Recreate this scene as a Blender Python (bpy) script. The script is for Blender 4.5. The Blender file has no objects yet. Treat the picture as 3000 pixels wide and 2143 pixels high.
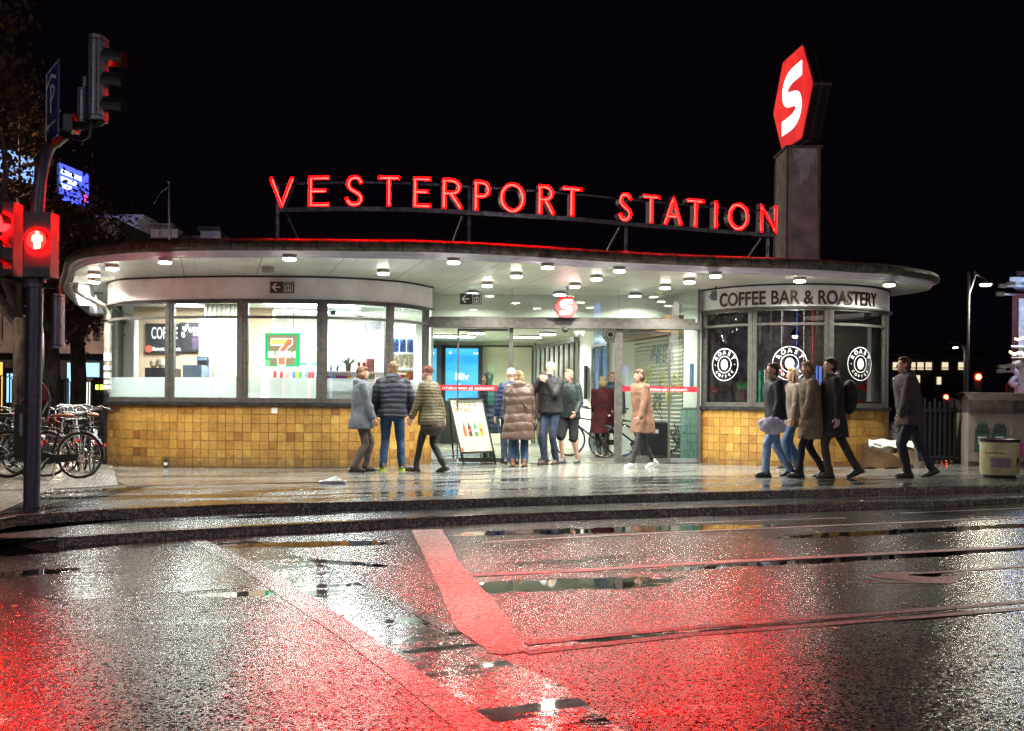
import bpy, bmesh, math, random
import numpy as np
from mathutils import Vector, Matrix, Euler, noise
random.seed(7)
R = math.radians
C = bpy.context.scene.collection
scene = bpy.context.scene

# ------------------------------------------------------------------ camera, world, exposure
F = 3000.0; ZC = 1.10; ROLL = R(0.5); HY = 1184.0
cam_d = bpy.data.cameras.new("camera"); cam = bpy.data.objects.new("camera", cam_d); C.objects.link(cam)
cam.location = (0, 0, ZC); cam.rotation_euler = (R(90), -ROLL, 0)
cam_d.lens = 36.0; cam_d.sensor_width = 36.0; cam_d.shift_y = 112.5 / 3000.0
cam_d.clip_start = 0.1; cam_d.clip_end = 1500
scene.camera = cam
w = bpy.data.worlds.new("World"); scene.world = w; w.use_nodes = True
nt = w.node_tree; bg = nt.nodes["Background"]
sky = nt.nodes.new("ShaderNodeTexSky"); sky.sky_type = 'NISHITA'; sky.sun_disc = False
sky.sun_elevation = R(-9); sky.sun_rotation = R(200)
glow = nt.nodes.new('ShaderNodeMixRGB'); glow.blend_type = 'ADD'; glow.inputs[0].default_value = 1; glow.inputs[2].default_value = (.021,.012,.026,1)   # city glow
nt.links.new(sky.outputs[0], glow.inputs[1]); nt.links.new(glow.outputs[0], bg.inputs[0]); bg.inputs[1].default_value = 0.05
scene.view_settings.view_transform = 'Standard'; scene.view_settings.look = 'None'
scene.view_settings.gamma = 1; scene.view_settings.exposure = 0.78
cy = scene.cycles
cy.use_denoising = True; cy.max_bounces = 8; cy.diffuse_bounces = 3; cy.glossy_bounces = 4
cy.transparent_max_bounces = 16; cy.transmission_bounces = 4
cy.sample_clamp_indirect = 20.0; cy.sample_clamp_direct = 60.0
cy.caustics_reflective = False; cy.caustics_refractive = False; cy.use_light_tree = True; cy.denoising_prefilter = 'NONE'

# ------------------------------------------------------------------ measuring
def ab(px, py):
    a = (px - 1500) / F; b = (HY - py) / F
    return a*math.cos(ROLL) - b*math.sin(ROLL), a*math.sin(ROLL) + b*math.cos(ROLL)
def at(px, py, d):
    a, b = ab(px, py); return Vector((a*d, d, ZC + b*d))
def atz(px, py, z):
    a, b = ab(px, py); d = (z - ZC) / b; return Vector((a*d, d, z))
GS = 0.0095
def gz(x): return GS * max(-30.0, min(30.0, x))
def G(px, py, dz=0.0):
    a, b = ab(px, py)
    d = (dz - ZC) / (b - GS*a); return Vector((a*d, d, GS*a*d + dz))
def onx(px, curve):
    """point of a plan polyline seen in column px, with the distance along it"""
    k = (px - 1500) / F; s = 0
    for i in range(len(curve)-1):
        p, q = curve[i], curve[i+1]; L = math.hypot(q[0]-p[0], q[1]-p[1])
        f0 = p[0] - k*p[1]; f1 = q[0] - k*q[1]
        if f0 == f1: s += L; continue
        t = f0 / (f0 - f1)
        if 0 <= t <= 1: return s + t*L
        s += L
    raise ValueError(px)
def catmull(P, n=8, closed=False):
    P = [tuple(p) for p in P]; out = []; N = len(P)
    rng = range(N) if closed else range(N-1)
    for i in rng:
        p0 = P[(i-1) % N] if closed or i > 0 else P[0]
        p1 = P[i]; p2 = P[(i+1) % N]
        p3 = P[(i+2) % N] if closed or i+2 < N else P[-1]
        for k in range(n):
            t = k/n
            out.append(tuple(0.5*((2*b) + (-a+c)*t + (2*a-5*b+4*c-d)*t*t + (-a+3*b-3*c+d)*t**3) for a, b, c, d in zip(p0, p1, p2, p3)))
    if not closed: out.append(P[-1])
    return out
class Path:
    def __init__(s, pts, closed=False):
        s.p = [Vector((p[0], p[1])) for p in pts]; s.closed = closed
        if closed: s.p.append(s.p[0].copy())
        s.c = [0.0]
        for i in range(1, len(s.p)): s.c.append(s.c[-1] + (s.p[i]-s.p[i-1]).length)
        s.L = s.c[-1]
    def at(s, t):
        t = max(0.0, min(s.L, t)); import bisect
        i = min(max(bisect.bisect_right(s.c, t)-1, 0), len(s.p)-2)
        d = s.p[i+1]-s.p[i]; u = (t-s.c[i])/max(1e-9, d.length)
        return s.p[i] + d*u
    def dir(s, t):
        d = s.at(t+0.03) - s.at(t-0.03); return d.normalized()
    def nrm(s, t):      # toward the right hand of the direction: for paths drawn left to right this looks at the street
        d = s.dir(t); return Vector((d.y, -d.x))
    def pt(s, t, out=0.0, z=0.0):
        p = s.at(t) + s.nrm(t)*out; return Vector((p.x, p.y, z))

# ------------------------------------------------------------------ mesh helpers
ORG = {}
class MB:
    def __init__(s): s.v = []; s.f = []; s.m = []; s.col = None
    def add(s, vs, fs, mi=0):
        o = len(s.v); s.v += [Vector(v) for v in vs]
        for f in fs: s.f.append(tuple(i+o for i in f)); s.m.append(mi)
        return s
    def quad(s, a, b, c, d, mi=0): return s.add([a, b, c, d], [(0, 1, 2, 3)], mi)
    def box(s, c, size, rz=0.0, mi=0, M=None):
        x, y, z = size[0]/2, size[1]/2, size[2]/2
        vs = [Vector(p) for p in ((-x,-y,-z),(x,-y,-z),(x,y,-z),(-x,y,-z),(-x,-y,z),(x,-y,z),(x,y,z),(-x,y,z))]
        if M is not None: vs = [M @ v for v in vs]
        elif rz:
            m = Matrix.Rotation(rz, 3, 'Z'); vs = [m @ v for v in vs]
        c = Vector(c); vs = [v + c for v in vs]
        return s.add(vs, [(0,3,2,1),(4,5,6,7),(0,1,5,4),(1,2,6,5),(2,3,7,6),(3,0,4,7)], mi)
    def bar(s, p, q, w, h=None, mi=0, up=(0,0,1)):
        h = h or w; p = Vector(p); q = Vector(q); d = q-p; L = d.length; d.normalize()
        u = Vector(up); x = d.cross(u)
        if x.length < 1e-4: x = d.cross(Vector((0, 1, 0)))
        x.normalize(); y = x.cross(d)
        M = Matrix((x, d, y)).transposed()
        return s.box((p+q)/2, (w, L, h), M=M, mi=mi)
    def tube(s, pts, r, n=8, closed=False, cap=True, mi=0):
        pts = [Vector(p) for p in pts]; N = len(pts)
        rs = r if isinstance(r, (list, tuple)) else [r]*N
        rings = []; prev = None
        for i, p in enumerate(pts):
            if closed: t = pts[(i+1) % N] - pts[i-1]
            else: t = pts[min(i+1, N-1)] - pts[max(i-1, 0)]
            if t.length < 1e-9: t = Vector((0, 0, 1))
            t.normalize()
            if prev is None:
                a = Vector((0, 0, 1)) if abs(t.z) < .9 else Vector((1, 0, 0))
                x = t.cross(a).normalized()
            else:
                x = prev - t*prev.dot(t)
                x = x.normalized() if x.length > 1e-6 else t.orthogonal().normalized()
            prev = x; y = t.cross(x)
            rings.append([p + (x*math.cos(2*math.pi*k/n) + y*math.sin(2*math.pi*k/n))*rs[i] for k in range(n)])
        o = len(s.v)
        for rg in rings: s.v += rg
        M = N if closed else N-1
        for i in range(M):
            a = o+i*n; b = o+((i+1) % N)*n
            for k in range(n): s.f.append((a+k, a+(k+1) % n, b+(k+1) % n, b+k)); s.m.append(mi)
        if cap and not closed:
            s.f.append(tuple(o+k for k in range(n))[::-1]); s.m.append(mi)
            s.f.append(tuple(o+(N-1)*n+k for k in range(n))); s.m.append(mi)
        return s
    def lathe(s, prof, c=(0,0,0), n=24, mi=0, M=None):
        o = len(s.v); c = Vector(c)
        for r, z in prof:
            for k in range(n):
                v = Vector((r*math.cos(2*math.pi*k/n), r*math.sin(2*math.pi*k/n), z))
                if M is not None: v = M @ v
                s.v.append(v+c)
        for i in range(len(prof)-1):
            a = o+i*n; b = a+n
            for k in range(n): s.f.append((a+k, a+(k+1) % n, b+(k+1) % n, b+k)); s.m.append(mi)
        s.f.append(tuple(o+k for k in range(n))[::-1]); s.m.append(mi)
        s.f.append(tuple(o+(len(prof)-1)*n+k for k in range(n))); s.m.append(mi)
        return s
    def prism(s, poly, fn, d0, d1, mi=0):
        """poly in (u, v); fn(u, v, depth) -> point"""
        n = len(poly); o = len(s.v)
        s.v += [Vector(fn(u, v, d0)) for u, v in poly] + [Vector(fn(u, v, d1)) for u, v in poly]
        s.f.append(tuple(range(o, o+n))); s.f.append(tuple(range(o+n, o+2*n))[::-1]); s.m += [mi, mi]
        for k in range(n): s.f.append((o+k, o+n+k, o+n+(k+1) % n, o+(k+1) % n)); s.m.append(mi)
        return s
    def strip(s, A, B, mi=0, closed=False):
        o = len(s.v); n = len(A); s.v += [Vector(a) for a in A] + [Vector(b) for b in B]
        for k in range(n if closed else n-1):
            k2 = (k+1) % n
            s.f.append((o+k, o+k2, o+n+k2, o+n+k)); s.m.append(mi)
        return s
    def ell(s, c, r, M=None, n=12, mi=0):
        vs = []; fs = []; c = Vector(c); m = max(6, n*2//3)
        for i in range(1, m):
            th = math.pi*i/m
            for k in range(n):
                ph = 2*math.pi*k/n
                v = Vector((r[0]*math.sin(th)*math.cos(ph), r[1]*math.sin(th)*math.sin(ph), r[2]*math.cos(th)))
                vs.append((M @ v if M is not None else v) + c)
        for i in range(m-2):
            for k in range(n): fs.append((i*n+k, (i+1)*n+k, (i+1)*n+(k+1) % n, i*n+(k+1) % n))
        t = Vector((0, 0, r[2])); b = Vector((0, 0, -r[2]))
        vs.append((M @ t if M is not None else t)+c); vs.append((M @ b if M is not None else b)+c)
        ti = len(vs)-2; bi = ti+1
        for k in range(n):
            fs.append((ti, k, (k+1) % n)); fs.append((bi, (m-2)*n+(k+1) % n, (m-2)*n+k))
        return s.add(vs, fs, mi)
    def cap(s, p, q, r0, r1, n=10, mi=0):
        p = Vector(p); q = Vector(q)
        d = (q-p); L = d.length
        if L < 1e-6: return s.ell(p, (r0, r0, r0))
        d /= L; pts = []; rs = []
        for k in range(5):
            a = math.pi/2*(1-k/4); pts.append(p - d*r0*math.sin(a)); rs.append(max(1e-4, r0*math.cos(a)))
        for k in range(5):
            a = math.pi/2*k/4; pts.append(q + d*r1*math.sin(a)); rs.append(max(1e-4, r1*math.cos(a)))
        return s.tube(pts, rs, n=n, mi=mi)
    def mesh(s, name, mats, off=Vector((0,0,0)), smooth=False):
        me = bpy.data.meshes.new(name)
        me.from_pydata([tuple(v-off) for v in s.v], [], s.f)
        for m in (mats if isinstance(mats, (list, tuple)) else [mats]): me.materials.append(m)
        if len(s.m) == len(me.polygons): me.polygons.foreach_set("material_index", s.m)
        if smooth: me.polygons.foreach_set("use_smooth", [True]*len(me.polygons))
        me.validate(); me.update(); return me
    def build(s, name, mats, parent=None, smooth=False, label=None):
        off = ORG.get(parent.name, Vector((0,0,0))) if parent else Vector((0,0,0))
        me = s.mesh(name, mats, off, smooth)
        if smooth == 'auto':
            me.polygons.foreach_set("use_smooth", [True]*len(me.polygons))
            sharp_by_angle(me, 40)
        o = bpy.data.objects.new(name, me); C.objects.link(o)
        if parent: o.parent = parent; ORG[o.name] = off
        if label: o["label"] = label
        return o
def sharp_by_angle(me, deg):
    bm = bmesh.new(); bm.from_mesh(me)
    c = math.radians(deg)
    for e in bm.edges:
        if len(e.link_faces) == 2 and e.calc_face_angle(0) > c: e.smooth = False
    bm.to_mesh(me); bm.free()
def tag(o, label=None, cat=None, group=None, kind=None):
    if label: o["label"] = label
    if cat: o["category"] = cat
    if group: o["group"] = group
    if kind: o["kind"] = kind
    return o
def thing(name, label, cat, loc=(0,0,0), rz=0.0, group=None):
    o = bpy.data.objects.new(name, None); C.objects.link(o); o.empty_display_size = .1
    o.location = loc; o.rotation_euler = (0, 0, rz); tag(o, label, cat, group)
    ORG[o.name] = Vector(loc) if not rz else Vector((0,0,0))
    return o
def local(o): ORG[o.name] = Vector((0,0,0)); return o
def copy_tree(o, parent=None):
    c = o.copy(); C.objects.link(c); c.parent = parent
    for ch in [x for x in bpy.data.objects if x.parent == o]: copy_tree(ch, c)
    return c
KIDS = {}
def index_kids():
    KIDS.clear()
    for x in bpy.data.objects:
        if x.parent: KIDS.setdefault(x.parent.name, []).append(x)
def copy_fast(o, parent=None):
    c = o.copy(); C.objects.link(c); c.parent = parent
    for ch in KIDS.get(o.name, []): copy_fast(ch, c)
    return c
def text_poly(s, size=1.0, extrude=0.0, align='CENTER', bold=0.0, space=1.0, sx=1.0):
    cu = bpy.data.curves.new("t", 'FONT'); cu.body = s; cu.size = size; cu.extrude = extrude; cu.align_x = align
    cu.align_y = 'CENTER'; cu.resolution_u = 3; cu.offset = bold; cu.space_character = space
    o = bpy.data.objects.new("t", cu); C.objects.link(o)
    dg = bpy.context.evaluated_depsgraph_get(); dg.update()
    me = bpy.data.meshes.new_from_object(o.evaluated_get(dg))
    vs = [(v.co.x*sx, v.co.y, v.co.z) for v in me.vertices]; fs = [tuple(p.vertices) for p in me.polygons]
    bpy.data.objects.remove(o); bpy.data.curves.remove(cu); bpy.data.meshes.remove(me)
    return vs, fs
def put_text(mb, s, size, fn, extrude=0.0, mi=0, **k):
    vs, fs = text_poly(s, size, extrude, **k)
    if vs: mb.add([fn(*v) for v in vs], fs, mi)
def frame_fn(o, ux, uy=Vector((0,0,1)), off=0.0):
    o = Vector(o); ux = Vector(ux).normalized(); uy = Vector(uy).normalized(); n = ux.cross(uy)
    return lambda x, y, z=0.0: o + ux*x + uy*y + n*(z+off)

# ------------------------------------------------------------------ materials
def new_mat(name):
    m = bpy.data.materials.new(name); m.use_nodes = True; return m, m.node_tree, m.node_tree.nodes["Principled BSDF"]
def N(nt, t, **k):
    n = nt.nodes.new(t)
    for a, b in k.items(): setattr(n, a, b)
    return n
def math_n(nt, op, a, b=None, c=None):
    n = N(nt, "ShaderNodeMath", operation=op)
    for i, x in enumerate((a, b, c)):
        if x is None: continue
        if isinstance(x, (int, float)): n.inputs[i].default_value = x
        else: nt.links.new(x, n.inputs[i])
    return n.outputs[0]
def mapr(nt, x, a, b, c=0.0, d=1.0):
    n = N(nt, "ShaderNodeMapRange"); nt.links.new(x, n.inputs[0])
    for i, v in enumerate((a, b, c, d)): n.inputs[i+1].default_value = v
    return n.outputs[0]
def mixc(nt, f, a, b):
    n = N(nt, "ShaderNodeMix", data_type='RGBA')
    for i, x in ((0, f), (6, a), (7, b)):
        if isinstance(x, (int, float)): n.inputs[i].default_value = x
        elif isinstance(x, tuple): n.inputs[i].default_value = (*x, 1)[:4]
        else: nt.links.new(x, n.inputs[i])
    return n.outputs[2]
def mat(name, col, rough=.6, metal=0.0, var=.15, scale=6.0, bump=0.0, bscale=60.0, col2=None, spec=None, emit=None, estr=0.0, stretch=None, coat=0.0):
    m, nt, b = new_mat(name)
    b.inputs["Base Color"].default_value = (*col, 1); b.inputs["Roughness"].default_value = rough; b.inputs["Metallic"].default_value = metal
    if spec is not None: b.inputs["Specular IOR Level"].default_value = spec
    if coat: b.inputs["Coat Weight"].default_value = coat; b.inputs["Coat Roughness"].default_value = .08
    tc = N(nt, "ShaderNodeTexCoord"); src = tc.outputs["Object"]
    if stretch:
        mp = N(nt, "ShaderNodeMapping"); mp.inputs["Scale"].default_value = stretch; nt.links.new(src, mp.inputs[0]); src = mp.outputs[0]
    if var or col2:
        no = N(nt, "ShaderNodeTexNoise"); no.inputs["Scale"].default_value = scale; no.inputs["Detail"].default_value = 5; no.inputs["Roughness"].default_value = .6
        nt.links.new(src, no.inputs[0])
        c2 = col2 or tuple(max(0, c*(1-2.2*var)) for c in col); c1 = col if col2 else tuple(min(1, c*(1+var)) for c in col)
        f = mapr(nt, no.outputs[0], .35, .65)
        nt.links.new(mixc(nt, f, c1, c2), b.inputs["Base Color"])
        nt.links.new(mapr(nt, no.outputs[0], .3, .7, max(.02, rough*.85), min(1, rough*1.15)), b.inputs["Roughness"])
    if bump:
        n2 = N(nt, "ShaderNodeTexNoise"); n2.inputs["Scale"].default_value = bscale; n2.inputs["Detail"].default_value = 4
        nt.links.new(src, n2.inputs[0])
        bp = N(nt, "ShaderNodeBump"); bp.inputs["Strength"].default_value = bump; bp.inputs["Distance"].default_value = .02
        nt.links.new(n2.outputs[0], bp.inputs["Height"]); nt.links.new(bp.outputs[0], b.inputs["Normal"])
    if emit:
        b.inputs["Emission Color"].default_value = (*emit, 1); b.inputs["Emission Strength"].default_value = estr
    return m
def emis(name, col, s, base=(.1,.1,.1)):
    m, nt, b = new_mat(name); b.inputs["Base Color"].default_value = (*base, 1)
    b.inputs["Emission Color"].default_value = (*col, 1); b.inputs["Emission Strength"].default_value = s; return m
def glass_mat(name, tint=(.95,.98,.96), refl=.06, rough=0.0, frost=0.0):
    m, nt, b = new_mat(name); nt.nodes.remove(b); out = nt.nodes["Material Output"]
    tr = N(nt, "ShaderNodeBsdfTransparent"); tr.inputs[0].default_value = (*tint, 1)
    gl = N(nt, "ShaderNodeBsdfGlossy"); gl.inputs["Roughness"].default_value = rough
    fr = N(nt, "ShaderNodeFresnel"); fr.inputs[0].default_value = 1.5
    mx = N(nt, "ShaderNodeMixShader")
    f = math_n(nt, 'MINIMUM', math_n(nt, 'MULTIPLY', fr.outputs[0], refl/.04), .9)
    nt.links.new(f, mx.inputs[0]); nt.links.new(tr.outputs[0], mx.inputs[1]); nt.links.new(gl.outputs[0], mx.inputs[2])
    last = mx.outputs[0]
    if frost:
        df = N(nt, "ShaderNodeBsdfTranslucent"); df.inputs[0].default_value = (.40,.43,.41,1)
        d2 = N(nt, "ShaderNodeBsdfDiffuse"); d2.inputs[0].default_value = (.45,.5,.48,1)
        ms = N(nt, "ShaderNodeMixShader"); ms.inputs[0].default_value = .3
        nt.links.new(df.outputs[0], ms.inputs[1]); nt.links.new(d2.outputs[0], ms.inputs[2])
        m2 = N(nt, "ShaderNodeMixShader"); m2.inputs[0].default_value = frost
        nt.links.new(last, m2.inputs[1]); nt.links.new(ms.outputs[0], m2.inputs[2]); last = m2.outputs[0]
    nt.links.new(last, out.inputs[0]); return m

M = {}
M['white_paint'] = mat('white painted plaster', (.84,.83,.82), .55, var=.06, scale=3, bump=.12, bscale=30)
M['soffit_trim'] = mat('soffit trim paint', (.78,.76,.82), .4, var=.06)
M['zinc'] = mat('brown zinc', (.11,.09,.07), .55, metal=.2, var=.35, scale=9, bump=.15, bscale=25)
M['frame'] = mat('bronze window frame', (.105,.10,.09), .42, metal=.35, var=.15, scale=12)
M['sill'] = mat('black stone sill', (.03,.035,.035), .25, var=.3, scale=14, bump=.3, bscale=40)
M['grout'] = mat('grout', (.13,.10,.06), .8)
M['black_metal'] = mat('black metal', (.018,.018,.02), .38, metal=.3, var=.2)
M['grey_metal'] = mat('grey galvanised metal', (.20,.205,.25), .42, metal=.45, var=.15, scale=18)
M['pole'] = mat('dark pole paint', (.075,.07,.105), .38, metal=.3, var=.15, scale=20, bump=.08)
M['chrome'] = mat('chrome', (.62,.62,.60), .22, metal=1, var=.1)
M['alu'] = mat('brushed aluminium', (.42,.43,.42), .35, metal=.8, var=.1)
M['rubber'] = mat('rubber', (.02,.02,.02), .7)
M['leather'] = mat('saddle leather', (.22,.08,.04), .5)
M['red_plastic'] = mat('red plastic', (.55,.03,.03), .3)
M['glass'] = glass_mat('window glass', refl=.055)
M['door_glass'] = glass_mat('door glass', tint=(.90,.97,.94), refl=.05)
M['curved_glass'] = glass_mat('dark curved glass', tint=(.8,.85,.85), refl=.10, rough=.015)
M['frost'] = glass_mat('frosted film', frost=.88)
M['inner_white'] = mat('interior white', (.82,.83,.82), .6, var=.03)
M['hall_wall'] = mat('hall cream wall', (.70,.70,.56), .5, var=.05, scale=2)
M['hall_ceil'] = mat('hall ceiling', (.66,.68,.60), .6, var=.03)
M['wood_light'] = mat('light wood', (.60,.44,.30), .5, col2=(.50,.36,.24), scale=5, stretch=(8,8,.6))
M['curtain'] = mat('beige curtain', (.50,.46,.38), .8, col2=(.40,.36,.30), scale=4, stretch=(9,9,.3))
M['wood'] = mat('varnished plank wood', (.34,.19,.09), .45, col2=(.20,.11,.05), scale=6, stretch=(1,1,8))
M['black'] = mat('matt black', (.015,.015,.017), .5, var=.2)
M['poster_dark'] = mat('black poster board', (.03,.03,.035), .35, var=.2)
M['poster_white'] = mat('white poster paper', (.75,.75,.72), .5, var=.03)
M['letter_white'] = mat('white lettering', (.82,.82,.80), .5, var=0)
M['letter_black'] = mat('black lettering', (.03,.025,.02), .4, var=0)
M['letter_red'] = mat('red lettering', (.62,.10,.06), .5, var=0)
M['red_film'] = mat('red window film', (.52,.015,.03), .4, var=.05)
M['neon_tube'] = emis('red neon tube', (1.0,.0014,.0011), 700.0)
M['neon_box'] = mat('red letter box', (.62,.012,.03), .35, var=.12)
M['neon_side'] = mat('dark red letter side', (.11,.025,.06), .45, var=.2)
M['lamp_glow'] = emis('warm white lamp', (1.0,.94,.80), 18.0)
M['lamp_cool'] = emis('cool white lamp', (.93,1.0,.97), 9.0)
M['lamp_body'] = mat('lamp housing', (.40,.38,.34), .5)
M['shop_panel'] = emis('shop ceiling panel', (.95,1.0,.99), 9.0)
M['blue_screen'] = None
M['white_dots'] = mat('white plastic', (.75,.75,.74), .4, var=.05)
M['cardboard'] = mat('brown cardboard', (.30,.185,.10), .8, var=.15, scale=5, bump=.2, bscale=12)
M['box_white'] = mat('white printed cardboard', (.62,.62,.58), .5, var=.1, bump=.15, bscale=10)
M['plastic_wrap'] = mat('white plastic wrap', (.55,.57,.55), .3, var=.1, bump=.9, bscale=14)
M['leaf_dark'] = mat('dull autumn leaves', (.09,.045,.02), .7, col2=(.035,.02,.012), scale=1.5)
M['leaf_yellow'] = mat('yellow leaves', (.50,.36,.04), .6, var=.2)
M['bark'] = mat('tree bark', (.10,.085,.08), .85, bump=.6, bscale=18, var=.3, stretch=(1,1,.4))
M['skin'] = mat('skin', (.52,.30,.22), .5, var=.06)
M['skin_dark'] = mat('eyes and brows', (.05,.03,.025), .4, var=0)
M['lips'] = mat('lips', (.38,.12,.10), .45, var=0)
# ------------------------------------------------------------------ wet ground materials
STREET = R(19.0)
def wet_mat(name, base, base2, puddles=(), gen=0.0, rough=.30, bump=.6, bscale=140, extra=None, pthresh=.60, pscale=(.35, 1.5), slab=None, prough=.02, ior=1.45, bdist=.003, agg=1.0, facet=.10):
    m, nt, b = new_mat(name)
    geo = N(nt, "ShaderNodeNewGeometry"); pos = geo.outputs["Position"]
    mp = N(nt, "ShaderNodeMapping"); mp.inputs["Rotation"].default_value = (0, 0, -STREET); nt.links.new(pos, mp.inputs[0])
    # aggregate
    n1 = N(nt, "ShaderNodeTexNoise"); n1.inputs["Scale"].default_value = bscale; n1.inputs["Detail"].default_value = 2; n1.inputs["Roughness"].default_value = .6; nt.links.new(pos, n1.inputs[0])
    vo = N(nt, "ShaderNodeTexVoronoi"); vo.inputs["Scale"].default_value = bscale*.8; nt.links.new(pos, vo.inputs[0])
    big = N(nt, "ShaderNodeTexNoise"); big.inputs["Scale"].default_value = .9; big.inputs["Detail"].default_value = 5; nt.links.new(pos, big.inputs[0])
    # puddle mask from stretched noise plus placed ellipses
    m2 = N(nt, "ShaderNodeMapping"); m2.inputs["Scale"].default_value = (pscale[0], pscale[1], 1); nt.links.new(mp.outputs[0], m2.inputs[0])
    pn = N(nt, "ShaderNodeTexNoise"); pn.inputs["Scale"].default_value = 1.0; pn.inputs["Detail"].default_value = 6; pn.inputs["Roughness"].default_value = .55; nt.links.new(m2.outputs[0], pn.inputs[0])
    mask = mapr(nt, pn.outputs[0], pthresh, pthresh+.09)
    wn = N(nt, "ShaderNodeTexNoise"); wn.inputs["Scale"].default_value = 5; wn.inputs["Detail"].default_value = 5; nt.links.new(mp.outputs[0], wn.inputs[0])
    for (cx, cy_, rx, ry, rot) in puddles:
        pm = N(nt, "ShaderNodeMapping", vector_type='TEXTURE'); pm.inputs["Location"].default_value = (cx, cy_, 0)
        pm.inputs["Rotation"].default_value = (0, 0, rot); pm.inputs["Scale"].default_value = (rx, ry, 1); nt.links.new(pos, pm.inputs[0])
        sp = N(nt, "ShaderNodeSeparateXYZ"); nt.links.new(pm.outputs[0], sp.inputs[0])
        r2 = math_n(nt, 'ADD', math_n(nt, 'POWER', math_n(nt, 'ABSOLUTE', sp.outputs[0]), 2.5), math_n(nt, 'POWER', math_n(nt, 'ABSOLUTE', sp.outputs[1]), 2.0))
        r2 = math_n(nt, 'ADD', r2, math_n(nt, 'MULTIPLY', math_n(nt, 'SUBTRACT', wn.outputs[0], .5), 2.6))
        mask = math_n(nt, 'MAXIMUM', mask, mapr(nt, r2, 1.25, .7))
    col = mixc(nt, mapr(nt, big.outputs[0], .35, .65), base, base2)
    col = mixc(nt, mapr(nt, n1.outputs[0], .42, .66), tuple(c*.55 for c in base2), col)
    vs_ = N(nt, "ShaderNodeSeparateColor"); nt.links.new(vo.outputs["Color"], vs_.inputs[0])
    stone = math_n(nt, 'MULTIPLY', mapr(nt, vs_.outputs[0], .55, 1.0), agg)
    col = mixc(nt, stone, col, tuple(min(1, c*3.2) for c in base))
    H = math_n(nt, 'ADD', math_n(nt, 'MULTIPLY', n1.outputs[0], .6), math_n(nt, 'MULTIPLY', vo.outputs[0], -.9))
    H = math_n(nt, 'ADD', H, math_n(nt, 'MULTIPLY', vs_.outputs[1], .25))
    if slab:   # joints of slabs or setts
        br = N(nt, "ShaderNodeTexBrick"); br.inputs["Scale"].default_value = 1.0
        br.inputs["Brick Width"].default_value = slab[0]; br.inputs["Row Height"].default_value = slab[1]; br.inputs["Mortar Size"].default_value = slab[2]; br.inputs["Mortar Smooth"].default_value = .6
        br.inputs["Color1"].default_value = (1,1,1,1); br.inputs["Color2"].default_value = (.75,.75,.75,1); br.inputs["Mortar"].default_value = (.0,.0,.0,1)
        nt.links.new(mp.outputs[0], br.inputs[0])
        mm = N(nt, "ShaderNodeMix", data_type='RGBA', blend_type='MULTIPLY'); mm.inputs[0].default_value = .75
        nt.links.new(col, mm.inputs[6]); nt.links.new(br.outputs["Color"], mm.inputs[7]); col = mm.outputs[2]
        H = math_n(nt, 'ADD', H, math_n(nt, 'MULTIPLY', br.outputs["Fac"], -3.0 if slab[2] < .02 else -5.0))
    col = mixc(nt, mask, col, tuple(c*.45 for c in base2))
    nt.links.new(col, b.inputs["Base Color"])
    rg = mapr(nt, big.outputs[0], .3, .7, rough*.8, rough*1.25)
    mr = N(nt, "ShaderNodeMix"); nt.links.new(mask, mr.inputs[0]); nt.links.new(rg, mr.inputs[2]); mr.inputs[3].default_value = prough
    nt.links.new(mr.outputs[0], b.inputs["Roughness"])
    b.inputs["IOR"].default_value = ior
    bp = N(nt, "ShaderNodeBump"); bp.inputs["Distance"].default_value = bdist
    keep = math_n(nt, 'SUBTRACT', 1.0, math_n(nt, 'MULTIPLY', mask, .985))
    nt.links.new(math_n(nt, 'MULTIPLY', keep, bump), bp.inputs["Strength"]); nt.links.new(H, bp.inputs["Height"])
    vec = bp.outputs[0]
    for sc_, kk in ((bscale, facet), (bscale*.45, facet*.35)):      # every stone of the aggregate tilts its own way
        v = N(nt, "ShaderNodeTexVoronoi"); v.inputs["Scale"].default_value = sc_; nt.links.new(pos, v.inputs[0])
        a = N(nt, "ShaderNodeVectorMath", operation='SUBTRACT'); nt.links.new(v.outputs["Color"], a.inputs[0]); a.inputs[1].default_value = (.5,.5,.5)
        c = N(nt, "ShaderNodeVectorMath", operation='SCALE'); nt.links.new(a.outputs[0], c.inputs[0]); nt.links.new(math_n(nt, 'MULTIPLY', keep, kk), c.inputs["Scale"])
        d = N(nt, "ShaderNodeVectorMath", operation='ADD'); nt.links.new(vec, d.inputs[0]); nt.links.new(c.outputs[0], d.inputs[1]); vec = d.outputs[0]
    nn = N(nt, "ShaderNodeVectorMath", operation='NORMALIZE'); nt.links.new(vec, nn.inputs[0]); nt.links.new(nn.outputs[0], b.inputs["Normal"])
    return m
def ell_px(x0, y0, x1, y1, h, dz):
    """a puddle between two photo points (its long axis), half width h metres"""
    p, q = G(x0, y0, dz), G(x1, y1, dz); c = (p+q)/2; d = q-p
    return (c.x, c.y, d.length/2, h, math.atan2(d.y, d.x))
ROAD_DZ = -0.17; BIKE_DZ = -0.09
pud = [ell_px(1290,1726,2000,1700,.24,ROAD_DZ), ell_px(1900,1672,3300,1590,.13,ROAD_DZ), ell_px(-300,1640,260,1600,.32,ROAD_DZ),
       ell_px(1560,1890,3300,1765,.07,ROAD_DZ), ell_px(-100,1692,250,1668,.14,ROAD_DZ), ell_px(1250,1568,2300,1540,.22,ROAD_DZ),
       ell_px(2250,1578,3200,1530,.16,ROAD_DZ), ell_px(600,1745,1000,1732,.10,ROAD_DZ), ell_px(2560,1692,2760,1684,.07,ROAD_DZ),
       ell_px(900,1640,1120,1660,.10,ROAD_DZ), ell_px(700,1600,1150,1590,.2,ROAD_DZ)]
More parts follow.
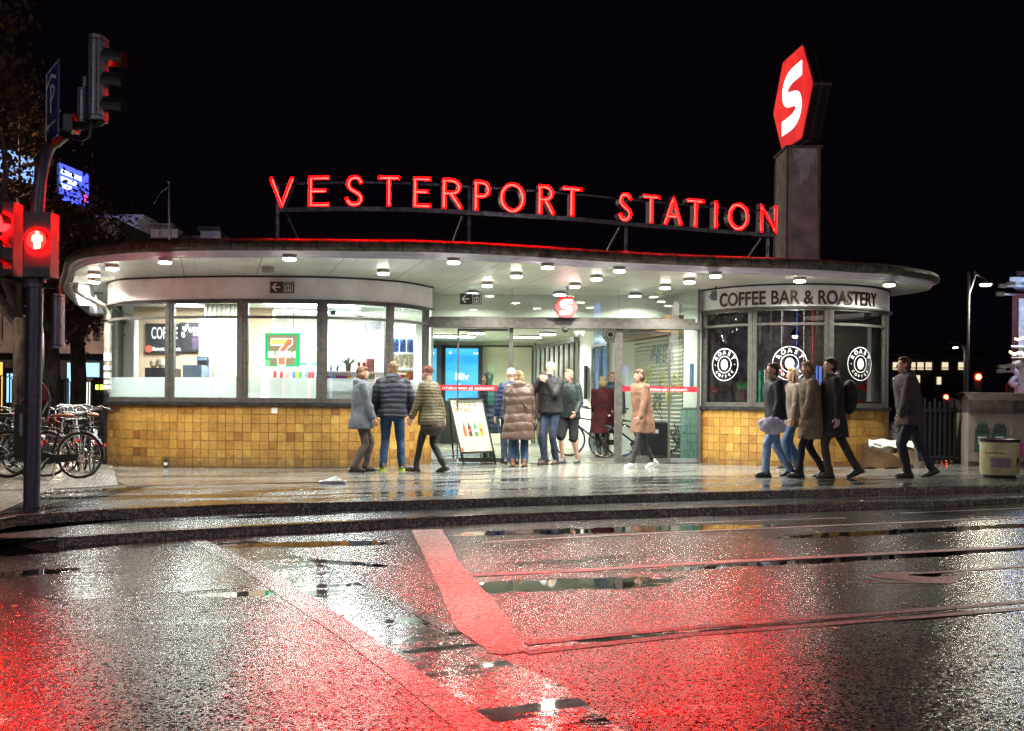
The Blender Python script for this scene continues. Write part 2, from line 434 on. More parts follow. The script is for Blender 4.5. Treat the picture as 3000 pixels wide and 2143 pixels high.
M['road'] = wet_mat('wet coarse asphalt', (.020,.019,.019), (.011,.011,.0115), pud, rough=.20, bump=.22, bscale=85, pthresh=.64, facet=.17, ior=1.34)
M['road_smooth'] = wet_mat('wet worn crossing surface', (.085,.06,.058), (.05,.036,.035), pud, rough=.11, bump=.12, bscale=90, pthresh=.50, pscale=(1.0,7.0), facet=.07, prough=.05)
M['road_patch'] = wet_mat('wet paler asphalt patch', (.05,.05,.047), (.035,.035,.033), pud, rough=.15, bump=.15, bscale=80, pthresh=.56, facet=.08)
M['paint'] = wet_mat('worn white road paint', (.30,.27,.27), (.17,.155,.155), (), rough=.34, bump=.5, bscale=60, pthresh=.72, facet=.14, agg=.6)
M['paint_dim'] = wet_mat('worn thin road paint', (.34,.33,.32), (.18,.175,.17), (), rough=.4, bump=.5, bscale=90, pthresh=.9, facet=.15, agg=.3)
M['pave'] = wet_mat('wet pavement asphalt', (.165,.165,.16), (.10,.10,.096), (), rough=.20, bump=.25, bscale=70, pthresh=.49, pscale=(.5,1.9), prough=.05, agg=.6, facet=.10)
M['slabs'] = wet_mat('wet concrete slabs', (.34,.34,.315), (.22,.22,.20), (), rough=.17, bump=.3, bscale=60, pthresh=.50, slab=(.62,.62,.010), prough=.06, agg=.12, facet=.03)
M['setts'] = wet_mat('granite setts', (.20,.18,.15), (.09,.08,.07), (), rough=.4, bump=.9, bscale=40, pthresh=.75, slab=(.13,.10,.022), bdist=.012, facet=.2)
M['tactile'] = wet_mat('ribbed tactile paving', (.24,.23,.22), (.14,.14,.13), (), rough=.35, bump=.9, bscale=60, pthresh=.8, slab=(.15,.075,.025), bdist=.012)
M['bike'] = wet_mat('wet cycle track asphalt', (.045,.045,.045), (.03,.03,.031), (), rough=.2, bump=.25, bscale=80, pthresh=.55, pscale=(.3,1.4), prough=.07, facet=.12)
M['kerb'] = wet_mat('granite kerb', (.17,.14,.12), (.09,.075,.065), (), rough=.26, bump=.5, bscale=70, pthresh=.6, agg=.5, facet=.12, bdist=.004)
M['kerb_top'] = wet_mat('worn wet kerb top', (.13,.12,.11), (.07,.065,.06), (), rough=.18, bump=.25, bscale=70, pthresh=.52, agg=.5, facet=.08)
M['hall_floor'] = wet_mat('hall floor tile', (.30,.29,.25), (.22,.215,.19), (), rough=.28, bump=.08, bscale=30, pthresh=.9, slab=(.3,.3,.006), agg=.1, facet=.02)

# ------------------------------------------------------------------ ground
def structure(mb, name, m, smooth=False):
    o = mb.build(name, m, smooth=smooth); o["kind"] = "structure"; return o
ukt = [(-260,1600),(-120,1545),(0,1518),(150,1503),(293,1496),(464,1489),(552,1484),(767,1476),(1000,1473),(1488,1460),(2000,1445.5),(3000,1421),(3300,1414)]
ukb = [(-260,1622),(-120,1565),(0,1539),(150,1531),(293,1526),(464,1519),(552,1514),(767,1504),(1000,1497),(1488,1482),(2000,1467),(3000,1436),(3300,1427)]
lkt = [(171,1577),(425,1560),(703,1545),(1000,1531),(1488,1507),(2000,1490.6),(2488,1474.5),(3000,1453.5),(3300,1442)]
lkb = [(171,1589),(425,1571),(703,1560),(1000,1552.6),(1488,1523),(2000,1506),(2488,1489),(3000,1469),(3300,1458)]
def line_px(L, dz): return [G(x, y, dz) for x, y in L]
def poly_at(pts, x):
    for p, q in zip(pts, pts[1:]):
        if p.x <= x <= q.x: return p.y + (q.y-p.y)*(x-p.x)/(q.x-p.x)
    return None
A = [Vector(p) for p in catmull([p[:2] for p in line_px(ukt, 0.0)], 6)]
dirA = (A[-1]-A[-8]).normalized()
for k in range(1, 8): A.append(A[-1] + dirA*(k*3.0))
a0 = A[0]; d0 = (A[0]-A[3]).normalized()
front = [a0 + Vector((-.9,-.25)), a0 + Vector((-2.5,.3)), a0+Vector((-6,3)), a0+Vector((-18,14))][::-1] + A
KP = Path(front)
n_k = 160
def kpt(k, out, dz):
    t = KP.L*k/n_k; p = KP.at(t) + KP.nrm(t)*out; return Vector((p.x, p.y, gz(p.x)+dz))
kw = .13
mb = MB()     # pavement: from the kerb back to beyond the station
Fp = [kpt(k, -kw, 0) for k in range(n_k+1)]
Bp = [Vector((p.x, 60.0, gz(p.x))) for p in Fp]
mid = [Vector((p.x, max(p.y+.1, 30.0 if p.y < 29 else p.y+.1), gz(p.x))) for p in Fp]
mb.strip(Fp, mid); mb.strip(mid, Bp)
structure(mb, 'pavement', M['pave'])
mb = MB()     # upper kerb with stone joints
for k in range(n_k):
    for (o0, z0, o1, z1) in ((-kw, .004, 0, .004), (0, .004, .012, -.02), (.012, -.02, .012, -.10)):
        mb.quad(kpt(k, o0, z0), kpt(k+1, o0, z0), kpt(k+1, o1, z1), kpt(k, o1, z1), 1 if o0 < 0 else 0)
structure(mb, 'kerb', [M['kerb'], M['kerb_top']])
mb = MB(); t = 0.0
while t < KP.L:
    c = KP.at(t); n = KP.nrm(t); d = KP.dir(t)
    p = Vector((c.x, c.y, gz(c.x)))
    n3 = Vector((n.x, n.y, 0)); d3 = Vector((d.x, d.y, 0))*.007
    mb.quad(p-n3*kw-d3+Vector((0,0,.007)), p-n3*kw+d3+Vector((0,0,.007)), p+n3*.016+d3+Vector((0,0,.007)), p+n3*.016-d3+Vector((0,0,.007)))
    mb.quad(p+n3*.016-d3+Vector((0,0,.007)), p+n3*.016+d3+Vector((0,0,.007)), p+n3*.016+d3+Vector((0,0,-.09)), p+n3*.016-d3+Vector((0,0,-.09)))
    t += random.choice((.8, 1.0, 1.15, 1.3))
structure(mb, 'kerb_joints', M['black'])
# cycle track and lower kerb
Lk = [Vector(p) for p in catmull([p[:2] for p in line_px(lkt, BIKE_DZ)], 6)]
dl = (Lk[-1]-Lk[-8]).normalized()
for k in range(1, 8): Lk.append(Lk[-1] + dl*(k*3.0))
LP = Path(Lk); nl = 110
def lpt(k, out, dz):
    t = LP.L*k/nl; p = LP.at(t) + LP.nrm(t)*out; return Vector((p.x, p.y, gz(p.x)+dz))
mb = MB()
IN = []
for k in range(nl+1):
    p = lpt(k, -.12, BIKE_DZ); best = min((KP.at(KP.L*j/400) for j in range(401)), key=lambda q: (q-p.xy).length)
    q = best + KP.nrm(0)*0; IN.append(Vector((q.x, q.y, gz(q.x)+BIKE_DZ)))
mb.strip([lpt(k, -.12, BIKE_DZ) for k in range(nl+1)], IN)
# inner strip under the kerb's foot on the left
L0 = IN[0]; lk0 = lpt(0, -.12, BIKE_DZ)
structure(mb, 'cycle_track', M['bike'])
mb = MB()
for k in range(nl):
    for (o0, z0, o1, z1) in ((-.12, BIKE_DZ+.004, 0, BIKE_DZ+.004), (0, BIKE_DZ+.004, .015, BIKE_DZ-.02), (.015, BIKE_DZ-.02, .02, ROAD_DZ-.02)):
        f = max(0.0, 1-k/6.0); dz = -(.07)*f*0
        mb.quad(lpt(k, o0, z0+dz), lpt(k+1, o0, z0+dz), lpt(k+1, o1, z1+dz), lpt(k, o1, z1+dz), 1 if o0 < 0 else 0)
mb.quad(lpt(0, 0, BIKE_DZ+.004), lpt(0, -.12, BIKE_DZ+.004), lpt(0, -.12, ROAD_DZ), lpt(0, .02, ROAD_DZ))
structure(mb, 'lower_kerb', [M['kerb'], M['kerb_top']])
mb = MB()     # ramp where the track drops to the carriageway at the left
P0 = lpt(0, -.06, BIKE_DZ); Q0 = IN[0]
g0 = G(0, 1600, ROAD_DZ); 
mb.add([P0, Q0, G(0, 1548, ROAD_DZ+.004), G(60, 1597, ROAD_DZ+.004)], [(0,1,2,3)])
structure(mb, 'cycle_ramp', M['bike'])
mb = MB()     # pale apron at the far left
ap = [(-400,1560),(-150,1549),(0,1545),(80,1550),(150,1560),(172,1573),(100,1578),(0,1580),(-400,1582)]
mb.add([G(x, y, ROAD_DZ+.012) for x, y in ap], [tuple(range(len(ap)))])
structure(mb, 'apron', M['slabs'])
mb = MB()
mb.add([Vector((x, y, gz(x)+ROAD_DZ)) for x in (-30,30) for y in (-40, 32)], [(0,2,3,1)])
mb.add([Vector((-30,-40,gz(-30)+ROAD_DZ)), Vector((-400,-400,gz(-30)+ROAD_DZ)), Vector((-400,400,gz(-30)+ROAD_DZ)), Vector((-30,32,gz(-30)+ROAD_DZ))], [(3,2,1,0)])
mb.add([Vector((30,-40,gz(30)+ROAD_DZ)), Vector((400,-400,gz(30)+ROAD_DZ)), Vector((400,400,gz(30)+ROAD_DZ)), Vector((30,32,gz(30)+ROAD_DZ))], [(0,1,2,3)])
mb.add([Vector((-30,32,gz(-30)+ROAD_DZ)), Vector((30,32,gz(30)+ROAD_DZ)), Vector((400,400,gz(30)+ROAD_DZ)), Vector((-400,400,gz(-30)+ROAD_DZ))], [(0,1,2,3)])
mb.add([Vector((-30,-40,gz(-30)+ROAD_DZ)), Vector((30,-40,gz(30)+ROAD_DZ)), Vector((400,-400,gz(30)+ROAD_DZ)), Vector((-400,-400,gz(-30)+ROAD_DZ))], [(3,2,1,0)])
structure(mb, 'road', M['road'])
def rag_(L):
    out = []
    for a, b_ in zip(L, L[1:]):
        for k in range(12): t = k/12; x = a[0]+(b_[0]-a[0])*t; y = a[1]+(b_[1]-a[1])*t; out.append((x+2.5*noise.noise(Vector((x*.05,y*.05,2))), y))
    return out + [L[-1]]
def sheet(name, pts, dz, m):
    mb = MB(); mb.add([G(x, y, dz) for x, y in pts], [tuple(range(len(pts)))[::-1]]); return structure(mb, name, m)
A1 = [(522,1570),(713,1672),(1000,1872),(1160,1992),(1342,2143),(1480,2260)]
B1 = [(703,1566),(830,1610),(1000,1667),(1171,1765),(1342,1858),(1480,1935),(1635,2000),(1830,2143),(1960,2260)]
sheet('crossing_surface', B1 + A1[::-1], ROAD_DZ+.0012, M['road_smooth'])
M['border'] = wet_mat('pale worn crossing border', (.11,.08,.078), (.05,.04,.038), (), rough=.22, bump=.3, bscale=90, pthresh=.62, facet=.10, agg=.9)
sheet('crossing_border', rag_([(522,1570),(713,1672),(1000,1872),(1160,1992),(1342,2143),(1480,2260)]) + [(1640,2260),(1440,2140),(1255,1996),(1092,1868),(790,1668),(640,1600)][0:0] + [(1650,2262),(1478,2141),(1262,1988),(1090,1866),(800,1672),(575,1572)], ROAD_DZ+.0024, M['border'])
sheet('asphalt_patch', [(430,1588),(520,1574),(600,1612),(720,1690),(730,1722),(420,1742),(190,1762),(60,1740),(140,1680),(300,1625)], ROAD_DZ+.0014, M['road_patch'])
def stripe(L, w, name, m, dz=.003):
    mb = MB(); P = [G(x, y, ROAD_DZ+dz) for x, y in L]; pa = []; pb = []
    n = 5
    Q = []
    for a, b in zip(P, P[1:]):
        for k in range(n): Q.append(a.lerp(b, k/n))
    Q.append(P[-1])
    for i, p in enumerate(Q):
        d = (Q[min(i+1, len(Q)-1)]-Q[max(i-1, 0)]); d.z = 0; d.normalize(); nn = Vector((-d.y, d.x, 0))
        pa.append(p+nn*w/2*(1+.12*noise.noise(p*3))); pb.append(p-nn*w/2*(1+.12*noise.noise(p*3+Vector((9,0,0)))))
    mb.strip(pa, pb); return structure(mb, name, m)
poly = [(1205,1552),(1239,1623),(1275,1700),(1300,1760),(1318,1800),(1337,1843),(1375,1868),(1415,1895),(1436,1912),(1454,1917),(1500,1915),(1534,1908),(1532,1890),(1500,1835),(1484,1800),(1465,1784),(1446,1752),(1430,1744),(1385,1690),(1342,1643),(1318,1590),(1296,1552)]
def rag(P):
    out = []
    for i, p in enumerate(P):
        q = P[(i+1) % len(P)]
        for k in range(8):
            t = k/8; x = p[0]+(q[0]-p[0])*t; y = p[1]+(q[1]-p[1])*t
            out.append((x+3.0*noise.noise(Vector((x*.06,y*.06,1))), y+2.2*noise.noise(Vector((x*.07,y*.07,5)))))
    return out
P_ = rag(poly)
bm = bmesh.new(); vs = [bm.verts.new(G(x, y, ROAD_DZ+.0035)) for x, y in P_]; bm.faces.new(vs); bmesh.ops.triangulate(bm, faces=bm.faces[:])
me = bpy.data.meshes.new('stop_line'); bm.to_mesh(me); bm.free(); me.materials.append(M['paint'])
o = bpy.data.objects.new('stop_line', me); C.objects.link(o); o["kind"] = "structure"
stripe([(1420,1588),(2000,1558),(2500,1537),(3000,1516),(3300,1504)], .07, 'lane_line', M['paint_dim'])
stripe([(1330,1688),(1700,1671),(2000,1652.7),(2500,1627),(3000,1601),(3300,1586)], .11, 'lane_line', M['paint_dim'])
stripe([(1990,1533),(2250,1524),(2480,1517.5)], .05, 'lane_line', M['paint_dim'])
stripe([(2640,1504),(3000,1489)], .05, 'lane_line', M['paint_dim'])
stripe([(1540,1885),(2000,1840),(2500,1803),(3000,1763),(3300,1740)], .075, 'centre_line', M['paint_dim'])
stripe([(1540,1912),(2000,1861),(2500,1822),(3000,1783),(3300,1760)], .075, 'centre_line', M['paint_dim'])
stripe([(2480,1705),(2640,1706),(2785,1708)], .05, 'lane_line', M['paint_dim'])
stripe([(2560,1686),(2760,1676),(3000,1660)], .06, 'lane_line', M['paint_dim'])
sheet('arrow_marking', [(2547,1688),(2600,1678),(2680,1675),(2660,1686),(2740,1692),(2830,1684),(2790,1708),(2680,1704),(2600,1696)], ROAD_DZ+.0025, M['paint_dim'])
stripe([(712,1567),(1000,1667),(1171,1765),(1342,1858)], .09, 'surface_joint', M['road_patch'], .0025)
sheet_p = lambda name, pts, m, dz=.004: sheet(name, pts, dz, m)
sheet_p('slab_strip', [(345,1372),(330,1402),(372,1425),(1000,1412),(1700,1398),(2300,1398),(3100,1392),(3100,1366),(2600,1362),(2050,1350),(1254,1350),(1000,1365),(600,1370)], M['slabs'])
sheet_p('sett_patch', [(-200,1360),(330,1360),(345,1422),(180,1432),(-200,1440)], M['setts'], .007)
sheet_p('tactile_paving', [(-200,1442),(0,1438),(150,1432),(110,1452),(0,1500),(-200,1540)], M['tactile'], .007)
# ------------------------------------------------------------------ station building
SOF = 3.25
station = thing('station_building', 'low rounded station building with yellow tiled base, curved shop windows and wide lit canopy', 'building', (0, 19, 0))
cano_px = [(229,789.5),(258,777),(321,768),(393.5,762),(538.6,756.6),(684,755.4),(877,755.6),(1022,757),(1200,759),(1298,761.5),(1437,767),(1596,776),(1793.6,788),(2098,801),(2335,807.6),(2488,817),(2603,823.7),(2700,838),(2723,846)]
cf = [atz(x, y, SOF).xy for x, y in cano_px]
cano = [(-10.6,26.5),(-10.3,24.6),(-9.1,21.0),(-7.9,18.4),(-7.42,17.35)] + [tuple(p) for p in cf] + [(7.62,18.95),(7.35,19.8),(6.5,21.2),(4.5,23.5),(1.0,26.0),(-4,28.5),(-9,28.6)]
CP = Path(catmull(cano, 6, True), True)     # runs left to right along the street: its normal looks outwards
nC = 300
def cring(out, z): return [CP.pt(CP.L*k/nC, out, z) for k in range(nC)]
mb = MB()
mb.strip(cring(0, SOF), cring(0, SOF+.025), closed=True); mb.strip(cring(0, SOF+.025), cring(.035, SOF+.03), closed=True)
mb.strip(cring(.035, SOF+.03), cring(.04, SOF+.085), closed=True); mb.strip(cring(.04, SOF+.085), cring(.10, SOF+.09), closed=True)
mb.build('soffit_edge', M['soffit_trim'], station, smooth='auto')
mb = MB(); prof = [(.06,.088),(.13,.10),(.165,.135),(.17,.18),(.15,.225),(.10,.26),(.04,.275)]
for (o0, z0), (o1, z1) in zip(prof, prof[1:]): mb.strip(cring(o0, SOF+z0), cring(o1, SOF+z1), closed=True)
t = 0.0
while t < CP.L:
    for (o0, z0), (o1, z1) in zip(prof[:-1], prof[1:-1]):
        a = CP.pt(t, o0+.006, SOF+z0+.004); b = CP.pt(t+.03, o0+.006, SOF+z0+.004); c = CP.pt(t+.03+.05*(z1-.1), o1+.006, SOF+z1+.004); d = CP.pt(t+.05*(z1-.1), o1+.006, SOF+z1+.004)
        mb.quad(a, b, c, d, 1)
    t += .63
mb.build('roof_edge', [M['zinc'], M['black']], station, smooth='auto')
mb = MB(); mb.strip(cring(.04, SOF+.275), cring(-.35, SOF+.30), closed=True); rr = cring(-.35, SOF+.30); mb.add(rr, [tuple(range(nC))]); mb.build('roof', mat('roofing felt', (.008,.008,.008), .9), station)
# soffit with its panel joints and screw rows
m, nt, b = new_mat('soffit panels'); M['soffit'] = m
geo = N(nt, "ShaderNodeNewGeometry"); mp = N(nt, "ShaderNodeMapping"); mp.inputs["Rotation"].default_value = (0, 0, R(-16.5)); mp.inputs["Location"].default_value = (.42, 0, 0)
nt.links.new(geo.outputs["Position"], mp.inputs[0]); sp = N(nt, "ShaderNodeSeparateXYZ"); nt.links.new(mp.outputs[0], sp.inputs[0])
x, y = sp.outputs[0], sp.outputs[1]
def near(nt, v, per, wid):      # 1 within wid of a multiple of per
    f = math_n(nt, 'FRACT', math_n(nt, 'DIVIDE', math_n(nt, 'ADD', v, 100*per), per))
    d = math_n(nt, 'ABSOLUTE', math_n(nt, 'SUBTRACT', f, .5))
    return math_n(nt, 'GREATER_THAN', d, .5 - wid/per)
seam = near(nt, x, 1.17, .006); seam2 = math_n(nt, 'MULTIPLY', near(nt, y, 1.2, .004), .6)
dots = math_n(nt, 'MULTIPLY', near(nt, math_n(nt, 'ADD', x, .195), .39, .010), near(nt, y, .11, .011))
no = N(nt, "ShaderNodeTexNoise"); no.inputs["Scale"].default_value = 1.3; no.inputs["Detail"].default_value = 5; nt.links.new(geo.outputs["Position"], no.inputs[0])
base = mixc(nt, mapr(nt, no.outputs[0], .35, .65), (.76,.76,.71), (.64,.64,.60))
allm = math_n(nt, 'MAXIMUM', math_n(nt, 'MAXIMUM', seam, seam2), math_n(nt, 'MULTIPLY', dots, .9))
nt.links.new(mixc(nt, allm, base, (.05,.05,.045)), b.inputs["Base Color"]); b.inputs["Roughness"].default_value = .38
mb = MB(); rr = cring(.0, SOF); mb.add(rr, [tuple(range(nC))[::-1]]); mb.build('soffit', M['soffit'], station)

# --- pod walls
lp_px = [(316,830.6),(345,818.5),(413,813.7),(587,808.9),(756,807.9),(974,811),(1167.6,823),(1264,840)]
lw = [atz(x, y, SOF).xy for x, y in lp_px]
LW = Path(catmull([(-9.0,24.2),(-8.4,21.8),(-7.75,19.8)] + [tuple(p) for p in lw[:-1]] + [(-1.485,18.9)], 10))
rp_px = [(2055,849.6),(2106,840),(2183,833.6),(2297,830.5),(2412,830.5),(2526,834),(2603,843)]
rcx, rcy, rr_ = 5.26, 19.72, 1.87
RW = Path([(rcx + rr_*math.sin(R(a)), rcy - rr_*math.cos(R(a))) for a in range(-71, 181, 3)])
def ring(P, n, out, z, t0=0, t1=None):
    t1 = P.L if t1 is None else t1
    return [P.pt(t0+(t1-t0)*k/n, out, z if not callable(z) else z(P.pt(t0+(t1-t0)*k/n, out, 0).x)) for k in range(n+1)]
m, nt, b = new_mat('ochre glazed tiles'); M['tile'] = m
at_ = N(nt, "ShaderNodeAttribute", attribute_name='tone'); cr = N(nt, "ShaderNodeValToRGB"); nt.links.new(at_.outputs["Fac"], cr.inputs[0])
e = cr.color_ramp.elements; e[0].position = 0; e[0].color = (.19,.085,.024,1); e[1].position = 1; e[1].color = (.52,.34,.09,1)
for p_, c_ in ((.12,(.28,.12,.033,1)),(.35,(.38,.20,.05,1)),(.6,(.41,.23,.055,1)),(.85,(.48,.29,.07,1))):
    q = cr.color_ramp.elements.new(p_); q.color = c_
tc = N(nt, "ShaderNodeNewGeometry"); no = N(nt, "ShaderNodeTexNoise"); no.inputs["Scale"].default_value = 22; no.inputs["Detail"].default_value = 6; nt.links.new(tc.outputs["Position"], no.inputs[0])
no2 = N(nt, "ShaderNodeTexNoise"); no2.inputs["Scale"].default_value = 2.2; no2.inputs["Detail"].default_value = 4; nt.links.new(tc.outputs["Position"], no2.inputs[0])
mm = N(nt, "ShaderNodeMix", data_type='RGBA', blend_type='MULTIPLY'); mm.inputs[0].default_value = 1; nt.links.new(cr.outputs[0], mm.inputs[6])
nt.links.new(mixc(nt, mapr(nt, no.outputs[0], .35, .65), (.80,.79,.77), (1.06,1.06,1.06)), mm.inputs[7])
m3 = N(nt, "ShaderNodeMix", data_type='RGBA', blend_type='MULTIPLY'); m3.inputs[0].default_value = 1; nt.links.new(mm.outputs[2], m3.inputs[6])
nt.links.new(mixc(nt, mapr(nt, no2.outputs[0], .3, .55), (.62,.58,.52), (1,1,1)), m3.inputs[7]); sz = N(nt, "ShaderNodeSeparateXYZ"); nt.links.new(tc.outputs["Position"], sz.inputs[0])     # splash dirt along the foot
no3 = N(nt, "ShaderNodeTexNoise"); no3.inputs["Scale"].default_value = 7; no3.inputs["Detail"].default_value = 6; nt.links.new(tc.outputs["Position"], no3.inputs[0])
gr_ = mapr(nt, math_n(nt, 'ADD', sz.outputs[2], math_n(nt, 'MULTIPLY', no3.outputs[0], -.55)), -.28, -.06, .75, 0)
nt.links.new(mixc(nt, gr_, m3.outputs[2], (.11,.07,.035)), b.inputs["Base Color"])
nt.links.new(mapr(nt, no.outputs[0], .3, .7, .22, .5), b.inputs["Roughness"])
bp = N(nt, "ShaderNodeBump"); bp.inputs["Strength"].default_value = .25; bp.inputs["Distance"].default_value = .01; nt.links.new(no.outputs[0], bp.inputs["Height"]); nt.links.new(bp.outputs[0], b.inputs["Normal"])
def tiles(P, t0, t1, ztop, parent, part='tile_cladding', pitch=.15, mkey='tile', zbot=None, tone=None, wmul=1.0, out0=.0):
    mb = MB(); tones = []
    n = max(1, round((t1-t0)/(pitch*wmul))); dt = (t1-t0)/n; g = .0045
    rows = int(1.5/pitch)
    rnd = random.Random(int(t1*100)+11)
    for i in range(n):
        for r in range(rows):
            z1 = ztop - r*pitch - g; z0 = ztop-(r+1)*pitch + g
            ta, tb = t0+i*dt+g, t0+(i+1)*dt-g
            c = P.at((ta+tb)/2); zg = (gz(c.x) if zbot is None else zbot) - .02
            if z1 < zg: break
            z0 = max(z0, zg); o = out0+.008 + rnd.uniform(-.0012, .0012); e_ = .004
            a, b_, c_, d = P.pt(ta, o, z0), P.pt(tb, o, z0), P.pt(tb, o, z1), P.pt(ta, o, z1)
            A_, B_, C_, D_ = P.pt(ta-e_*.5, out0, z0-e_*.5), P.pt(tb+e_*.5, out0, z0-e_*.5), P.pt(tb+e_*.5, out0, z1+e_*.5), P.pt(ta-e_*.5, out0, z1+e_*.5)
            mb.add([a, b_, c_, d, A_, B_, C_, D_], [(0,1,2,3),(4,5,1,0),(5,6,2,1),(6,7,3,2),(7,4,0,3)])
            v = rnd.gauss(.66, .15) if rnd.random() > .07 else rnd.uniform(.05, .35)
            tones += [max(0, min(1, v))]*5
    o = mb.build(part, M[mkey], parent)
    a = o.data.attributes.new('tone', 'FLOAT', 'FACE'); a.data.foreach_set('value', tones)
    return o
ZH, ZT, ZG, ZF = 2.815, 2.545, 1.165, 1.51   # window head, transom, glass foot, top of frosted film
def pod(P, tA, tB, mull_px, frost, prefix_lbl, glassm, mwid=None, band_t0=0.0):
    n = int(P.L/.08)
    mb = MB(); bot = lambda z: None
    r0 = ring(P, n, 0, lambda x: gz(x)-.03); r1 = ring(P, n, 0, 1.03); mb.strip(r0, r1)
    wl = mb.build('base_wall', M['grout'], station)
    tiles(P, tA, tB, 1.03, wl)
    mb = MB(); mb.strip(ring(P, n, -.02, 1.025), ring(P, n, .055, 1.03)); mb.strip(ring(P, n, .055, 1.03), ring(P, n, .06, 1.085)); mb.strip(ring(P, n, .06, 1.085), ring(P, n, -.10, 1.098))
    mb.build('window_sill', M['sill'], station, smooth='auto')
    mb = MB()      # rendered band over the windows
    mb.strip(ring(P, n, .0, ZH+.035), ring(P, n, .0, SOF-.012)); mb.strip(ring(P, n, -.12, ZH+.035), ring(P, n, 0, ZH+.035))
    band = mb.build('fascia_band', M['white_paint'], station, smooth='auto')
    mb = MB(); mb.strip(ring(P, n, .02, SOF-.03), ring(P, n, .02, SOF-.002)); mb.strip(ring(P, n, 0, SOF-.03), ring(P, n, .02, SOF-.03)); mb.build('black_top_strip', M['black'], band)  # black strip standing slightly proud along the top of the band
    mb = MB()
    for (o0, z0, o1, z1) in ((-.12, ZH, .045, ZH), (.045, ZH, .05, ZH+.03), (.05, ZH+.03, -.0, ZH+.042)): mb.strip(ring(P, n, o0, z0), ring(P, n, o1, z1))
    mb.build('window_head', M['frame'], station, smooth='auto')
    ms = []
    for a, b_ in mull_px:
        ta, tb = onx(a, P.p), onx(b_, P.p); ms.append((min(ta, tb), max(ta, tb)))
    ms.sort()
    edges = [m_ for m_ in ms]
    for i in range(len(edges)-1):
        t0, t1 = edges[i][1], edges[i+1][0]
        k = max(2, int((t1-t0)/.08))
        win = local_empty('window', station)
        fr = MB()
        def bx(ta, tb, z0, z1, o0=-.06, o1=.012, kk=k):
            A_ = ring(P, kk, o1, z0, ta, tb); B_ = ring(P, kk, o1, z1, ta, tb); C_ = ring(P, kk, o0, z0, ta, tb); D_ = ring(P, kk, o0, z1, ta, tb)
            fr.strip(A_, B_); fr.strip(B_, D_); fr.strip(C_, A_); fr.strip(D_, C_)
            fr.quad(A_[0], C_[0], D_[0], B_[0]); fr.quad(A_[-1], B_[-1], D_[-1], C_[-1])
        f_ = .028
        bx(t0, t1, 1.088, ZG); bx(t0, t1, ZT-.022, ZT+.022); bx(t0, t1, ZH-.035, ZH-.001)
        bx(t0, t0+f_, ZG, ZT-.022, o1=.008, kk=1); bx(t1-f_, t1, ZG, ZT-.022, o1=.008, kk=1)
        bx(t0, t0+f_, ZT+.022, ZH-.035, o1=.008, kk=1); bx(t1-f_, t1, ZT+.022, ZH-.035, o1=.008, kk=1)
        fr.build('frame', M['frame'], win)
        g = MB(); g.strip(ring(P, k, -.02, ZG, t0+f_, t1-f_), ring(P, k, -.02, ZT-.022, t0+f_, t1-f_)); g.build('pane', glassm, win, smooth=True)
        g = MB(); g.strip(ring(P, k, -.02, ZT+.022, t0+f_, t1-f_), ring(P, k, -.02, ZH-.035, t0+f_, t1-f_)); g.build('pane', glassm, win, smooth=True)
        if frost:
            g = MB(); g.strip(ring(P, k, -.026, ZG, t0+f_, t1-f_), ring(P, k, -.026, ZF, t0+f_, t1-f_)); g.build('frosted_film', M['frost'], win, smooth=True)
    for ta, tb in ms:
        mb = MB()
        for (u0, u1, o0, o1) in ((ta, tb, -.09, .018), (ta+(tb-ta)*.42, ta+(tb-ta)*.58, .0, .03)):
            pts = [P.pt(u0, o0), P.pt(u1, o0), P.pt(u1, o1), P.pt(u0, o1)]
            vs = [Vector((p.x, p.y, 1.092)) for p in pts] + [Vector((p.x, p.y, ZH-.002)) for p in pts]
            mb.add(vs, [(0,1,5,4),(1,2,6,5),(2,3,7,6),(3,0,4,7)])
        mb.build('mullion', M['frame'], station)
    return ms
def local_empty(name, parent):
    o = bpy.data.objects.new(name, None); C.objects.link(o); o.parent = parent; o.empty_display_size = .1
    ORG[o.name] = ORG[parent.name]; return o
tl0 = onx(322, LW.p)
TL = LW.L
pod(LW, max(0, tl0-1.6), TL, [(322,330),(357.7,366),(487,504),(697,720),(931,953),(1132,1148),(1247,1252.5)], True, '', M['glass'])
pod(RW, 0, RW.L*.72, [(2055,2066),(2194,2211),(2417.6,2436.6),(2589,2600)], False, '', M['curved_glass'])
# dark curved glass round the right end
mb = MB(); tr = onx(2600, RW.p)
mb.strip(ring(RW, 16, -.02, 1.09, tr, RW.L*.9), ring(RW, 16, -.02, ZH, tr, RW.L*.9)); mb.build('end_glazing', M['frame'], station, smooth=True)
# left end beyond the last window
mb = MB(); mb.strip(ring(LW, 12, -.03, 1.09, 0, tl0), ring(LW, 12, -.03, ZH, 0, tl0)); mb.build('end_glazing', M['frame'], station, smooth=True)

# --- entrance front
DY = 18.95
def dpt(px, py, d=DY): return at(px, py, d)
def drect(mb, x0, y0, x1, y1, d0, d1, mi=0):
    """upright box whose front face fills the photo rectangle at depth d0"""
    a, b_ = at(x0, (y0+y1)/2, d0), at(x1, (y0+y1)/2, d0); zt = at((x0+x1)/2, y0, d0).z; zb = at((x0+x1)/2, y1, d0).z
    return mb.box(((a.x+b_.x)/2, (d0+d1)/2, (zt+zb)/2), (b_.x-a.x, d1-d0, zt-zb), mi=mi)
door_front = local_empty('entrance_screen', station)
mb = MB()
drect(mb, 1256, 942, 2050, 962, DY-.16, DY+.10); 
drect(mb, 1258, 932, 2037, 941.7, DY-.08, DY+.06)
drect(mb, 1490, 962, 1502.5, 1354, DY-.06, DY+.06); drect(mb, 1803, 962, 1823, 1354, DY-.10, DY+.08)
drect(mb, 1247.5, 841, 1254.5, 1356, DY-.05, DY+.05)
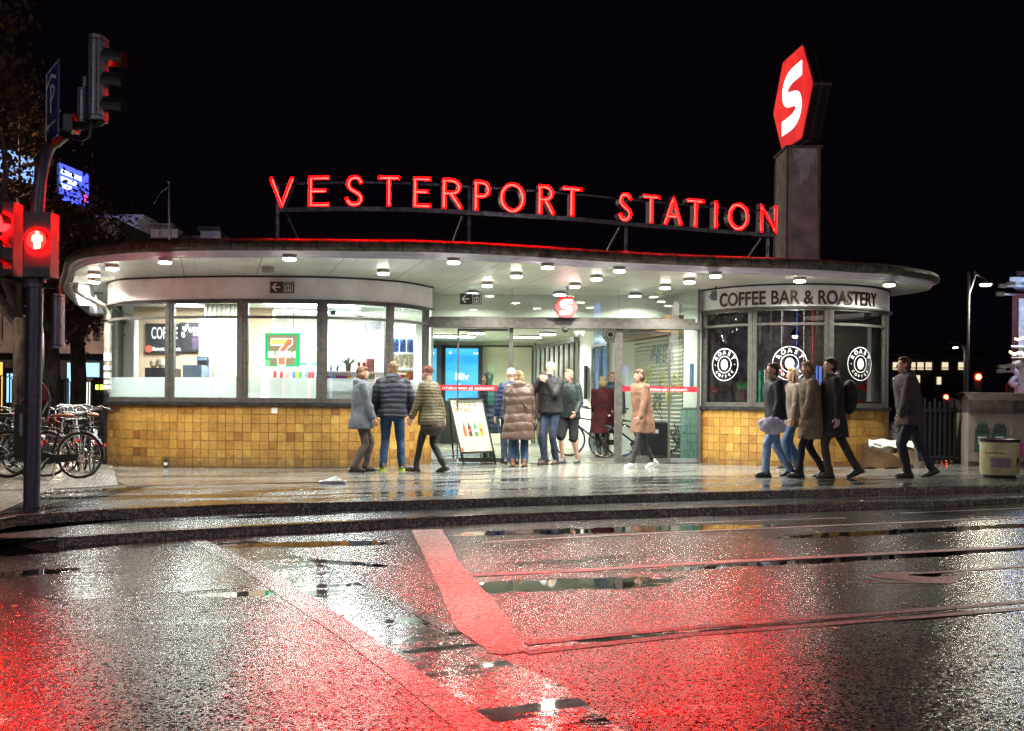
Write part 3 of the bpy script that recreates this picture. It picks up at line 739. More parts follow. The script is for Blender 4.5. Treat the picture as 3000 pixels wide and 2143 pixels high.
drect(mb, 2045, 846, 2051, 1352, DY-.05, DY+.05)
mb.build('door_frame', M['frame'], door_front)
for (x0, x1) in ((1254.5, 1499.5), (1500.5, 1812.5), (1813.5, 2045)):
    mb = MB(); a = at(x0, 900, DY); b_ = at(x1, 900, DY); zb = at(1650, 941, DY).z
    mb.quad((a.x, DY, zb), (b_.x, DY, zb), (b_.x, DY, SOF-.004), (a.x, DY, SOF-.004)); mb.build('pane', M['door_glass'], door_front)
mb = MB()
for x in (1500, 1813): drect(mb, x-.7, 842, x+.7, 941, DY-.006, DY+.006)
mb.build('glass_joint', M['alu'], door_front)
def leaf(x0, x1, ytop, ybot, d, rails):
    lf = local_empty('sliding_door', station)
    mb = MB(); a = at(x0, 1000, d); b_ = at(x1, 1000, d); zt = at(x0, ytop, d).z; zb = at(x0, ybot, d).z
    mb.quad((a.x, d, zb), (b_.x, d, zb), (b_.x, d, zt), (a.x, d, zt)); mb.build('pane', M['door_glass'], lf)
    mb = MB()
    for r_ in rails: drect(mb, *r_, d-.03, d+.03)
    mb.build('frame', M['frame'], lf); return lf
leaf(1340, 1490, 966, 1343, DY-.02, [(1339,964,1343,1345),(1343,964,1490,970),(1343,1342,1490,1354)])
leaf(1823, 1962, 972, 1343, DY-.02, [(1824,972,1962,980),(1959,972,1964,1343),(1823,1343,1962,1355)])
for x0, x1, r_ in ((1254.5,1339,(1254.5,1344,1339,1355)), (1964,2045,(1964,1343,2045,1355))):
    fx = local_empty('fixed_panel', station)
    mb = MB(); a = at(x0, 1000, DY+.03); b_ = at(x1, 1000, DY+.03); zt = at(x0, 962, DY).z; zb = at(x0, 1345, DY).z
    mb.quad((a.x, DY+.03, zb), (b_.x, DY+.03, zb), (b_.x, DY+.03, zt), (a.x, DY+.03, zt)); mb.build('pane', M['door_glass'], fx)
    mb = MB(); drect(mb, *r_, DY, DY+.06); mb.build('frame', M['alu'], fx)
# red strips on the glass with their lettering
def strip_lbl(x0, x1, y0, y1, d, tx, ts):
    mb = MB(); drect(mb, x0, y0, x1, y1, d-.004, d)
    s = mb.build('red_strip', M['red_film'], station)
    mb = MB(); p = at(tx, (y0+y1)/2+1, d-.006); put_text(mb, 'Velkommen på stationen', ts, frame_fn(p, (1,0,0)), bold=0)
    for sx in (-.80, .80):
        c = p + Vector((sx*ts*7.2/1.0*.93, 0, 0)); 
        for k in range(8):
            a0_, a1_ = k*math.pi/4, (k+1)*math.pi/4; r0, r1 = ts*.22, ts*.30
            mb.quad(*[c + Vector((r*math.cos(a), 0, r*math.sin(a))) for r, a in ((r0,a0_),(r1,a0_),(r1,a1_),(r0,a1_))])
    mb.build('lettering', M['letter_white'], s)
strip_lbl(1256, 1489, 1128.5, 1145, DY-.025, 1372, .085)
strip_lbl(1824, 2046, 1133, 1148.5, DY-.025, 1940, .082)

# --- entrance hall
hall = local_empty('entrance_hall', station)
def wall(mb, pts, z0, z1, mi=0):
    for p, q in zip(pts, pts[1:]): mb.quad((p[0],p[1],z0), (q[0],q[1],z0), (q[0],q[1],z1), (p[0],p[1],z1), mi)
CZ = 2.82
mb = MB(); wall(mb, [(-1.50,18.96),(-1.62,20.2),(-2.55,28.5),(.62,28.5)], -.05, SOF); mb.build('hall_wall', M['hall_wall'], hall)
mb = MB(); mb.quad((-3,20.2,CZ),(4,20.2,CZ),(4,20.2,SOF),(-3,20.2,SOF)); mb.quad((-3,20.2,CZ),(4,20.2,CZ),(4,29,CZ),(-3,29,CZ)); mb.build('hall_ceiling', M['hall_ceil'], hall)
mb = MB(); mb.add([Vector((x, y, gz(x)+.008)) for x, y in ((-1.5,18.9),(3.5,18.9),(3.6,22),(2,29),(-3,29))], [(0,1,2,3,4)]); mb.build('hall_floor', M['hall_floor'], hall)
mb = MB(); wall(mb, [(3.50,18.96),(3.30,19.75)], -.05, SOF); wall(mb, [(3.62,19.7),(3.40,19.7)], -.05, SOF); mb.build('side_wall', M['inner_white'], hall)
M['green_tile'] = mat('pale green tiles', (.24,.42,.36), .25, var=.12, scale=9)
m, nt, b = M['green_tile'], M['green_tile'].node_tree, M['green_tile'].node_tree.nodes["Principled BSDF"]
M['pale_tile'] = mat('white green tiles', (.55,.62,.52), .25, var=.06)
SP = Path([(3.497,18.98),(3.30,19.74)])
tiles(Path([(3.44,18.99),(3.25,19.75)]), 0, .78, 1.03, hall, 'tile_dado', mkey='green_tile', wmul=1.0)
mb = MB(); wall(mb, [(3.455,18.99),(3.265,19.75)], -.02, 1.06); mb.build('dado_backing', M['alu'], hall)
# right hall wall: shutter, lift front, white panels, glazed slats
q0 = Vector((3.30,19.75)); q1 = Vector((2.66,22.2)); q2 = Vector((2.16,23.0)); q3 = Vector((1.90,24.0)); q4 = Vector((1.60,24.6)); q5 = Vector((.66,28.5))
mb = MB(); wall(mb, [q1, q2], -.02, CZ); wall(mb, [q4+Vector((.0,0)), q3], -.02, CZ); wall(mb, [q0, q1], 2.50, SOF); mb.build('side_wall', M['inner_white'], hall)
m, nt, b = new_mat('roller shutter'); M['shutter'] = m
b.inputs["Base Color"].default_value = (.50,.52,.47,1); b.inputs["Roughness"].default_value = .45; b.inputs["Metallic"].default_value = .25
sh = local_empty('roller_shutter', hall); ORG[sh.name] = ORG[station.name]
mb = MB(); nsl = 30; d2 = (q1-q0).normalized(); n2 = Vector((-d2.y, d2.x))*-1
for k in range(nsl):
    z0 = .10 + k*.08; 
    for (za, oa, zb, ob) in ((z0, .0, z0+.055, .022), (z0+.055, .022, z0+.08, .0)):
        a = q0 - n2*oa*-1; 
        pa = q0 + Vector((-.98,-.2))*oa; pb = q1 + Vector((-.98,-.2))*oa; pc = q1 + Vector((-.98,-.2))*ob; pd = q0 + Vector((-.98,-.2))*ob
        mb.quad((pa.x,pa.y,za),(pb.x,pb.y,za),(pc.x,pc.y,zb),(pd.x,pd.y,zb))
mb.build('slats', M['shutter'], sh)
M['graf_yellow'] = mat('yellow spray paint', (.60,.58,.12), .5, var=.3); M['graf_black'] = mat('black spray paint', (.03,.03,.03), .5); M['graf_blue'] = mat('blue spray paint', (.10,.22,.55), .5)
off = Vector((-.98,-.2))*.03
def sfn(u, z): p = q1.lerp(q0, u) + off; return Vector((p.x, p.y, z))
def scribble(name, mk, strokes, w):
    mb = MB()
    for st in strokes:
        P_ = catmull(st, 5)
        for a, b_ in zip(P_, P_[1:]):
            A_, B_ = sfn(*a), sfn(*b_); mb.bar(A_, B_, w, .006, up=(-.95,-.25,0))
    mb.build(name, M[mk], sh)
rg = random.Random(5)
def loops(u0, z0, n, du, h):
    out = []; 
    for k in range(n):
        u = u0 + k*du; out.append([(u, z0), (u+du*.1, z0+h), (u+du*.5, z0+h*.9), (u+du*.45, z0+h*.45), (u+du*.1, z0+h*.4), (u+du*.7, z0-h*.1)])
    return out
scribble('graffiti', 'graf_black', loops(.42, 2.12, 4, .11, .20) + loops(.50, 1.93, 3, .13, .16), .012)
scribble('graffiti', 'graf_blue', loops(.38, 2.02, 2, .12, .2), .014)
scribble('graffiti', 'graf_yellow', [[(.30,1.0),(.28,1.4),(.30,1.82),(.38,1.85),(.36,1.5)], [(.55,1.0),(.56,1.4),(.62,1.8),(.70,1.4),(.72,1.1)], [(.78,1.1),(.80,1.5),(.9,1.75),(.95,1.3)]], .05)
scribble('graffiti', 'graf_black', loops(.45, 1.0, 2, .1, .3) + [[(.56,.95),(.62,.8),(.58,.6),(.66,.5)]], .018)
scribble('graffiti', 'graf_black', [[(.86,.75),(.90,.6),(.84,.5),(.92,.35),(.86,.2)], [(.92,.7),(.96,.5),(.9,.3)], [(.83,.45),(.96,.3),(.84,.22)]], .03)
# wooden sign box above the shutter
mb = MB()
def wbox(u0, u1, z0, z1, o0, o1, mbx):
    p = q1.lerp(q0, u0); q = q1.lerp(q0, u1); v = Vector((-.98,-.2))
    a, b_, c, d = p+v*o1, q+v*o1, q+v*o0, p+v*o0
    vs = [Vector((*t, z0)) for t in (a, b_, c, d)] + [Vector((*t, z1)) for t in (a, b_, c, d)]
    mbx.add(vs, [(0,3,2,1),(4,5,6,7),(0,1,5,4),(1,2,6,5),(2,3,7,6),(3,0,4,7)])
wbox(-.25, 1.0, 2.48, 2.84, 0.0, .26, mb); mb.build('wooden_fascia', M['wood'], hall)
mb = MB(); v2 = Vector((-.98,-.2,0))
p = Vector((*q1.lerp(q0, .45), 2.62)) + v2*.265; put_text(mb, 'COFFEE & ROASTERY', .16, frame_fn(p, Vector((*(q0-q1), 0)), off=.0), bold=.004); mb.build('sign_lettering', M['letter_black'], hall)
# lift front
M['steel_blue'] = mat('blue steel panels', (.30,.42,.58), .22, metal=.7, var=.15, scale=2)
mb = MB(); wall(mb, [q3, q2], -.02, 2.42); wall(mb, [q3, q2], 2.5, CZ); mb.build('lift_front', M['steel_blue'], hall)
mb = MB()
for q in (q2, q3, q2.lerp(q3, .5)): mb.box((q.x-.03, q.y-.02, 1.2), (.045, .045, 2.44))
mb.box(((q2.x+q3.x)/2-.03, (q2.y+q3.y)/2-.02, 2.46), (.05, 1.1, .06), rz=math.atan2(q3.y-q2.y, q3.x-q2.x)-math.pi/2)
mb.build('lift_frame', M['alu'], hall)
# glazed slats with a tiled dado
mb = MB(); wall(mb, [q5, q4], -.02, 1.05); mb.build('dado_backing', M['alu'], hall)
tiles(Path([q5+Vector((-.01,-.01)), q4+Vector((-.01,-.01))]), 0, (q4-q5).length, 1.05, hall, 'tile_dado', mkey='pale_tile', zbot=0)
mb = MB(); n = 9
M['dark_glass'] = mat('dark glazing', (.05,.055,.05), .1, spec=.8)
wall(mb, [q5, q4], 1.05, 2.60); mb.build('dark_glazing', M['dark_glass'], hall)
mb = MB()
for k in range(n+1):
    q = q5.lerp(q4, k/n); mb.box((q.x-.05, q.y-.03, 1.83), (.07, .05, 1.6), rz=-.2)
mb.box(((q5.x+q4.x)/2-.05, (q5.y+q4.y)/2, 2.66), (.16, (q5-q4).length, .12), rz=math.atan2(q4.y-q5.y, q4.x-q5.x)+math.pi/2)
mb.build('glazing_bars', M['alu'], hall)
mb = MB(); wall(mb, [q5, q4], 2.7, CZ); mb.build('side_wall', M['hall_wall'], hall)
mb = MB(); mb.box((.74, 28.1, 1.4), (.16, .12, 2.7)); mb.build('tiled_pillar', M['green_tile'], hall)
mb = MB(); mb.box((.56, 28.44, 1.38), (.05, .06, 2.7)); mb.box((-.98, 28.46, 2.70), (3.3, .05, .05)); mb.build('wall_trim', M['frame'], hall)
mb = MB(); mb.box((3.39, 19.35, 1.66), (.03, .13, .45), rz=.2); mb.build('call_panel', mat('blue call panel', (.05,.16,.35), .3), hall)
mb = MB(); mb.box((1.73, 24.2, 1.62), (.05, .12, .8), rz=.3); mb.build('wall_slot', M['black'], hall)
# two lit advertising screens standing at the back of the hall
M['screen_blue'] = emis('bright blue screen', (.02,.36,.85), 1.0, (0,.01,.02))
m = M['screen_blue']; nt = m.node_tree; b = nt.nodes["Principled BSDF"]; g_ = N(nt, "ShaderNodeNewGeometry"); nn = N(nt, "ShaderNodeTexNoise"); nn.inputs["Scale"].default_value = 1.1
mpx = N(nt, "ShaderNodeMapping"); mpx.inputs["Scale"].default_value = (.6,1,2.2); nt.links.new(g_.outputs["Position"], mpx.inputs[0]); nt.links.new(mpx.outputs[0], nn.inputs[0])
nt.links.new(mixc(nt, mapr(nt, nn.outputs[0], .35, .65), (.01,.30,.80), (.06,.45,.82)), b.inputs["Emission Color"])
def screen(x0, x1, y0, y1, d, txt, lbl):
    a = at(x0, y0, d); b_ = at(x1, y1, d); zt = a.z; w_ = b_.x-a.x; cx = (a.x+b_.x)/2; zb = max(.25, b_.z)
    t = thing('advertising_screen', lbl, 'screen', (cx, d, .02))
    mb = MB(); mb.box((cx, d+.06, (zt+.08+.02)/2), (w_+.24, .10, zt+.08-.02)); mb.build('housing', M['black'], t)
    mb = MB(); mb.quad((a.x, d, zb), (b_.x, d, zb), (b_.x, d, zt), (a.x, d, zt)); dsp = mb.build('display', M['screen_blue'], t)
    mb = MB(); 
    for s_, dx, dz, sz in txt: put_text(mb, s_, sz, frame_fn((cx+dx, d-.006, zt-dz), (1,0,0)), bold=.006*sz/.25)
    mb.build('lettering', emis('screen lettering', (1,1,1), 1.1) if 'scrl' not in M else M['scrl'], dsp)
screen(1306, 1400, 1021, 1175, 28.2, [('Bliv', 0, .78, .26), ('vaccineret', 0, 1.06, .26), ('>', .35, .14, .12), ('<', .42, .14, .12), ('=', -.32, .13, .14)], 'tall blue lit advertising screen reading Bliv vaccineret, behind the left sliding door')
screen(1200, 1278, 1021, 1175, 27.6, [('>', .2, .14, .12), ('<', .28, .14, .12)], 'second blue advertising screen, partly hidden by the shop wall')

# ------------------------------------------------------------------ ceiling lights
def ceiling_light(name, x, y, z, lbl, grp, r=.095, h=.085, power=22, col=(1,.96,.86), glow='lamp_glow'):
    t = thing(name, lbl, 'ceiling light', (x, y, z), group=grp)
    mb = MB(); mb.lathe([(r*1.12, 0), (r*1.12, -.012), (r, -.014), (r, -h*.68), (r*.96, -h*.7)], (x, y, z-.001)); mb.build('housing', M['lamp_body'], t, smooth='auto')
    mb = MB(); mb.lathe([(r*.95, -h*.66), (r*.97, -h*.95), (r*.9, -h), (.0, -h-.004)], (x, y, z)); mb.build('diffuser', M[glow] if power else M['lamp_body'], t, smooth='auto')
    if power:
        l = bpy.data.lights.new('lamp_light', 'AREA'); l.shape = 'DISK'; l.size = r*1.9; l.energy = power; l.color = col; l.spread = R(152)
        o = bpy.data.objects.new('lamp_light', l); C.objects.link(o); o.parent = t; o.location = (0, 0, -h-.012); tag(o, kind='helper') if False else None
cl = [(329,791,'first'),(484,772.6,0),(276,811,0),(276,830.6,0),(784.5,799,'off'),(848,763,0),(1123,805.5,0),(1329,773,0),(1512.6,814,0),(1604,788,0),(1427.5,841,0),(1683.6,844,0),(1747,822,0),(1814.6,798,0),(1948.7,847.6,0),(2020,830.6,0),(2096,813,0),(2343,827.5,0),(2605,839,0)]
where = ['above the left end of the shop fascia', 'above the last upper pane of the shop, near the canopy front', 'at the left tip of the canopy, outer of two', 'at the left tip of the canopy, inner of two',
 'unlit, above the lift sign on the shop fascia', 'at the canopy front above the lift sign', 'above the narrow right window of the shop', 'at the canopy front left of the entrance', 'above the left part of the entrance, middle row', 'at the canopy front above the hanging hexagon sign',
 'next to the glass, above the second lift sign', 'next to the glass, right above the hanging hexagon sign', 'one row in front of the light above the hexagon sign', 'at the canopy front right of the hexagon sign', 'next to the glass, right of the hexagon sign', 'second from the glass, left of the coffee bar fascia', 'at the canopy front left of the coffee bar fascia', 'above the middle of the coffee bar lettering', 'above the last letters of the coffee bar lettering']
for (x, y, f_), wh in zip(cl, where):
    p = atz(x, y, SOF-.085)
    ceiling_light('ceiling_light', p.x, p.y, SOF, 'round ceiling light ' + wh, 'round lights under the canopy', power=0 if f_ == 'off' else 42)
k = 0
for (x, y, lbl) in ((1365,987,'just left of the sliding door frame'),(1330,994,'above the left blue screen'),(1303,1002,'farthest left at the back of the hall'),(1380,1003,'over the back wall of the hall'),(1525,998,'above the left end of the slatted glazing'),(1563,990,'above the slatted glazing'),(1605,980,'nearest above the slatted glazing'),(1394,977,'above the right half of the left sliding door')):
    p = atz(x, y, CZ-.05); p.x = max(-1.9, p.x)
    ceiling_light('ceiling_light', p.x, min(p.y, 25.6), CZ, 'flat round light in the hall ceiling, ' + lbl, 'lights in the hall ceiling', r=.2, h=.07, power=30, col=(.98,1,.80), glow='lamp_cool')
for (x, y, lbl) in ((1640,862,'left of the hanging hexagon sign'),(1860,866,'over the right panes'),(1385,859,'over the second lift sign')):
    p = atz(x, y, SOF-.05); ceiling_light('ceiling_light', p.x, p.y, SOF-.02, 'round light behind the glass ' + lbl, 'lights just inside the entrance glass', r=.12, h=.06, power=26, col=(.95,1,.85), glow='lamp_cool')
# ------------------------------------------------------------------ shop behind the left windows
shop = local_empty('shop_interior', station)
SCZ = 2.98
mb = MB(); wall(mb, [(-8.6,22.6),(-1.75,22.6),(-1.56,19.3),(-1.52,19.05)], -.1, SCZ); mb.build('shop_wall', M['inner_white'], shop)
mb = MB(); mb.add([Vector((x, y, SCZ)) for x, y in ((-8.6,22.6),(-7.6,19.9),(-7.2,18.7),(-6.4,18.05),(-5.3,17.72),(-4.3,17.62),(-3.0,17.7),(-2.0,18.2),(-1.55,19.0),(-1.75,22.6))], [tuple(range(10))]); mb.build('shop_ceiling', M['inner_white'], shop)
mb = MB(); mb.add([Vector((x, y, .0+gz(x))) for x, y in ((-8.6,22.6),(-7.7,19.9),(-7.25,18.8),(-6.4,18.05),(-5.3,17.72),(-4.3,17.62),(-3.0,17.7),(-2.0,18.2),(-1.55,19.0),(-1.75,22.6))], [tuple(range(10))[::-1]]); mb.build('shop_floor', M['hall_floor'], shop)
mb = MB(); mb.box((-6.2, 20.55, 1.5), (2.8, .1, 2.96)); mb.build('timber_wall', M['wood_light'], shop)
a = at(600, 1000, 19.6); b_ = at(692, 1000, 19.6)
mb = MB()
for k in range(14):
    x0 = a.x + (b_.x-a.x)*k/14; mb.tube([(x0+.02, 19.6+.03*(k % 2), .05), (x0+.02, 19.6+.03*(k % 2), SCZ-.01)], .030, n=8)
mb.build('curtain', M['curtain'], shop, smooth=True)
mb = MB(); drect(mb, 392, 935, 400, 1170, 20.3, 20.4); drect(mb, 583, 930, 598, 1170, 19.9, 20.0); mb.build('pillar', M['inner_white'], shop)
# ceiling panels that light the shop
M['shop_glow'] = emis('shop ceiling light', (.92,1.0,.98), 7.0)
for i, (x, y, sx, sy) in enumerate(((-6.3,19.3,.6,1.2),(-5.0,18.9,1.2,.3),(-3.9,19.3,1.5,.3),(-2.7,19.2,1.2,.3),(-4.9,20.7,1.2,.3),(-3.7,20.9,1.2,.3),(-2.5,20.9,1.2,.3))):
    t = thing('shop_ceiling_light', ['square light panel in the shop ceiling behind the coffee poster', 'long shop ceiling light left of the hanging green sign', 'long shop ceiling light above the hanging green sign', 'long shop ceiling light above the potted aloe', 'rear shop ceiling light at the left', 'rear shop ceiling light in the middle', 'rear shop ceiling light at the right'][i], 'ceiling light', (x, y, SCZ), group='shop ceiling lights')
    mb = MB(); mb.box((x, y, SCZ-.02), (sx+.04, sy+.04, .03)); mb.build('housing', M['white_dots'], t)
    mb = MB(); mb.box((x, y, SCZ-.043), (sx, sy, .012)); mb.build('diffuser', M['shop_glow'], t)
    l = bpy.data.lights.new('lamp_light', 'AREA'); l.shape = 'RECTANGLE'; l.size = sx; l.size_y = sy; l.energy = 70; l.color = (.90,1.0,.98)
    o = bpy.data.objects.new('lamp_light', l); C.objects.link(o); o.parent = t; o.location = (0, 0, -.06)
for (x, y, n_) in ((1108,929,'nearest the right window'),(1060,927,'next to the dome camera'),(800,935,'above the green sign'),(640,932,'above the curtain')):
    p = atz(x, y, SCZ-.03); t = thing('ceiling_vent', 'slotted shop ceiling vent ' + n_, 'vent', (p.x, p.y, SCZ), group='shop ceiling vents')
    mb = MB(); mb.lathe([(.17,0),(.17,-.012),(.12,-.03),(.02,-.035)], p+Vector((0,0,.029)), n=20); mb.build('cover', M['alu'], t)
    mb = MB(); mb.lathe([(.10,-.033),(.09,-.04),(.01,-.041)], p+Vector((0,0,.029)), n=20); mb.build('grille', M['black'], t)
def board(name, lbl, x0, y0, x1, y1, d, mk, texts=(), frame=None, cat='poster', rest=None):
    a = at(x0, y0, d); b_ = at(x1, y1, d); cx = (a.x+b_.x)/2; t = thing(name, lbl, cat, (cx, d, b_.z))
    w_, h_ = b_.x-a.x, a.z-b_.z
    mb = MB(); mb.box((cx, d+.02, (a.z+b_.z)/2), (w_, .03, h_)); pn = mb.build('panel', M[mk], t)
    for mk2, rows in texts:
        mb = MB()
        for s_, u, v, sz, kw in rows: put_text(mb, s_, sz, frame_fn((a.x+u*w_, d-.002, a.z-v*h_), (1,0,0)), **kw)
        mb.build('lettering', M[mk2], pn)
    if frame:
        mb = MB(); f_ = .03
        mb.box((cx, d+.01, a.z), (w_+f_*2, .05, f_)); mb.box((cx, d+.01, b_.z), (w_+f_*2, .05, f_)); mb.box((a.x-f_/2, d+.012, (a.z+b_.z)/2), (f_, .05, h_-f_)); mb.box((b_.x+f_/2, d+.012, (a.z+b_.z)/2), (f_, .05, h_-f_)); mb.build('frame', M[frame], t)
    return t, pn, a, w_, h_
t, pn, a, w_, h_ = board('coffee_poster', 'black coffee board with white lettering on the timber wall', 427, 948, 524, 1036, 20.42, 'poster_dark',
    [('letter_white', [('COFFEE', .56, .34, .33, dict(sx=.46, bold=.004)), ('Økologisk og Fairtrade', .62, .86, .10, dict(sx=.62, bold=.002))])])
mb = MB(); c = Vector((a.x+.10*w_, 20.42-.004, a.z-.86*h_)); mb.prism([(.075*math.cos(k*math.pi/8), .075*math.sin(k*math.pi/8)) for k in range(16)], lambda u, v, dd: c+Vector((u, dd, v)), 0, -.004); mb.build('red_emblem', M['letter_red'], pn)
t, pn, a, w_, h_ = board('coffee_poster', 'black board headed Værdikort with two cups drawn on it, left of the beige curtain', 526, 945, 618, 1032, 20.42, 'poster_dark',
    [('letter_white', [('VÆRDIKORT', .70, .26, .15, dict(sx=.62, bold=.003)), ('10 KOPPER 100,-', .72, .42, .085, dict(sx=.62))])])
mb = MB()
for (cu, cv, ang) in ((.16,.22,.6),(.24,.14,-.3),(.12,.42,.3)):
    c = Vector((a.x+cu*w_, 20.416, a.z-cv*h_)); mb.prism([(.035*math.cos(k*math.pi/8), .055*math.sin(k*math.pi/8)) for k in range(16)], lambda u, v, dd: c+Vector((u*math.cos(ang)-v*math.sin(ang), dd, u*math.sin(ang)+v*math.cos(ang))), 0, -.003)
mb.build('coffee_beans', M['letter_white'], pn)
mb = MB()
for cu, r_ in ((.50,.07),(.68,.055)):
    c = Vector((a.x+cu*w_, 20.416, a.z-.72*h_)); mb.prism([(-r_*.7,-.12),(r_*.7,-.12),(r_,.12),(-r_,.12)], lambda u, v, dd: c+Vector((u, dd, v)), 0, -.003)
mb.build('cup_pictures', mat('dim purple cup picture', (.10,.06,.12), .4), pn)
M['bread'] = mat('bread picture', (.55,.33,.17), .5, var=.3, scale=20)
t, pn, a, w_, h_ = board('menu_board', 'white food board left of the hanging green sign', 700, 1003, 762, 1056, 21.6, 'poster_white', [('letter_black', [('BLANDSGRIS', .42, .16, .12, dict(sx=.6)), ('OG', .2, .30, .12, dict(sx=.6))])], 'alu')
mb = MB(); c = Vector((a.x+.6*w_, 21.59, a.z-.7*h_)); mb.box(c, (.34,.012,.07), M=Matrix.Rotation(R(28), 3, 'Y')); mb.box(c+Vector((-.02,-.004,.11)), (.2,.012,.07), M=Matrix.Rotation(R(50), 3, 'Y')); mb.build('food_picture', M['bread'], pn)
t, pn, a, w_, h_ = board('menu_board', 'white food board right of the hanging green sign, with a price and pastries', 872, 1003, 932, 1060, 21.6, 'poster_white', [('letter_black', [('MORGENMAD TIL KAF', .42, .13, .105, dict(sx=.6)), ('-15.-', .2, .55, .15, dict(sx=.7, bold=.003)), ('ØKOLOGISK KAFFE', .32, .30, .055, dict(sx=.6))])], 'alu')
mb = MB()
for k in range(5): mb.ell((a.x+(.55+.09*k)*w_, 21.59, a.z-(.62+.06*(k % 2))*h_), (.06,.012,.10))
mb.build('food_picture', M['bread'], pn)
# hanging sign with a large 7 on green
M['sign_green'] = emis('lit green acrylic', (.0,.42,.12), 1.0, (.02,.35,.10)); M['sign_olive'] = emis('lit olive acrylic', (.30,.24,.15), .75, (.2,.17,.1))
M['sign_orange'] = emis('orange neon panel', (1,.50,.13), 1.3); M['sign_red'] = emis('red neon panel', (1,.16,.07), 1.1); M['sign_white'] = emis('white neon outline', (1,.9,.85), 2.2); M['sign_gw'] = emis('green white neon', (.65,1,.80), 1.7)
D7 = 18.35; a = at(777, 976, D7); b_ = at(877, 1075, D7); W7, H7 = b_.x-a.x, a.z-b_.z
t = thing('hanging_shop_sign', 'square green lit sign with an orange and red 7 hanging in the shop window', 'sign', ((a.x+b_.x)/2, D7, b_.z))
f7 = lambda u, v, dd=0.0: Vector((a.x+u*W7, D7+dd, b_.z+v*H7))
mb = MB(); mb.prism([(0,0),(1,0),(1,1),(0,1)], f7, 0, .10); pnl = mb.build('panel', M['sign_green'], t)
mb = MB(); mb.prism([(.15,.05),(.87,.05),(.93,.92),(.90,.94),(.10,.94),(.07,.92)], f7, -.001, -.006); mb.build('inner_field', M['sign_olive'], pnl)
top7 = [(.18,.64),(.18,.82),(.80,.82),(.79,.66),(.70,.64)]; 
mb = MB(); mb.prism([(.18,.64),(.18,.82),(.66,.82),(.55,.64)], f7, -.008, -.014); mb.build('digit_top', M['sign_orange'], pnl)
mb = MB(); mb.prism([(.66,.82),(.80,.82),(.79,.66),(.66,.56),(.60,.44),(.40,.44),(.44,.54),(.55,.64)], f7, -.008, -.014); mb.prism([(.38,.04),(.60,.04),(.60,.26),(.38,.26)], f7, -.008, -.014); mb.build('digit_leg', M['sign_red'], pnl)
mb = MB()
for st in ([(.18,.64),(.18,.83),(.80,.83),(.79,.66),(.66,.56),(.60,.44),(.40,.44),(.45,.54),(.55,.64),(.18,.64)], [(.38,.27),(.38,.04),(.60,.04),(.60,.27)]): mb.tube([f7(u, v, -.02) for u, v in st], .006, n=6)
mb.build('digit_outline', M['sign_white'], pnl)
mb = MB(); put_text(mb, 'ELEVEN', .135, frame_fn(f7(.49,.35,-.022), (1,0,0)), bold=.009, sx=1.08); mb.build('lettering', M['sign_gw'], pnl)
mb = MB()
for u in (.2,.8): mb.tube([f7(u,1,.05), Vector((f7(u,1).x, D7+.05, SCZ))], .004, n=5)
mb.build('hanging_wire', M['black'], t)
# window counter and shelves
t = thing('window_counter', 'white counter with small shelves along the shop window', 'counter', (-2.9, 18.7, 0))
mb = MB()
a0_, b0_ = onx(948, LW.p), onx(1238, LW.p)
k = 24
for (o0, o1, z0, z1) in ((-.34,-.50,1.47,1.50),(-.36,-.50,1.62,1.65)):
    A_ = ring(LW, k, o0, z0, a0_, b0_); B_ = ring(LW, k, o0, z1, a0_, b0_); C_ = ring(LW, k, o1, z0, a0_, b0_); D_ = ring(LW, k, o1, z1, a0_, b0_)
    mb.strip(A_, B_); mb.strip(B_, D_); mb.strip(C_, A_)
mb.strip(ring(LW, k, -.50, .1, a0_, b0_), ring(LW, k, -.50, 1.30, a0_, b0_)); mb.strip(ring(LW, k, -.50, 1.52, a0_, b0_), ring(LW, k, -.50, 1.64, a0_, b0_)); mb.build('counter_body', M['inner_white'], t)
def prod(name, lbl, cat, px, w_, h_, z, out, mk, grp, shape='box'):
    s_ = onx(px, LW.p); p = LW.pt(s_, out, z); rz = math.atan2(LW.dir(s_).y, LW.dir(s_).x)
    mb = MB()
    if shape == 'box': mb.box(p+Vector((0,0,h_/2)), (w_, .10, h_), rz=rz)
    else: mb.lathe([(w_*.42,0),(w_*.5,h_*.9),(w_*.53,h_*.92),(w_*.53,h_)], p, n=14)
    o = mb.build(name, M[mk]); tag(o, lbl, cat, grp)
for nm, c_ in (('p_red',(.55,.04,.04)),('p_blue',(.12,.40,.62)),('p_purple',(.28,.02,.18)),('p_yellow',(.70,.42,.02)),('p_green',(.05,.30,.14)),('p_pink',(.62,.22,.22)),('p_cream',(.70,.62,.45)),('p_navy',(.05,.12,.35)),('p_white',(.7,.72,.7)),('p_tan',(.60,.36,.14))):
    M[nm] = mat('packaging '+nm[2:], c_, .35, var=.35, scale=35)
for px, wd, hh, mk, w in ((962,.10,.06,'p_red','red'),(980,.13,.055,'p_blue','pale blue'),(1008,.20,.065,'p_purple','purple'),(1034,.12,.065,'p_yellow','yellow'),(1086,.12,.10,'p_red','dark red'),(1098,.06,.11,'p_green','green and white'),(1112,.10,.11,'p_green','dark green')):
    prod('snack_box', f'{w} snack box on the counter ' + ('left of the woman in the grey parka' if px < 1040 else 'between the two waiting people'), 'box', px, wd, hh, 1.502, -.40, mk, 'packets on the window counter')
for px, z, i in ((1069,1.652,0),(1069,1.735,1),(1087,1.652,2),(1087,1.735,3)):
    prod('paper_cup', 'red paper cup, ' + ['lower left','upper left','lower right','upper right'][i] + ' of four stacked over the counter', 'cup', px, .065, .078, z, -.42, 'p_red', 'red cups over the counter', 'cup')
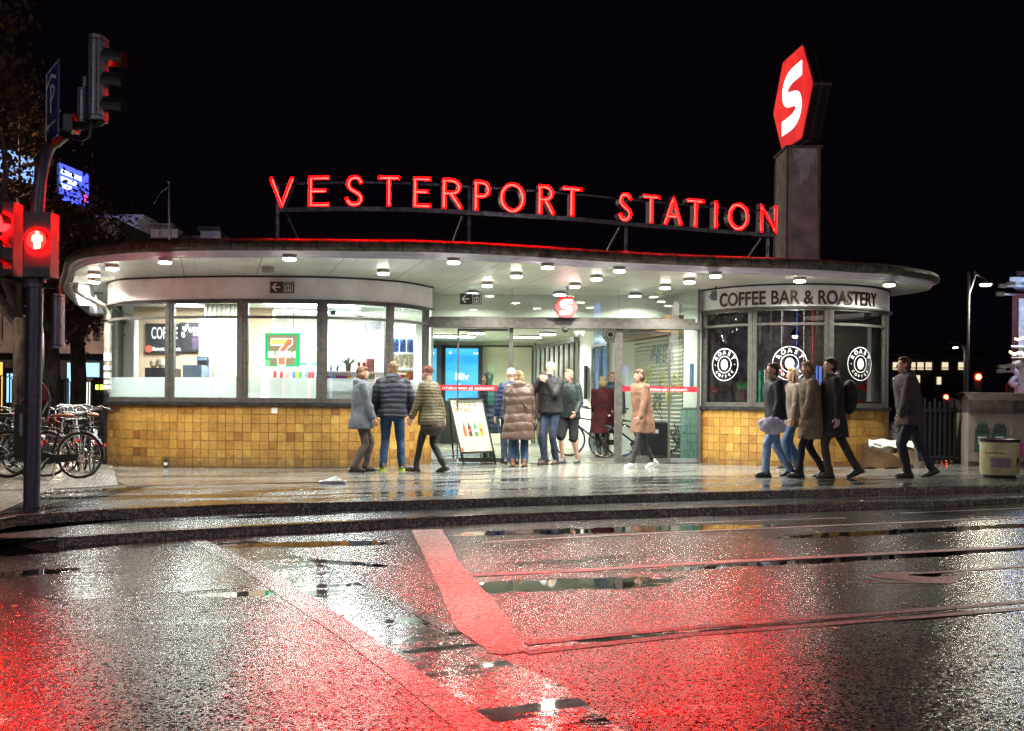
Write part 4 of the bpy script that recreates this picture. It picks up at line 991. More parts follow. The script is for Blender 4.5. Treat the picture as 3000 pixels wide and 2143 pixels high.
prod('snack_stand', 'pink cardboard sweets stand right of the red cups', 'box', 1108, .14, .23, 1.652, -.42, 'p_pink', None)
M['aloe'] = mat('aloe leaf', (.10,.19,.11), .4, var=.25); M['pot'] = mat('grey pot', (.12,.15,.15), .5)
def potted(px, z, lbl, n, ln, seed, r_pot=.055, h_pot=.11, mk='aloe', nm='aloe_plant'):
    rn = random.Random(seed); s_ = onx(px, LW.p); p = LW.pt(s_, -.40, z); t = thing(nm, lbl, 'plant', tuple(p))
    mb = MB(); mb.lathe([(r_pot*.8,0),(r_pot,h_pot),(r_pot*.9,h_pot),(r_pot*.85,h_pot-.01)], p, n=16); mb.build('pot', M['pot'], t)
    mb = MB()
    for k in range(n):
        a_ = 2*math.pi*k/n + rn.uniform(-.3,.3); tl = rn.uniform(.25,1.15); L = ln*rn.uniform(.8,1.1)
        pts = []; 
        for j in range(5):
            u = j/4; r_ = math.sin(tl)*L*u; pts.append(p+Vector((math.cos(a_)*r_, math.sin(a_)*r_, h_pot-.01+math.cos(tl)*L*u + .02*u*u)))
        mb.tube(pts, [.011*ln/.2, .013*ln/.2, .011*ln/.2, .007*ln/.2, .001], n=5)
    mb.build('leaves', M[mk], t, smooth=True)
potted(1032, 1.652, 'green spiky aloe in a grey pot on the window counter', 18, .20, 3)
potted(974, 1.652, 'small sprig plant in the shop window, leftmost of the three plants', 9, .10, 4, .025, .05, nm='small_plant')
potted(996, 1.652, 'small leafy plant in the shop window, middle of the three plants', 12, .12, 5, .025, .05, nm='small_plant')
# drinks shelf below the hanging sign
t = thing('drinks_shelf', 'white shelf of cans and bottles behind the hanging green sign', 'shelf', (-4.3, 20.6, 0))
a = at(702, 1106, 20.6); b_ = at(935, 1106, 20.6)
mb = MB(); mb.box(((a.x+b_.x)/2, 20.75, a.z-.02), (b_.x-a.x, .35, .03)); mb.box(((a.x+b_.x)/2, 20.75, a.z+.27), (b_.x-a.x, .35, .03)); mb.box(((a.x+b_.x)/2, 20.95, .85), (b_.x-a.x, .04, 1.7)); mb.build('boards', M['white_dots'], t)
mb = MB(); mb.box(((a.x+b_.x)/2, 20.57, a.z-.025), (b_.x-a.x, .01, .045)); mb.box(((a.x+b_.x)/2, 20.57, a.z+.28), (b_.x-a.x, .01, .05)); mb.build('price_rail', M['steel_blue'], t)
cols = ['p_red','p_white','p_pink','p_red','p_navy','p_white','p_green','p_cream','p_blue','p_white','p_red','p_yellow']
nC_ = 24
words = {'p_red':'red','p_white':'white','p_pink':'pink','p_navy':'navy blue','p_green':'green','p_cream':'cream','p_blue':'pale blue','p_yellow':'yellow'}
for k in range(nC_):
    x = a.x + .07 + (b_.x-a.x-.14)*k/(nC_-1); mk = cols[(k*7) % 12]
    mb = MB(); mb.lathe([(.026,0),(.030,.006),(.030,.12),(.024,.135),(.024,.14)], (x, 20.64, a.z-.004), n=12)
    o = mb.build('drink_can', M[mk], smooth='auto'); tag(o, f'{words[mk]} drink can, number {k+1} from the left on the lit shop shelf', 'can', 'cans on the drinks shelf')
# snack rack at the right end
t = thing('snack_rack', 'white wire rack of crisp bags by the right shop window', 'rack', (-1.95, 19.3, 0))
a = at(1150, 990, 19.3); b_ = at(1212, 990, 19.3); cx = (a.x+b_.x)/2; wd = b_.x-a.x
mb = MB()
for py in (1033, 1078, 1114): z = at(1180, py, 19.3).z; mb.box((cx, 19.4, z-.02), (wd, .3, .035))
mb.box((b_.x+.015, 19.4, 1.2), (.03, .3, 2.4)); mb.box((cx, 19.56, 1.3), (wd, .02, 2.6)); mb.build('shelves', M['inner_white'], t)
rows = ((1033, 'p_navy', 'blue', .26, 3), (1078, 'p_cream', 'cream', .24, 4), (1114, 'p_red', 'red', .17, 5))
for py, mk, wn, hh, n in rows:
    z = at(1180, py, 19.3).z
    for k in range(n):
        x = a.x+wd*(k+.5)/n; mb = MB(); hw = wd/n*.46
        prof = [(-.92,0),(.92,0),(1,.1),(.97,.5),(1,.88),(.85,1),(-.85,1),(-1,.88),(-.97,.5),(-1,.1)]
        mb.prism([(u*hw, v*hh) for u, v in prof], lambda u, v, dd: Vector((x+u, 19.3+dd*(1-(2*v/hh-1)**2*.7), z+v)), -.05, .05)
        o = mb.build('snack_bag', M[mk if k % 2 == 0 or mk != 'p_red' else 'p_yellow']); tag(o, f"{wn if k%2==0 or mk!='p_red' else 'yellow'} snack bag, " + ['first','second','third','fourth','fifth'][k] + ' from the left on the ' + {1033:'top',1078:'middle',1114:'bottom'}[py] + ' shelf of the rack', 'snack bag', 'bags on the snack rack')
# dome camera, wall screens, coffee machine, cup stacks
p = atz(973, 957, SCZ-.05)
p = at(975, 958, 20.5); t = thing('dome_camera', 'white dome camera with dark lens on the shop ceiling', 'camera', (p.x, p.y, SCZ))
mb = MB(); mb.lathe([(.09,0),(.10,-.03),(.08,-.05)], (p.x,p.y,SCZ), n=20); mb.build('housing', M['white_dots'], t)
mb = MB(); mb.lathe([(.07,-.05),(.06,-.10),(.035,-.125),(.005,-.13)], (p.x,p.y,SCZ), n=20); mb.build('lens', M['black'], t, smooth=True)
t = thing('wall_monitor', 'grey monitor under a white bulkhead near the snack rack', 'monitor', tuple(at(1095, 985, 20.2)))
mb = MB(); p = at(1096, 965, 20.2); mb.box(p, (.36,.04,.26), M=Matrix.Rotation(R(-14), 3, 'Y') @ Matrix.Rotation(R(40), 3, 'Z')); mb.build('panel', mat('grey monitor face', (.22,.22,.24), .2), t)
mb = MB(); mb.box(p+Vector((.25,.1,-.05)), (.8,.3,.10), M=Matrix.Rotation(R(-14), 3, 'Y') @ Matrix.Rotation(R(40), 3, 'Z')); mb.build('bracket', M['inner_white'], t)
t = thing('service_counter', 'black service counter below the coffee boards', 'counter', tuple(at(480, 1130, 19.4)*1.0))
mb = MB(); drect(mb, 424, 1078, 500, 1180, 19.2, 19.8); mb.build('counter_body', M['poster_dark'], t)
mb = MB(); drect(mb, 535, 1070, 590, 1180, 19.0, 19.5); mb.build('side_panel', M['steel_blue'], t)
M['paper_tan'] = mat('stacked tan paper lids', (.42,.34,.24), .7, var=.2, scale=40, stretch=(1,1,14))
for i, (x0, x1, y0) in enumerate(((439,462,1058),(459,488,1053))):
    mb = MB(); a = at((x0+x1)/2, 1078, 19.4); h_ = at(x0, y0, 19.4).z-a.z; wd = (x1-x0)/3000*19.4/2
    mb.lathe([(wd*.6,0),(wd*.7,h_*.25),(wd,h_*.3),(wd,h_)], a, n=18); o = mb.build('lid_stack', M['paper_tan']); tag(o, ['shorter left stack of tan cup lids on the black counter', 'taller right stack of tan cup lids on the black counter'][i], 'paper stack', 'stacks of lids')
t = thing('coffee_machine', 'dark coffee machine between the coffee board and the beige curtain', 'coffee machine', tuple(at(590, 1105, 19.6)))
mb = MB(); drect(mb, 577, 1045, 606, 1110, 19.5, 19.9); mb.build('body', M['poster_dark'], t)
mb = MB(); drect(mb, 579, 1048, 604, 1056, 19.46, 19.5); mb.build('display', M['steel_blue'], t)

# ------------------------------------------------------------------ coffee bar (dark room)
bar = local_empty('coffee_bar_interior', station)
M['bar_wall'] = mat('dark brick wall', (.16,.14,.17), .6, var=.3)
mb = MB(); wall(mb, [(3.62,19.4),(3.7,21.4),(6.9,21.4),(7.02,20.2)], -.1, SCZ); mb.build('bar_wall', M['bar_wall'], bar)
mb = MB(); mb.add([Vector((rcx+1.8*math.sin(R(a_)), rcy-1.8*math.cos(R(a_)), SCZ)) for a_ in range(-80, 181, 10)], [tuple(range(27))]); mb.build('bar_ceiling', M['bar_wall'], bar)
mb = MB(); drect(mb, 2552, 955, 2577, 1178, 19.3, 19.5); mb.build('pillar', M['inner_white'], bar)
# round window logos
def logo(t_c, zc, rad):
    mb = MB(); P_ = RW
    def fn(u, v, w_=0): 
        return P_.pt(t_c+u, -.008, zc+v)
    def annulus(r0, r1, n=48):
        for k in range(n):
            a0_, a1_ = 2*math.pi*k/n, 2*math.pi*(k+1)/n
            mb.quad(*[fn(r*math.cos(a), r*math.sin(a)) for r, a in ((r0,a0_),(r1,a0_),(r1,a1_),(r0,a1_))])
    annulus(rad*.955, rad); annulus(rad*.48, rad*.525)
    def arc_text(s_, r, a_mid, da, size, flip=False):
        n = len(s_)
        for i, ch in enumerate(s_):
            a = a_mid + (i-(n-1)/2)*da*(1 if flip else -1)
            cxx, cyy = r*math.cos(a), r*math.sin(a); rot = a - math.pi/2 if not flip else a + math.pi/2
            vs, fs = text_poly(ch, size, bold=size*.03)
            mb.add([fn(cxx + x_*math.cos(rot)-y_*math.sin(rot), cyy + x_*math.sin(rot)+y_*math.cos(rot)) for x_, y_, z_ in vs], fs)
    arc_text('ROAST', rad*.74, math.pi/2, R(29), rad*.36); arc_text('COFFEE', rad*.74, -math.pi/2, R(21), rad*.24, True)
    for sx in (-1, 1):
        mb.add([fn(sx*rad*.74+rad*.035*math.cos(k*math.pi/5), rad*.035*math.sin(k*math.pi/5)) for k in range(10)], [tuple(range(10))])
    for sx in (-1, 1):   # bean in two halves
        pts = []
        for k in range(13):
            a = math.pi/2 - sx*math.pi*k/12; pts.append((rad*.28*math.cos(a)*.95, rad*.33*math.sin(a)))
        mid_ = [(rad*(.045*math.sin(math.pi*2*(j/6))) + sx*rad*.03, -rad*.33+rad*.66*j/6) for j in range(7)]
        poly = pts + mid_
        mb.add([fn(u, v) for u, v in poly], [tuple(range(len(poly)))])
    return mb
lm = mat('white window sticker', (.80,.82,.82), .5, var=0, emit=(.9,.95,1), estr=.0)
for px, py, r_ in ((2120,1069,.295),(2312.5,1065,.30),(2521.4,1067,.298)):
    tt = onx(px, RW.p); q = RW.pt(tt, 0, 0); zc_ = at(px, py, q.y).z
    logo(tt, zc_, r_).build('window_logo', lm, station)
mb = MB(); tt = onx(2337, RW.p); p0 = RW.pt(tt, -.03, 0)
z0_, z1_ = at(2337, 1130, p0.y).z, at(2337, 1103, p0.y).z
mb.strip([RW.pt(tt-.07,-.03,z0_), RW.pt(tt+.07,-.03,z0_)], [RW.pt(tt-.07,-.03,z1_), RW.pt(tt+.07,-.03,z1_)]); mb.build('window_notice', M['poster_white'], station)
# fascia lettering following the curve
mb = MB()
vs, fs = text_poly('COFFEE BAR & ROASTERY', .335, .006, bold=.007, sx=.93)
x0 = min(v[0] for v in vs); x1 = max(v[0] for v in vs); t0_, t1_ = onx(2107, RW.p), onx(2563, RW.p)
zc_ = at(2340, 873, RW.at((t0_+t1_)/2).y).z
mb.add([RW.pt(t0_+(v[0]-x0)/(x1-x0)*(t1_-t0_), .016+v[2], zc_+v[1]) for v in vs], fs)
mb.build('fascia_lettering', mat('brown metal letters', (.05,.03,.015), .35, metal=.5), station)
# round coffee sign in the hall
p = at(1788, 981, 21.5); t = thing('round_coffee_sign', 'round white and black coffee sign hanging behind the entrance glass', 'sign', tuple(p))
def disc(mb, c, r, y, n=32): mb.add([Vector((c.x+r*math.cos(2*math.pi*k/n), y, c.z+r*math.sin(2*math.pi*k/n))) for k in range(n)], [tuple(range(n))])
def annul(mb, c, r0, r1, y, n=32):
    for k in range(n):
        a0_, a1_ = 2*math.pi*k/n, 2*math.pi*(k+1)/n; mb.quad(*[Vector((c.x+r*math.cos(a), y, c.z+r*math.sin(a))) for r, a in ((r0,a0_),(r1,a0_),(r1,a1_),(r0,a1_))])
r_ = .17
mb = MB(); mb.lathe([(r_,-.03),(r_,.03)], p, n=32, M=Matrix.Rotation(R(90), 3, 'X')); pl = mb.build('disc', M['poster_white'], t)
mb = MB(); annul(mb, p, r_*.93, r_*.99, p.y-.034); annul(mb, p, r_*.50, r_*.58, p.y-.034); disc(mb, p, r_*.30, p.y-.034)
for i, ch in enumerate('COFFEE'):
    a = -math.pi/2 + (i-2.5)*R(24); rot = a+math.pi/2; put_text(mb, ch, r_*.33, lambda x_, y_, z_: Vector((p.x+r_*.75*math.cos(a)+x_*math.cos(rot)-y_*math.sin(rot), p.y-.034, p.z+r_*.75*math.sin(a)+x_*math.sin(rot)+y_*math.cos(rot))), bold=.002)
mb.build('lettering', M['letter_black'], pl)
mb = MB(); mb.box((p.x, p.y, p.z+.25), (.02,.02,.2)); mb.build('bracket', M['black'], t)

# ------------------------------------------------------------------ signs on the building
def lift_sign(x0, y0, x1, y1, d, lbl, ux=(1,0,0)):
    ux = Vector(ux).normalized(); a = at(x0, y0, d); b_ = at(x1, y1, d); w_ = abs(b_.x-a.x); h_ = a.z-b_.z
    c = (a+b_)/2; c.y = d; t = thing('lift_sign', lbl, 'sign', tuple(c), group='black lift signs'); n = ux.cross(Vector((0,0,1)))
    fn = lambda u, v, k=0.0: c + ux*u*w_ + Vector((0,0,1))*v*h_ + n*k
    mb = MB(); mb.prism([(-.5,-.5),(.5,-.5),(.5,.5),(-.5,.5)], fn, 0, .03); pn = mb.build('panel', M['poster_dark'], t)
    mb = MB(); e_ = .033
    q = lambda pts: mb.add([fn(u, v, e_) for u, v in pts], [tuple(range(len(pts)))])
    q([(-.43,0),(-.28,.34),(-.21,.34),(-.33,.05),(-.08,.05),(-.08,-.05),(-.33,-.05),(-.21,-.34),(-.28,-.34)])
    def fr(x0_, y0_, x1_, y1_, w):
        wx = w*h_/w_
        q([(x0_,y0_),(x1_,y0_),(x1_,y0_+w),(x0_,y0_+w)]); q([(x0_,y1_-w),(x1_,y1_-w),(x1_,y1_),(x0_,y1_)]); q([(x0_,y0_+w),(x0_+wx,y0_+w),(x0_+wx,y1_-w),(x0_,y1_-w)]); q([(x1_-wx,y0_+w),(x1_,y0_+w),(x1_,y1_-w),(x1_-wx,y1_-w)])
    fr(.08,-.42,.45,.42,.035); fr(.15,-.30,.38,.16,.05)
    q([(.25,.03),(.28,.03),(.28,.11),(.25,.11)]); q([(.235,-.26),(.255,-.26),(.268,-.10),(.28,-.26),(.30,-.26),(.285,.0),(.25,.0)])
    for xx in (.225,.285): q([(xx,.24),(xx+.045,.24),(xx+.0225,.34)])
    mb.build('pictogram', M['letter_white'], pn)
s_ = onx(827, LW.p); q_ = LW.pt(s_, .03, 0); dd = LW.dir(s_)
lift_sign(792.5, 825.5, 862.5, 860, q_.y-.02, 'black lift sign with left arrow on the white shop fascia', (dd.x, dd.y, 0))
lift_sign(1348, 861, 1411, 893, DY-.05, 'black lift sign with left arrow on the glass above the entrance')
M['hex_red'] = emis('lit red acrylic', (1.0,.02,.03), .9, (.5,.02,.02)); M['hex_white'] = emis('lit white acrylic', (1,.98,.95), 2.6)
def s_shape(w_=1.0, h_=1.0, th=.27):
    """outline of a blocky S, centre at 0, made from a centre line"""
    c = [(.47,.5-th/2),(.20,.5-th/2),(-.02,.375),(-.22,.33),(-.34,.22),(-.30,.09),(-.12,.02),(.12,-.02),(.30,-.09),(.34,-.22),(.22,-.33),(.02,-.375),(-.20,-.5+th/2),(-.47,-.5+th/2)]
    P_ = [c[0]] + catmull(c[1:-1], 5) + [c[-1]]
    L_, R_ = [], []
    for i, p in enumerate(P_):
        q0_ = P_[max(i-1, 0)]; q1_ = P_[min(i+1, len(P_)-1)]; dx, dy = q1_[0]-q0_[0], q1_[1]-q0_[1]; l = math.hypot(dx, dy); nx, ny = -dy/l*th/2, dx/l*th/2
        L_.append(((p[0]+nx)*w_, (p[1]+ny)*h_)); R_.append(((p[0]-nx)*w_, (p[1]-ny)*h_))
    return L_, R_
def put_s(mb, fn, w_, h_, th=.24, k=0.0):
    L_, R_ = s_shape(w_, h_, th); mb.strip([fn(u, v, k) for u, v in L_], [fn(u, v, k) for u, v in R_])
def hexpts(r, rnd_=.06):
    out = []
    for i in range(6):
        a = math.pi/3*i; p = Vector((r*math.cos(a), r*math.sin(a))); pm = Vector((r*math.cos(a-math.pi/3), r*math.sin(a-math.pi/3))); pn_ = Vector((r*math.cos(a+math.pi/3), r*math.sin(a+math.pi/3)))
        out += [p.lerp(pm, rnd_), p.lerp(p.lerp(pm, rnd_).lerp(p.lerp(pn_, rnd_), .5), .7), p.lerp(pn_, rnd_)]
    return [(p.x, p.y) for p in out]
p = at(1658, 901, 18.7); t = thing('hexagon_sign', 'small red hexagon sign with a white S hanging over the doors', 'sign', tuple(p))
fh = lambda u, v, k=0.0: p + Vector((u, -k, v))
rad = 36.5/3000*18.7
mb = MB(); mb.prism(hexpts(rad), fh, -.05, .05); bd = mb.build('casing', M['black'], t)
mb = MB(); mb.prism(hexpts(rad*.92), fh, .051, .056); fc = mb.build('face', M['hex_red'], t)
mb = MB(); put_s(mb, fh, rad*1.05, rad*1.22, .25, .060); mb.build('letter', M['hex_white'], fc)
mb = MB(); zc_ = SOF; mb.tube([fh(0, rad*.86), fh(.03, rad*.86+.08), fh(.0, rad*.86+.16), Vector((p.x+.01, p.y, zc_))], .009, n=6); mb.build('cable', M['black'], t)
# small things on the soffit and fascia
p = at(1656, 967, 18.75); mb = MB(); mb.ell(p, (.06,.05,.05)); mb.box(p+Vector((0,.05,.03)), (.10,.06,.05)); o = mb.build('door_sensor', M['black']); tag(o, 'small black sensor on the beam above the doors', 'sensor')
p = at(2092, 867, 18.45); t = thing('wall_spotlight', 'small grey unlit fitting beside the coffee bar lettering', 'spotlight', tuple(p))
mb = MB(); mb.box(p, (.09,.10,.16)); mb.ell(p+Vector((-.05,-.03,-.02)), (.05,.06,.05)); mb.build('housing', M['grey_metal'], t)
mb = MB(); mb.tube([p+Vector((.02,0,.08)), p+Vector((.03,0,.18)), p+Vector((.02,.05,.24))], .012, n=6); mb.build('arm', M['black'], t)
p = at(1697, 982, 20.5); t = thing('twin_camera', 'white twin-lens camera under the hall ceiling beside the slatted glazing', 'camera', tuple(p))
mb = MB(); mb.box(p+Vector((0,0,.05)), (.22,.10,.05)); mb.build('mount', M['white_dots'], t)
mb = MB(); mb.ell(p+Vector((-.05,-.02,-.0)), (.045,.05,.045)); mb.ell(p+Vector((.055,-.02,-.0)), (.045,.05,.045)); mb.build('camera_heads', M['white_dots'], t, smooth=True)
# left canopy end: light box, lantern and the downpipe
t = thing('canopy_light_box', 'long white light box under the left end of the canopy', 'light', (-8.4, 20.5, SOF))
mb = MB(); p0_, p1_ = atz(238, 838, SOF-.04), atz(250, 893, SOF-.04)
mb.bar(p0_+Vector((0,0,.02)), p1_+Vector((0,0,.02)), .42, .04); mb.build('housing', M['lamp_body'], t)
mb = MB(); mb.bar(p0_, p1_, .24, .03); mb.build('diffuser', M['lamp_cool'], t)
p = at(283, 905, 20.5); t = thing('canopy_camera', 'hanging ribbed grey camera under the left canopy end', 'camera', (p.x, p.y, SOF))
mb = MB(); mb.tube([(p.x, p.y, SOF), (p.x, p.y, p.z+.12)], .03, n=10); mb.lathe([(.12,0),(.12,-.02)], (p.x,p.y,SOF), n=16); mb.build('stem', M['alu'], t)
mb = MB(); mb.lathe([(.03,.16),(.10,.10),(.13,.02),(.13,-.10),(.10,-.13),(.02,-.14)], p, n=18); mb.build('housing', M['alu'], t, smooth='auto')
t = thing('downpipe', 'painted downpipe with stickers running from the canopy down the left end of the shop', 'pipe', tuple(at(313, 1365, 18.8)))
P_ = [at(222,832,17.6), at(222,850,17.7), at(236,862,17.9), at(290,890,18.4), at(306,899,18.6), at(312,915,18.7), at(312,960,18.7), at(311,1150,18.7)]
mb = MB(); mb.tube(P_, .048, n=12); mb.build('upper_pipe', mat('beige pipe paint', (.42,.38,.30), .45), t, smooth=True)
mb = MB(); mb.tube([at(311,1150,18.7), at(309,1300,18.7), Vector((at(309,1350,18.7).x, 18.7, gz(-7.4)))], .055, n=12); mb.build('cast_iron_foot', M['black_metal'], t, smooth='auto')
mb = MB(); mb.tube([at(311,1152,18.7), at(311,1158,18.7)], .07, n=12); mb.build('collar', M['black_metal'], t)
mb = MB(); mb.tube([at(311,938,18.7), at(311,944,18.7)], .062, n=12); mb.build('collar', M['black_metal'], t)
for y_, s_ in ((1040,.05),(1052,.04),(1078,.05),(1100,.06),(1120,.04),(1135,.05)): mb = MB(); mb.box(at(311.5, y_, 18.64), (.09,.012,s_*1.6)); mb.build('sticker', M['poster_white'], t)
# socket cover in the tiles
s_ = onx(805, LW.p); mb = MB(); p = LW.pt(s_, .014, at(805,1203,17.5).z); mb.box(p, (.10,.008,.10)); sc = mb.build('socket_cover', M['white_dots']); tag(sc, 'small square metal plate set in the ochre tiles', 'plate')

# ------------------------------------------------------------------ neon roof sign
arc = [Vector(p) for p in ((-3.95,16.58),(-3.75,16.52),(-2.57,16.36),(-1.46,16.42),(0,16.8),(1.02,17.1),(1.92,17.5),(3.0,17.92),(4.0,18.3),(4.62,18.52),(4.85,18.6))]
NP = Path(catmull([tuple(p) for p in arc], 6)); ZB = ZC+3.13; HL = .49
neon = thing('neon_roof_sign', 'red neon lettering Vesterport Station on a curved roof frame', 'sign', (0, 17.2, SOF+.3))
def arcs(cx, cy_, rx, ry, a0_, a1_, n=10): return [(cx+rx*math.cos(R(a0_+(a1_-a0_)*k/n)), cy_+ry*math.sin(R(a0_+(a1_-a0_)*k/n))) for k in range(n+1)]
GL = {
 'V': [[(0,1),(.5,0),(1,1)]], 'E': [[(1,1),(0,1),(0,0),(1,0)], [(.02,.52),(.82,.52)]],
 'T': [[(0,1),(1,1)], [(.5,.97),(.5,0)]], 'I': [[(.5,1),(.5,0)]],
 'N': [[(0,0),(0,1),(1,0),(1,1)]], 'A': [[(0,0),(.5,1),(1,0)], [(.17,.30),(.83,.30)]],
 'P': [[(0,0),(0,1)] + arcs(.45,.74,.55,.26,90,-90) + [(.03,.48)]],
 'R': [[(0,0),(0,1)] + arcs(.40,.76,.52,.24,90,-90) + [(.03,.52)], [(.42,.52),(1,0)]],
 'O': [arcs(.5,.5,.5,.5,90,450,28)],
 'S': [catmull([(.97,.84),(.78,.97),(.5,1.0),(.2,.93),(.08,.75),(.2,.60),(.5,.49),(.83,.38),(.98,.22),(.84,.06),(.5,0),(.18,.04),(.0,.18)], 4)],
}
letters = [('V',594,647),('E',680,726),('S',762,801),('T',835,883),('E',914,953),('R',979,1023),('P',1050,1085),('O',1107,1162),('R',1192,1228),('T',1246,1288),('S',1370,1400),('T',1424,1462),('A',1471,1512),('T',1522,1561),('I',1577,1595),('O',1613,1660),('N',1684,1722)]
K_ = 3000/2273.0
for ch, x0, x1 in letters:
    t0_, t1_ = onx(x0*K_+5, NP.p), onx(x1*K_-5, NP.p)
    p0_ = NP.pt(t0_, 0, ZB+.04); p1_ = NP.pt(t1_, 0, ZB+.04); U = (p1_-p0_); wl_ = U.length; U.normalize(); nn_ = Vector((U.y, -U.x, 0))
    fn = lambda u, v, k=0.0: p0_ + U*u + Vector((0,0,v)) + nn_*k
    base = p0_.copy(); le = local_empty('letter', neon)
    box = MB(); side = MB(); tube = MB()
    for si, st in enumerate(GL[ch]):
        P_ = [(u*wl_, v*(HL-.06)+.0) for u, v in st]; n = len(P_); closed = ch == 'O'
        if closed: P_ = P_[:-1]; n -= 1
        Lh, Rh = [], []; hw = .031
        for i in range(n):
            a_ = P_[(i-1) % n] if closed or i > 0 else None; b2 = P_[(i+1) % n] if closed or i < n-1 else None; c_ = P_[i]
            d1 = Vector((c_[0]-a_[0], c_[1]-a_[1])).normalized() if a_ else None; d2_ = Vector((b2[0]-c_[0], b2[1]-c_[1])).normalized() if b2 else None
            if d1 is None: m_ = Vector((-d2_.y, d2_.x)); sc_ = 1; ext = -d2_*hw
            elif d2_ is None: m_ = Vector((-d1.y, d1.x)); sc_ = 1; ext = d1*hw
            else:
                m_ = Vector((-(d1+d2_).y, (d1+d2_).x)); 
                if m_.length < 1e-4: m_ = Vector((-d1.y, d1.x))
                m_.normalize(); sc_ = min(2.2, 1/max(.3, m_.dot(Vector((-d1.y, d1.x))))); ext = Vector((0,0))
            Lh.append(Vector(c_)+ext+m_*hw*sc_); Rh.append(Vector(c_)+ext-m_*hw*sc_)
        kb = -.16 + .002*si; kf = 0.0 - .001*si; kt = kb+.085
        box.strip([fn(*q, kt) for q in Lh], [fn(*q, kt) for q in Rh], closed=closed)
        for H_ in (Lh, Rh):
            cxy = P_
            inn = [q.lerp(Vector(c_), .08) for q, c_ in zip(H_, cxy)]
            box.strip([fn(*q, kf) for q in inn], [fn(*q, kt) for q in inn], closed=closed)
            side.strip([fn(*q, kf) for q in H_], [fn(*q, kb) for q in H_], closed=closed)
            box.strip([fn(*q, kf) for q in inn], [fn(*q, kf) for q in H_], closed=closed)
        side.strip([fn(*q, kb) for q in Lh], [fn(*q, kb) for q in Rh], closed=closed)
        if not closed:
            for i in (0, -1): side.quad(fn(*Lh[i], kf), fn(*Rh[i], kf), fn(*Rh[i], kb), fn(*Lh[i], kb))
        tube.tube([fn(q[0], q[1], -.045-.003*si) for q in P_], .0105, n=8, closed=closed)
    side.build('letter_case', M['neon_side'], le); box.build('letter_trough', M['neon_box'], le); tube.build('neon_tube', M['neon_tube'], le, smooth=True)
M['sign_steel'] = mat('weathered sign steel', (.14,.115,.15), .4, metal=.5, var=.3, scale=12)
mb = MB(); ra = ring(NP, 60, -.10, ZB-.005, .2, NP.L-.15); rb = ring(NP, 60, .03, ZB-.005, .2, NP.L-.15); rc = ring(NP, 60, .03, ZB-.075, .2, NP.L-.15); rd = ring(NP, 60, -.10, ZB-.075, .2, NP.L-.15)
mb.strip(ra, rb); mb.strip(rb, rc); mb.strip(rc, rd); mb.quad(ra[0], rb[0], rc[0], rd[0]); mb.quad(ra[-1], rb[-1], rc[-1], rd[-1]); mb.build('lower_rail', M['sign_steel'], neon)
mb = MB(); ra = ring(NP, 60, -.19, ZB+.44, .2, NP.L-.15); rb = ring(NP, 60, -.16, ZB+.44, .2, NP.L-.15); rc = ring(NP, 60, -.16, ZB+.40, .2, NP.L-.15); rd = ring(NP, 60, -.19, ZB+.40, .2, NP.L-.15); mb.strip(ra, rb); mb.strip(rb, rc); mb.strip(rc, rd); mb.build('upper_rail', M['sign_steel'], neon)
for px in (803, 1373, 1836, 2252):
    tt = onx(px, NP.p); q = NP.pt(tt, -.08, 0)
    mb = MB(); mb.box((q.x, q.y, (SOF+.3+ZB+.4)/2), (.05, .05, ZB+.4-SOF-.3)); mb.build('post', M['sign_steel'], neon)
    dx = .30 if px < 1000 else -.40
    mb = MB(); mb.bar((q.x+(.12 if px < 1000 else -.1), q.y+.02, ZB-.07), (q.x+dx, q.y+.75, SOF+.32), .035); mb.build('brace', M['sign_steel'], neon)
# big hexagon sign on its pillar
PX0, PX1 = at(2306, 600, 18.6).x, at(2400, 600, 18.6).x
tow = thing('sign_pillar', 'weathered metal clad pillar carrying the big hexagon on the roof', 'pillar', ((PX0+PX1)/2, 19, SOF+.3))
M['pillar'] = mat('rust stained grey cladding', (.36,.31,.30), .6, metal=.1, col2=(.20,.15,.145), scale=3.0, bump=.25, bscale=25)
zt = at(2350, 432, 18.6).z
mb = MB(); mb.box(((PX0+PX1)/2, 18.6+.42, (SOF+.28+zt)/2), (PX1-PX0, .84, zt-SOF-.28)); mb.build('cladding', M['pillar'], tow)
mb = MB()
for x in (PX0, PX1):
    mb.box((x, 18.6, (SOF+.28+zt)/2), (.035, .035, zt-SOF-.28))
mb.box(((PX0+PX1)/2, 19.02, zt+.01), (PX1-PX0+.08, .92, .04)); mb.box(((PX0+PX1)/2, 19.02, SOF+.32), (PX1-PX0+.16, 1.0, .07)); mb.build('corner_trim', mat('rusty trim', (.14,.09,.075), .6, col2=(.06,.035,.03), scale=8), tow)
bm = MB(); pp = [(0,.0),(.9,0),(.95,-.1),(.8,-.35),(.72,-.3),(.62,-.75),(.45,-.7),(.36,-.85),(.28,-.45),(.12,-.3)]
x0_ = PX0+.08; w__ = (PX1-PX0)*.8; bm.add([Vector((x0_+u*w__, 18.6-.004, zt-.02+v*.8)) for u, v in pp], [tuple(range(len(pp)))]); bm.build('paint_patch', mat('paler bare patch', (.48,.44,.46), .55), tow)
mb = MB(); q = at(2272, 480, 18.9); mb.tube([q+Vector((.06,.15,0)), q, Vector((q.x-.02, q.y, SOF+.35))], .012, n=6); mb.build('conduit', M['grey_metal'], tow)
hx = thing('big_hexagon_sign', 'big tilted red hexagon with a glowing white S on top of the roof pillar', 'sign', (5.2, 19, zt+.03))
Ang = R(84); U = Vector((math.cos(Ang), -math.sin(Ang), 0)); nH = Vector((-math.sin(Ang), -math.cos(Ang), 0))
cH = at(2322, 291, 18.75); RH = 1.0*(277/ (3000/18.75))/1.732
c0 = cH.copy()
